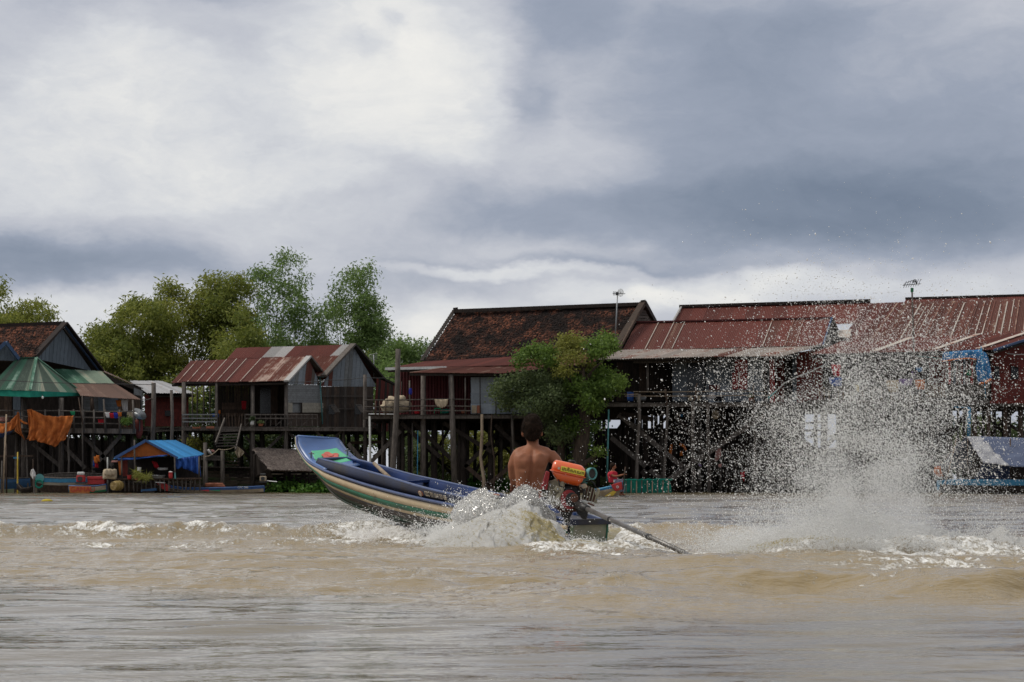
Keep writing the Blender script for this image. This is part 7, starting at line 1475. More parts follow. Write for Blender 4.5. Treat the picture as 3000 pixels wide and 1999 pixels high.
# ------------------------------------------------------------------ people
def skinmat():
    m, n, b, out = newmat('skin_tan'); tcn = n.n('ShaderNodeTexCoord'); co = tcn.outputs['Object']
    f = n.noise(co, 7.0, 5, .6); g = n.noise(co, 45.0, 4, .7)
    col = n.mixc(n.mr(f, .35, .65), (.235, .088, .044, 1), (.285, .115, .060, 1)); col = n.mixc(n.m('MULTIPLY', g, .25), col, (.17, .07, .042, 1))
    n.set(b.inputs['Base Color'], col); b.inputs['Roughness'].default_value = .55; b.inputs['Specular IOR Level'].default_value = .22
    b.inputs['Subsurface Weight'].default_value = .08; b.inputs['Subsurface Radius'].default_value = (.012, .005, .003)
    bp = n.n('ShaderNodeBump'); bp.inputs['Strength'].default_value = .12; bp.inputs['Distance'].default_value = .004; n.lk(g, bp.inputs['Height']); n.lk(bp.outputs[0], b.inputs['Normal']); MATS['skin_tan'] = m
skinmat(); mat('hair_black', (.010, .007, .005), (.024, .014, .009), scale=30, rough=.8, bump=.5, rnd=0, spec=.08); mat('shorts_cloth', (.03, .035, .06), (.015, .018, .03), scale=6, rough=.9, rnd=0); cloth('child_shirt', (.50, .035, .055)); mat('child_trousers', (.26, .25, .30), (.10, .10, .14), scale=14, rough=.9, rnd=0)
def sgn(v, p): return math.copysign(abs(v)**p, v)
def body_mesh(prims, voxel, sm): return remesh(prims, voxel, sm)
def finish(me, name, m, parent, off):
    me.name = name; me.materials.clear(); me.materials.append(M[m]); me.transform(Matrix.Translation(-off))
    for p in me.polygons: p.use_smooth = True
    return link(name, me, parent)
def hand(mb, wrist, d, up, s=1.0, curl=.5, side=1):
    """palm, four unequal bent fingers and a thumb leaving the side of the palm"""
    d = d.normalized(); lat = d.cross(up).normalized(); nn = lat.cross(d)
    M3 = Matrix((d, lat, nn)).transposed()
    mb.ellipsoid(wrist+d*.045*s, (.052*s, .040*s, .017*s), 12, 8, rot=M3)
    for k, (o, L) in enumerate(((-.028, .072), (-.010, .082), (.009, .078), (.026, .060))):
        p = wrist+d*.082*s+lat*o*s; pts = [wrist+d*.04*s+lat*o*.7*s, p]; a = 0
        for j, f in enumerate((.45, .3, .25)): a += curl*(.7+.3*j); p = p+(d*math.cos(a)-nn*math.sin(a))*L*f*s; pts.append(p)
        mb.tube(pts, [.010*s, .0095*s, .009*s, .0082*s, .007*s], 7)
    b = wrist+d*.028*s+lat*side*.026*s; mb.tube([wrist+d*.02*s, b, b+(d*.5+lat*side*.7-nn*.4).normalized()*.034*s, b+(d*.9+lat*side*.5-nn*.7).normalized()*.060*s], [.013*s, .012*s, .010*s, .008*s], 7)
DD = 20.0; sc2 = DD/F
def Q(x, y, dd=0.0): return P(x, y, DD+dd)
PE_ = thing('person', 'bare-backed man with short dark hair sitting at the stern, steering the motor', 'person', Q(1550, 1480))
body = MB(); NR = 28
def torso(cx, y, hw, hd_, dy=0.0, pw=.8):
    c = Q(cx, y, dy); return [c+Vector((px2*sc2, 0, 0))*0+Vector((hw*sc2*sgn(math.cos(a), pw), hd_*sgn(math.sin(a), pw), 0)) for a in [2*math.pi*k/NR for k in range(NR)] for px2 in (0,)]
body.loft([torso(1548, 1512, 44, .115), torso(1548, 1490, 48, .125, .02), torso(1549, 1462, 42, .112, .02), torso(1549, 1435, 38, .10, .01), torso(1551, 1405, 39.5, .10, -.01), torso(1553, 1378, 45, .105, -.03), torso(1556, 1352, 51, .105, -.04), torso(1558, 1336, 54, .095, -.03), torso(1560, 1325, 48, .080, -.01), torso(1561, 1316, 32, .060, 0), torso(1562, 1305, 19, .052, .01)])
body.tube([Q(1562, 1320, .02), Q(1561, 1303, .02), Q(1560, 1280, .02), Q(1559, 1262, .03)], [.060, .049, .050, .058], 14)
for p in ((1519, 1334), (1602, 1334)): body.ellipsoid(Q(p[0], p[1], -.01), (.058, .060, .058), 12, 8)
for x in (1534, 1583): body.ellipsoid(Q(x, 1350, -.105), (.050, .022, .070), 12, 8)           # shoulder blades
body.tube([Q(1548, 1312, .0), Q(1520, 1326, .0)], [.028, .044], 10); body.tube([Q(1574, 1312, .0), Q(1604, 1326, .0)], [.028, .044], 10)   # trapezius
hc = Q(1559, 1262, .03); body.ellipsoid(hc, (.076, .094, .105), 20, 14); body.ellipsoid(Q(1559, 1282, .07), (.055, .06, .06), 14, 10)
# left arm: upper arm down, forearm forward to the knee; right arm out to the tiller
LA = [Q(1513, 1338, 0), Q(1503, 1364, .01), Q(1503, 1398, .04), Q(1508, 1408, .06), Q(1505, 1424, .22), Q(1504, 1432, .34)]
body.tube(LA, [.050, .047, .038, .038, .033, .026], 12)
RA = [Q(1612, 1332, 0), Q(1628, 1348, -.02), Q(1642, 1368, -.03), Q(1650, 1380, -.02), Q(1654, 1386, .08), Q(1657, 1386, .20)]
body.tube(RA, [.052, .048, .040, .038, .033, .026], 12)
hand(body, LA[-1], Vector((.1, 1, -.3)), Vector((0, .2, 1)), 1.0, .3, 1); hand(body, RA[-1], Vector((.1, 1, .0)), Vector((0, 0, 1)), 1.0, .75, -1)
fw = hd; kn = {}
for sg, x in ((1, 1530), (-1, 1568)):
    h0 = Q(x, 1498, .02); k0 = h0+fw*.40+pd*sg*.05+Vector((0, 0, .10)); a0 = k0+fw*.12+Vector((0, 0, -.30)); body.tube([h0, lerp(h0, k0, .5), k0, lerp(k0, a0, .4), a0], [.088, .076, .056, .052, .036], 12)
    body.tube([a0+Vector((0, 0, -.02)), a0+fw*.10+Vector((0, 0, -.05)), a0+fw*.19+Vector((0, 0, -.055))], [.038, .036, .022], 10)
for sg in (-1, 1): body.ellipsoid(hc+Vector((sg*.080, .0, -.022)), (.014, .020, .033), 8, 6)
fd = Vector((-.22, .97, 0)); lat = Vector((.97, .22, 0))
body.ellipsoid(hc+fd*.092+Vector((0, 0, -.020)), (.014, .022, .022), 8, 6); body.ellipsoid(hc+fd*.075+Vector((0, 0, -.078)), (.028, .026, .022), 8, 6)
me = remesh(body, .0075, 14)
vs = np.empty(len(me.vertices)*3, dtype=np.float32); me.vertices.foreach_get('co', vs); vs = vs.reshape(-1, 3)
px, py = 1500+F*vs[:, 0]/vs[:, 1], HZ-(vs[:, 2]-CH)*F/vs[:, 1]
spx = np.interp(py, [1310, 1350, 1400, 1450, 1490], [1562, 1559, 1553, 1549, 1548]); back = (vs[:, 1] < 20.0).astype(float)
on = smooth(1308, 1330, py)*(1-smooth(1488, 1500, py))
vs[:, 1] += back*on*(.016*np.exp(-((px-spx)/5.5)**2) - .007*np.exp(-(((np.abs(px-spx)-17)/10)**2)))
for sgx in (1534, 1584): vs[:, 1] += back*.010*np.exp(-(((px-sgx)/16)**2))*np.exp(-(((py-1374)/7)**2))     # hollow below the blades
me.vertices.foreach_set('co', vs.ravel()); me.update()
finish(me, 'body', 'skin_tan', PE_, PE_.location)
hb = MB(); hb.ellipsoid(hc+Vector((0, -.012, .026)), (.089, .102, .100), 20, 14); hb.ellipsoid(hc+Vector((0, -.048, -.030)), (.073, .055, .058), 16, 10); hb.ellipsoid(hc+Vector((0, -.02, .075)), (.072, .085, .07), 14, 10); hb.ellipsoid(hc+Vector((0, .04, .06)), (.078, .07, .07), 14, 10); hb.ellipsoid(hc+Vector((0, -.062, -.068)), (.044, .028, .024), 10, 8)
hm = remesh(hb, .007, 4); vs = np.empty(len(hm.vertices)*3, dtype=np.float32); hm.vertices.foreach_get('co', vs); vs = vs.reshape(-1, 3); rs = np.random.RandomState(3)
cc = np.array(hc); dr = vs-cc; dr /= np.linalg.norm(dr, axis=1)[:, None]; vs += dr*(.006*fbm(vs[:, 0]*60, vs[:, 2]*60+vs[:, 1]*40, 3, 5))[:, None]; hm.vertices.foreach_set('co', vs.ravel()); hm.update()
hv = vs.copy(); finish(hm, 'hair', 'hair_black', PE_, PE_.location)
sel = rs.choice(len(hv), 2600); p0 = hv[sel]; dn = p0-cc; dn /= np.linalg.norm(dn, axis=1)[:, None]; tg = dn*.6+np.array([0, 0, -.5])+rs.normal(0, .35, p0.shape); tg /= np.linalg.norm(tg, axis=1)[:, None]; L_ = rs.uniform(.010, .024, len(p0))[:, None]; wv = np.cross(tg, rs.normal(size=p0.shape)); wv /= np.linalg.norm(wv, axis=1)[:, None]
off = np.array(PE_.location); V = np.stack([p0-wv*.0012, p0+wv*.0012, p0+tg*L_], 1).reshape(-1, 3)-off
link('hair_strands', fast_mesh('hair_strands', V, np.arange(len(V)).reshape(-1, 3), [M['hair_black']]), PE_)
sb = MB(); sb.loft([torso(1548, 1516, 48, .135), torso(1548, 1498, 50, .14, .02), torso(1548, 1484, 48.5, .128, .02)])
for sg, x in ((1, 1530), (-1, 1568)): h0 = Q(x, 1500, .02); k0 = h0+fw*.40+pd*sg*.05+Vector((0, 0, .10)); sb.tube([h0, lerp(h0, k0, .45), lerp(h0, k0, .75)], [.10, .090, .078], 14)
finish(remesh(sb, .012, 4), 'shorts', 'shorts_cloth', PE_, PE_.location)
fe = MB()
for sg in (-1, 1): fe.ellipsoid(hc+fd*.082+lat*sg*.030+Vector((0, 0, .002)), (.012, .012, .008), 8, 6)
fe.build('eyes', M['white_paint'], PE_, smooth=True)
t = thing('cloth_roll', 'folded dark patterned cloth lying on the stern deck beside the driver', 'cloth', Q(1582, 1468, -.3)); bb = MB(); bb.ellipsoid(Q(1580, 1466, -.35), (.07, .05, .03), 14, 8); bb.build('fold', M['shorts_cloth'], t, smooth=True); MB().ellipsoid(Q(1574, 1462, -.36), (.05, .035, .02), 12, 8).build('fold', M['engine_red'], t, smooth=True)
# ------------------------------------------------------------------ child on the bow of a moored boat
DC = 88.0; sc3 = DC/F
def K(x, y, dd=0.0): return P(x, y, DC+dd)
tb, out = small_boat('', [(1738, 1436, 1452), (1765, 1432, 1456), (1795, 1425, 1456), (1812, 1418, 1450), (1822, 1413, 1436)], 88, 'canvas_cream', 'blue_pipe', .7, inner='tarp_sky', bands=[(0, .18, 'tarp_sky')], name='moored_boat')
tag(tb, 'cream painted boat with a red eyed bow carrying the child', 'boat')
MB().prism([K(1790, 1421, -.42), K(1822, 1411, -.42), K(1824, 1434, -.42), K(1804, 1440, -.42), K(1796, 1432, -.42)], (0, .06, 0)).build('bow_board', M['red_paint'], tb, bevel=.02); MB().prism([K(1796, 1438, -.43), K(1806, 1441, -.43), K(1797, 1452, -.43), K(1770, 1455, -.43)], (0, .03, 0)).build('bow_stripe', M['yellow_paint'], tb)
MB().prism([K(1809, 1427, -.44)+Vector((.05*math.cos(a*.5236), 0, .05*math.sin(a*.5236))) for a in range(12)], (0, -.02, 0)).build('painted_eye', M['white_paint'], tb); MB().prism([K(1809, 1427, -.47)+Vector((.022*math.cos(a*.785), 0, .022*math.sin(a*.785))) for a in range(8)], (0, -.02, 0)).build('painted_pupil', M['red_paint'], tb)
CHD = thing('person', 'child in red shirt and patterned trousers on a boat bow, holding a stick', 'person', K(1797, 1412))
cb2 = MB(); hc2 = K(1797, 1367)
cb2.ellipsoid(hc2, (.098, .105, .125), 16, 12); cb2.ellipsoid(hc2+Vector((.09, -.02, -.03)), (.03, .03, .03), 8, 6); cb2.tube([K(1796, 1372), K(1794, 1384)], [.06, .065], 10); cb2.loft([[K(cx, y)+Vector((rx*sgn(math.cos(a), .8), .10*sgn(math.sin(a), .8), 0)) for a in [k*.3927 for k in range(16)]] for cx, y, rx in ((1797, 1416, .15), (1795, 1404, .15), (1794, 1392, .17), (1795, 1384, .15), (1796, 1380, .08))])
cb2.tube([K(1786, 1387, -.12), K(1797, 1395, -.18), K(1806, 1396, -.2), K(1822, 1392, -.2), K(1828, 1390, -.2)], [.055, .045, .040, .035, .028], 9); cb2.tube([K(1799, 1390, .1), K(1805, 1402, .1), K(1813, 1411, .05)], [.05, .04, .03], 9)
hand(cb2, K(1828, 1390, -.2), Vector((1, 0, .1)), Vector((0, 0, 1)), .85, .6, 1); hand(cb2, K(1813, 1411, .05), Vector((1, 0, -.4)), Vector((0, 0, 1)), .8, .2, 1)
for dy, x1 in ((-.10, 1814), (.10, 1822)): cb2.tube([K(1797, 1413, dy), K(x1, 1411, dy), K(x1+1, 1432, dy), K(x1, 1449, dy)], [.10, .085, .065, .045], 10); cb2.tube([K(x1, 1448, dy), K(x1+9, 1451, dy-.02)], [.045, .028], 8)
finish(remesh(cb2, .014, 3), 'body', 'skin_tan', CHD, CHD.location)
hh = MB(); hh.ellipsoid(hc2+Vector((-.025, 0, .035)), (.108, .115, .115), 16, 10); hh.ellipsoid(hc2+Vector((-.075, 0, -.03)), (.05, .09, .09), 12, 8); finish(remesh(hh, .014, 2), 'hair', 'hair_black', CHD, CHD.location)
sh_ = MB(); sh_.loft([[K(cx, y)+Vector((rx*sgn(math.cos(a), .8), .125*sgn(math.sin(a), .8), 0)) for a in [k*.3927 for k in range(16)]] for cx, y, rx in ((1797, 1414, .175), (1795, 1402, .17), (1794, 1391, .185), (1795, 1384, .165), (1796, 1381, .085))]); sh_.tube([K(1787, 1386, -.1), K(1793, 1392, -.15)], [.075, .07], 9); sh_.tube([K(1798, 1386, .1), K(1801, 1393, .1)], [.07, .065], 9); finish(remesh(sh_, .014, 3), 'shirt', 'child_shirt', CHD, CHD.location)
tt = MB(); [tt.tube([K(1798, 1413, dy), K(x1, 1411, dy), K(x1+1, 1430, dy), K(x1+.5, 1442, dy)], [.12, .105, .095, .085], 12) for dy, x1 in ((-.10, 1814), (.10, 1822))]; finish(remesh(tt, .014, 3), 'trousers', 'child_trousers', CHD, CHD.location)
t = thing('stick', 'thin wooden paddle shaft held upright by the child', 'stick', K(1828, 1430, -.25)); MB().tube([K(1832, 1368, -.22), K(1829, 1392, -.24), K(1825, 1436, -.3)], .022, 7).build('shaft', M['wood_brown'], t, smooth=True)
# ------------------------------------------------------------------ spray and splashes
def drops(name, X, size, m='spray', stretch=1.5, dirv=None, seed=0, label=None, cat='spray', parent=None, tetra=False):
    """irregular elongated water drops (octahedra) at X"""
    rs = np.random.RandomState(seed); n = len(X); d = rs.normal(0, .45, (n, 3)) + (np.array(dirv) if dirv is not None else 0); d /= np.linalg.norm(d, axis=1)[:, None]
    s = np.cross(d, rs.normal(size=(n, 3))); s /= np.linalg.norm(s, axis=1)[:, None]; t_ = np.cross(d, s); r = size[:, None]
    st_ = (1+(stretch-1)*rs.rand(n)*1.4)[:, None]
    a = rs.uniform(.7, 1.2, (n, 1)); V = np.stack([X+d*r*st_, X-d*r*st_*a, X+s*r, X-s*r*a, X+t_*r, X-t_*r*a], 1).reshape(-1, 3)
    if tetra:
        V = np.stack([X+d*r*st_, X-d*r*st_*a+s*r, X-d*r*.6+t_*r-s*r*.5, X-d*r*.6-t_*r-s*r*.5], 1).reshape(-1, 3)
        Fc = (np.arange(n)*4)[:, None, None]+np.array([[0, 1, 2], [0, 2, 3], [0, 3, 1], [1, 3, 2]])[None]
        ob = link(name, fast_mesh(name, V, Fc.reshape(-1, 3), [M[m]])); return tag(ob, label, cat, None, 'stuff')
    F0 = np.array([[0, 2, 4], [0, 4, 3], [0, 3, 5], [0, 5, 2], [1, 4, 2], [1, 3, 4], [1, 5, 3], [1, 2, 5]]); Fc = (np.arange(n)*6)[:, None, None]+F0[None]
    ob = link(name, fast_mesh(name, V, Fc.reshape(-1, 3), [M[m]], smooth=True)); return tag(ob, label, cat, None, 'stuff')
rs = np.random.RandomState(99)
def pxcloud(parts, d0, dsig, sd=1):
    """parts: (n, cx, cy, sx, sy, rmin, rmax, slant) gaussians in photo pixels at about depth d0 metres"""
    Xs, S = [], []
    for (n, cx, cy, sx, sy, r0, r1, *sl_) in parts:
        x = rs.normal(0, 1, n)*sx; y = rs.normal(0, 1, n)*sy; k = sl_[0] if sl_ else 0; xx, yy = cx+x+k*y, cy+y
        d = rs.normal(d0, dsig, n); keep = (xx < 3300) & (yy > 480); Z = CH+(HZ-yy)/F*d; keep &= Z > -.02
        Xs.append(np.stack([(xx-1500)/F*d, d, Z], 1)[keep]); S.append(((r0+(r1-r0)*rs.rand(n)**2.6)*(d0/F))[keep])
    Xs, S = np.concatenate(Xs), np.concatenate(S)
    cl = fbm(Xs[:, 0]*5+Xs[:, 2]*3, Xs[:, 2]*4-Xs[:, 0]*2, 3, 88); k = rs.rand(len(S)) < np.clip(.72+1.5*cl, .12, 1)
    return Xs[k], S[k]
big = [(3200, 2520, 1330, 200, 150, 1.2, 2.9, .05), (900, 2480, 1100, 220, 120, 1.2, 3.0, .1), (420, 2440, 920, 210, 110, .9, 2.4), (260, 2150, 1250, 140, 150, .9, 2.2), (500, 2840, 1200, 100, 190, 1.0, 2.8), (120, 2480, 720, 220, 90, .8, 1.8), (60, 1830, 1300, 120, 150, .8, 1.8)]
X, S = pxcloud(big, 17.0, .7); drops('spray', X, S, stretch=1.9, dirv=(-.5, 0, .6), seed=1, label='larger drops flung through the tall fan of spray')
fine = [(46000, 2540, 1450, 165, 85, .45, 1.5, .0), (46000, 2525, 1320, 165, 105, .5, 1.7, .05), (34000, 2500, 1170, 175, 100, .5, 1.8, .1), (14000, 2480, 1020, 185, 95, .5, 1.7, .1), (2400, 2430, 900, 200, 85, .5, 1.3), (250, 2480, 720, 240, 90, .5, 1.2),
        (6500, 2200, 1300, 120, 130, .5, 1.5), (1600, 2010, 1350, 130, 110, .5, 1.3), (4200, 2800, 1250, 95, 180, .5, 1.7), (2600, 2790, 1060, 110, 120, .5, 1.6)]
X, S = pxcloud(fine, 17.0, .7); drops('spray', X, S, stretch=2.2, dirv=(-.5, 0, .6), seed=7, label='tall fan of fine water drops thrown up by the propeller', tetra=True)
X, S = pxcloud([(22000, 2430, 1565, 190, 28, .6, 1.9), (20000, 2320, 1588, 140, 20, .6, 1.9), (16000, 2620, 1545, 190, 42, .6, 1.9), (12000, 2500, 1500, 165, 50, .6, 2.0), (7000, 2160, 1608, 60, 18, .6, 1.9, -.6), (6000, 2800, 1600, 150, 32, .6, 1.8), (3200, 2150, 1550, 90, 34, .6, 1.7), (3200, 2950, 1565, 120, 34, .6, 1.9)], 16.9, .45)
drops('spray', X, S, stretch=1.9, dirv=(.4, 0, .7), seed=2, label='dense white burst of spray low above the propeller wash', tetra=True)
X, S = pxcloud([(7500, 1340, 1545, 80, 22, .6, 1.9, -1.3), (6500, 1220, 1562, 120, 13, .5, 1.7), (3600, 1110, 1535, 80, 22, .5, 1.6), (1200, 980, 1545, 90, 20, .5, 1.3), (4500, 1480, 1530, 90, 40, .6, 2.2), (2500, 1570, 1475, 40, 14, .6, 2.2, .6), (1300, 1400, 1470, 50, 20, .7, 2.4), (800, 1550, 1465, 45, 22, .7, 2.4), (1500, 1630, 1560, 26, 28, .7, 2.0), (120, 1450, 1425, 80, 12, .7, 2.0), (1500, 1700, 1590, 60, 12, .6, 1.8), (500, 1150, 1500, 110, 24, .5, 1.4), (1600, 1240, 1580, 200, 14, .7, 1.8)], 18.8, .22)
drops('spray', X, S, stretch=1.5, dirv=(-.6, 0, .5), seed=3, label='drops flying off the wave along the boat hull')
X, S = pxcloud([(15000, 2560, 1600, 190, 16, .6, 1.8), (9000, 2300, 1612, 120, 10, .6, 1.7), (9000, 2700, 1610, 150, 22, .6, 1.8), (6000, 2480, 1575, 200, 16, .6, 1.8)], 16.0, .12)
drops('spray', X, S, stretch=1.8, dirv=(.4, 0, .6), seed=9, label='low white spray in front of the golden hump of water', tetra=True)
# clear lumpy crest of the bow wave and the white body under it
def splashmat():
    m, n, b, out = newmat('splash_water'); geo = n.n('ShaderNodeNewGeometry'); pos = geo.outputs['Position']; fo = n.n('ShaderNodeAttribute', attribute_name='foam').outputs['Fac']
    rx_ = n.n('ShaderNodeVectorRotate', rotation_type='Y_AXIS'); n.lk(pos, rx_.inputs['Vector']); rx_.inputs['Angle'].default_value = math.radians(-32)
    l1 = n.noise(n.vm('MULTIPLY', rx_.outputs[0], (.8, 1, 3.2)), 9.0, 7, .78, 1.4); l2 = n.noise(pos, 34.0, 4, .7, .6); ls = n.m('ADD', n.m('MULTIPLY', l1, .6), n.m('MULTIPLY', l2, .4))
    mask = n.mr(n.m('ADD', fo, n.m('MULTIPLY', n.m('SUBTRACT', ls, .5), 3.6)), .30, .85)
    body_ = n.mixc(n.mr(l1, .4, .65), (.52, .43, .20, 1), (.70, .64, .48, 1)); col = n.mixc(mask, body_, (.84, .83, .80, 1)); n.set(b.inputs['Base Color'], col)
    n.set(b.inputs['Roughness'], n.mixf(mask, .10, .38)); b.inputs['IOR'].default_value = 1.33
    tr = n.n('ShaderNodeBsdfTranslucent'); n.set(tr.inputs[0], col); mx = n.n('ShaderNodeMixShader'); mx.inputs[0].default_value = .35; n.lk(b.outputs[0], mx.inputs[1]); n.lk(tr.outputs[0], mx.inputs[2]); n.lk(mx.outputs[0], out.inputs[0])
    bp = n.n('ShaderNodeBump'); bp.inputs['Strength'].default_value = .9; bp.inputs['Distance'].default_value = .045; n.lk(ls, bp.inputs['Height']); n.lk(bp.outputs[0], b.inputs['Normal']); MATS['splash_water'] = m
    m, n, b, out = newmat('clear_water'); b.inputs['Base Color'].default_value = (.75, .74, .72, 1); b.inputs['Roughness'].default_value = .06; b.inputs['IOR'].default_value = 1.33; b.inputs['Transmission Weight'].default_value = .85; MATS['clear_water'] = m
splashmat()
def wave_wall(label, tops, ybot, d_top, d_bot, foamf, lumps=.03, seed=0, NU=220, NV=60, bulge=.12):
    """breaking water: a bulging lumpy front between a crest line and the water, closed by a back face"""
    xs = np.interp(np.linspace(0, 1, NU+1), np.linspace(0, 1, len(tops)), [t_[0] for t_ in tops]); yt = np.interp(np.linspace(0, 1, NU+1), np.linspace(0, 1, len(tops)), [t_[1] for t_ in tops])
    U, Vv = np.meshgrid(np.arange(NU+1), np.linspace(0, 1, NV+1), indexing='ij'); xx = xs[U]; y = yt[U]
    dT = np.interp(np.linspace(0, 1, NU+1), np.linspace(0, 1, len(d_top)), d_top)[U]
    Zt = CH+(HZ-y)/F*dT; prof = np.where(Vv < .68, Vv/.68, 1.0); back = np.clip((Vv-.68)/.32, 0, 1)
    d = dT+(d_bot-dT)*(1-prof)**1.0*np.where(Vv < .68, 1, 0)-bulge*np.sin(math.pi*prof)*(Vv < .68)+back*.28
    Zv = -.05+(Zt+.05)*np.sin(prof*math.pi/2)**.85; Zv = Zv-(Zt+.1)*back**1.3
    Xw = (xx-1500)/F*dT
    n1 = fbm(Xw*6+Vv*2, Vv*5-Xw*2, 4, 60+seed); n2 = fbm(Xw*18, Vv*14, 3, 70+seed)
    env = np.sin(math.pi*np.clip(U/NU, 0, 1))**.3
    d = d-lumps*(n1*1.4+n2*.7)*env; Zv = Zv+lumps*(n1*1.0+n2*.9)*prof*env*(Zt > .06)
    Vt = np.stack([Xw+lumps*n2, d, Zv], -1).reshape(-1, 3); i = np.arange(len(Vt)).reshape(NU+1, NV+1)
    me = fast_mesh('splash', Vt, np.stack([i[:-1, :-1], i[1:, :-1], i[1:, 1:], i[:-1, 1:]], -1).reshape(-1, 4), [M['splash_water']], smooth=True)
    f_ = foamf(prof, U/NU, n1, n2); a_ = me.attributes.new('foam', 'FLOAT', 'POINT'); a_.data.foreach_set('value', f_.ravel().astype(np.float32))
    return tag(link('splash', me), label, 'splash', None, 'stuff')
wave_wall('foaming bow wave climbing the hull below the driver', [(1180, 1588), (1240, 1577), (1290, 1556), (1325, 1528), (1350, 1502), (1385, 1482), (1415, 1470), (1440, 1464), (1465, 1462), (1490, 1458), (1512, 1450), (1535, 1446), (1558, 1458), (1585, 1484), (1610, 1508), (1634, 1538), (1653, 1566), (1668, 1592)], 1595, [20.2, 19.9, 19.5, 19.15, 18.95, 18.8], 18.3,
          lambda p, u, n1, n2: .78+.45*smooth(.4, .7, p)-.95*np.exp(-((p-.38)/.16)**2)*np.exp(-((u-.80)/.14)**2)+.3*n1-.2*np.exp(-((p-.93)/.1)**2), .040, 1)
wave_wall('lacy glassy crest thrown up over the boat side', [(1325, 1500), (1342, 1474), (1375, 1450), (1400, 1440), (1425, 1440), (1445, 1450), (1470, 1453), (1490, 1446), (1508, 1432), (1524, 1428), (1545, 1431), (1558, 1444), (1580, 1470), (1602, 1494), (1624, 1522)], 1500, [19.2, 18.95, 18.75], 18.75,
          lambda p, u, n1, n2: .45+.55*n1+.4*n2, .052, 2, 240, 44, .03).data.materials[0] = M['clear_water']
wave_wall('low foaming ripple in front of the transom', [(1560, 1600), (1600, 1590), (1650, 1583), (1690, 1578), (1712, 1580), (1745, 1582), (1790, 1594), (1840, 1603), (1900, 1612)], 1610, [18.6, 18.3, 18.0], 17.6,
          lambda p, u, n1, n2: .75+.5*n1, .02, 3, 160, 30, .05)
wave_wall('golden back-lit hump of water behind the propeller', [(2060, 1636), (2120, 1622), (2200, 1596), (2280, 1578), (2360, 1570), (2440, 1572), (2520, 1582), (2620, 1600), (2720, 1618), (2800, 1632)], 1660, [16.2, 16.5, 16.6], 15.9,
          lambda p, u, n1, n2: -.1+1.1*smooth(.72, .95, p)+.25*n1+.35*n2, .018, 4, 200, 50, .05)
wave_wall('white churned body of water inside the low spray', [(2080, 1632), (2130, 1612), (2190, 1586), (2260, 1560), (2340, 1538), (2420, 1522), (2500, 1514), (2580, 1518), (2660, 1532), (2740, 1556), (2820, 1584), (2900, 1602)], 1650, [17.2, 17.4, 17.3], 16.8,
          lambda p, u, n1, n2: .95+.5*n1+.3*n2, .055, 8, 260, 70, .05)
wave_wall('white breaking crest of the wake at the right edge', [(2600, 1608), (2700, 1584), (2780, 1576), (2840, 1574), (2900, 1564), (2925, 1550), (2960, 1566), (3010, 1580), (3080, 1590)], 1640, [17.6, 17.8], 17.1,
          lambda p, u, n1, n2: .70+.5*p+.5*n1, .035, 5, 160, 40, .08)
wave_wall('foam crest of the churned hill behind the stern', [(1765, 1552), (1800, 1543), (1850, 1539), (1920, 1541), (1980, 1546), (2040, 1556), (2100, 1566)], 1600, [20.6, 20.4, 20.0], 19.9,
          lambda p, u, n1, n2: -.15+1.3*smooth(.7, .95, p)+.25*n1, .02, 6, 150, 36, .05)
# drifting yellow leaf on the water
t = thing('floating_litter', 'small yellow floating bag on the river in front of the moored boats', 'litter', P(138, 1472, 64.8)); c = P(138, 1473, 64.8); c.z = .03; MB().ellipsoid(c, (.16, .1, .06), 10, 6).build('bag', M['yellow_cloth'], t, smooth=True)

# fine mist hanging in the spray
def mist(label, bl, dens, seed):
    mb = MB(); rm = random.Random(seed)
    for (x, y, rx, ry, d, ryd, n) in bl:
        for _ in range(n):
            a = rm.uniform(0, 6.28); q = math.sqrt(rm.random()); s = d/F; mb.ellipsoid(P(x+rx*q*math.cos(a), y+ry*q*math.sin(a), d+rm.uniform(-.3, .3)), (rx*s*rm.uniform(.16, .42), ryd*rm.uniform(.5, 1), ry*s*rm.uniform(.3, .9)), 12, 8)
    bm = bpy.data.meshes.new('mist'); bm.from_pydata([tuple(p) for p in mb.v], [], mb.f)
    m = bpy.data.materials.new('mist_'+str(seed)); m.use_nodes = True; m.node_tree.nodes.clear(); n_ = N(m.node_tree); o_ = n_.n('ShaderNodeOutputMaterial'); v_ = n_.n('ShaderNodeVolumeScatter'); v_.inputs['Density'].default_value = dens; v_.inputs['Color'].default_value = (.99, .99, .99, 1); v_.inputs['Anisotropy'].default_value = .3; n_.lk(v_.outputs[0], o_.inputs['Volume'])
    me = remesh(mb, .03, 3, 'mist'); me.materials.clear(); me.materials.append(m); return tag(link('mist', me), label, 'mist', None, 'stuff')
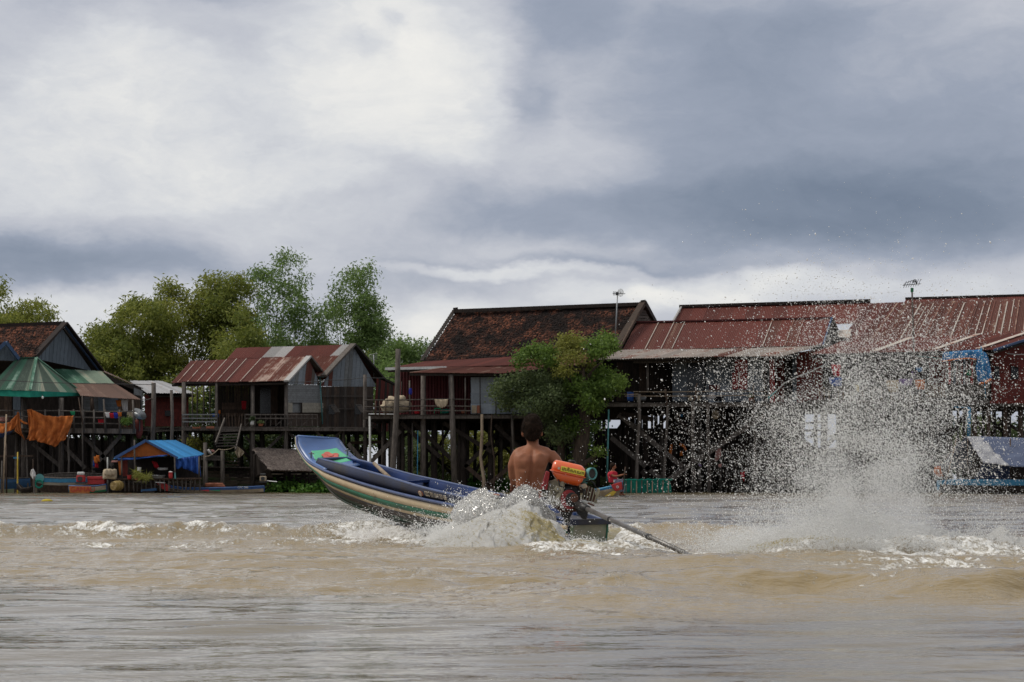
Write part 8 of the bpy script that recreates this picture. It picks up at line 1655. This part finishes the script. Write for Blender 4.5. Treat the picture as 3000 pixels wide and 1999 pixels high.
mist('fine white mist low over the propeller wash', [(2500, 1565, 330, 36, 16.9, .3, 30), (2540, 1490, 200, 60, 17.0, .22, 16), (2520, 1400, 170, 90, 17.0, .2, 12), (2620, 1600, 220, 16, 16.2, .15, 14), (2250, 1600, 150, 20, 16.7, .25, 12)], 1.15, 1)
mist('fine mist along the foot of the bow wave', [(1180, 1560, 190, 18, 18.9, .2, 12)], 1.6, 2)
# ------------------------------------------------------------------ sub-parts: hang small pieces under the part they belong to
def base(o): return o.name.split('.')[0]
def centre(o):
    bb = [Vector(c) for c in o.bound_box]; return sum(bb, Vector((0, 0, 0)))/8
RULES = {'tank_cap': 'fuel_tank', 'tank_label': 'fuel_tank', 'tank_flange': 'fuel_tank', 'tank_lettering': 'fuel_tank', 'flywheel': 'flywheel_cover', 'pulley': 'flywheel_cover', 'cooling_fin': 'cylinder', 'propeller_blade': 'propeller',
         'exhaust_mouth': 'exhaust_pipe', 'exhaust_bore': 'exhaust_pipe', 'air_box_face': 'air_box', 'valve_stem': 'valve', 'valve_lever': 'valve', 'painted_panel': 'bow_deck', 'painted_petal': 'bow_deck', 'painted_dot': 'bow_deck', 'cleat': 'bow_deck', 'bow_edge': 'bow_deck', 'paint_mark': 'bow_deck',
         'painted_number': 'coaming', 'badge': 'coaming', 'badge_mark': 'coaming', 'window_flap': 'window', 'window_frame': 'window', 'awning_hem': 'awning_sheet', 'roof_sheet': 'roof_deck', 'roof_tile': 'roof_deck', 'roof_seam': 'roof_deck', 'lettering': 'name_board', 'spoke': 'body', 'hoop': 'body', 'eyes': 'body', 'painted_pupil': 'painted_eye',
         'dish_ring': 'boom', 'dish_rib': 'boom', 'element': 'boom', 'reflector': 'boom', 'rim': 'body', 'hair_strands': 'hair'}
for top in [o for o in list(COL.objects) if o.parent is None and o.children]:
    kids = list(top.children)
    for k in kids:
        want = RULES.get(base(k))
        if not want or k.children: continue
        c = [q for q in kids if base(q) == want and q.location.length < 1e-6]
        if not c or k.location.length > 1e-6: continue
        ck = centre(k); best = min(c, key=lambda q: (centre(q)-ck).length)
        if want == 'roof_deck' and (centre(best)-ck).length > 12: continue
        k.parent = best
for o in COL.objects:
    if base(o) == 'roof_deck': o.name = 'roof'
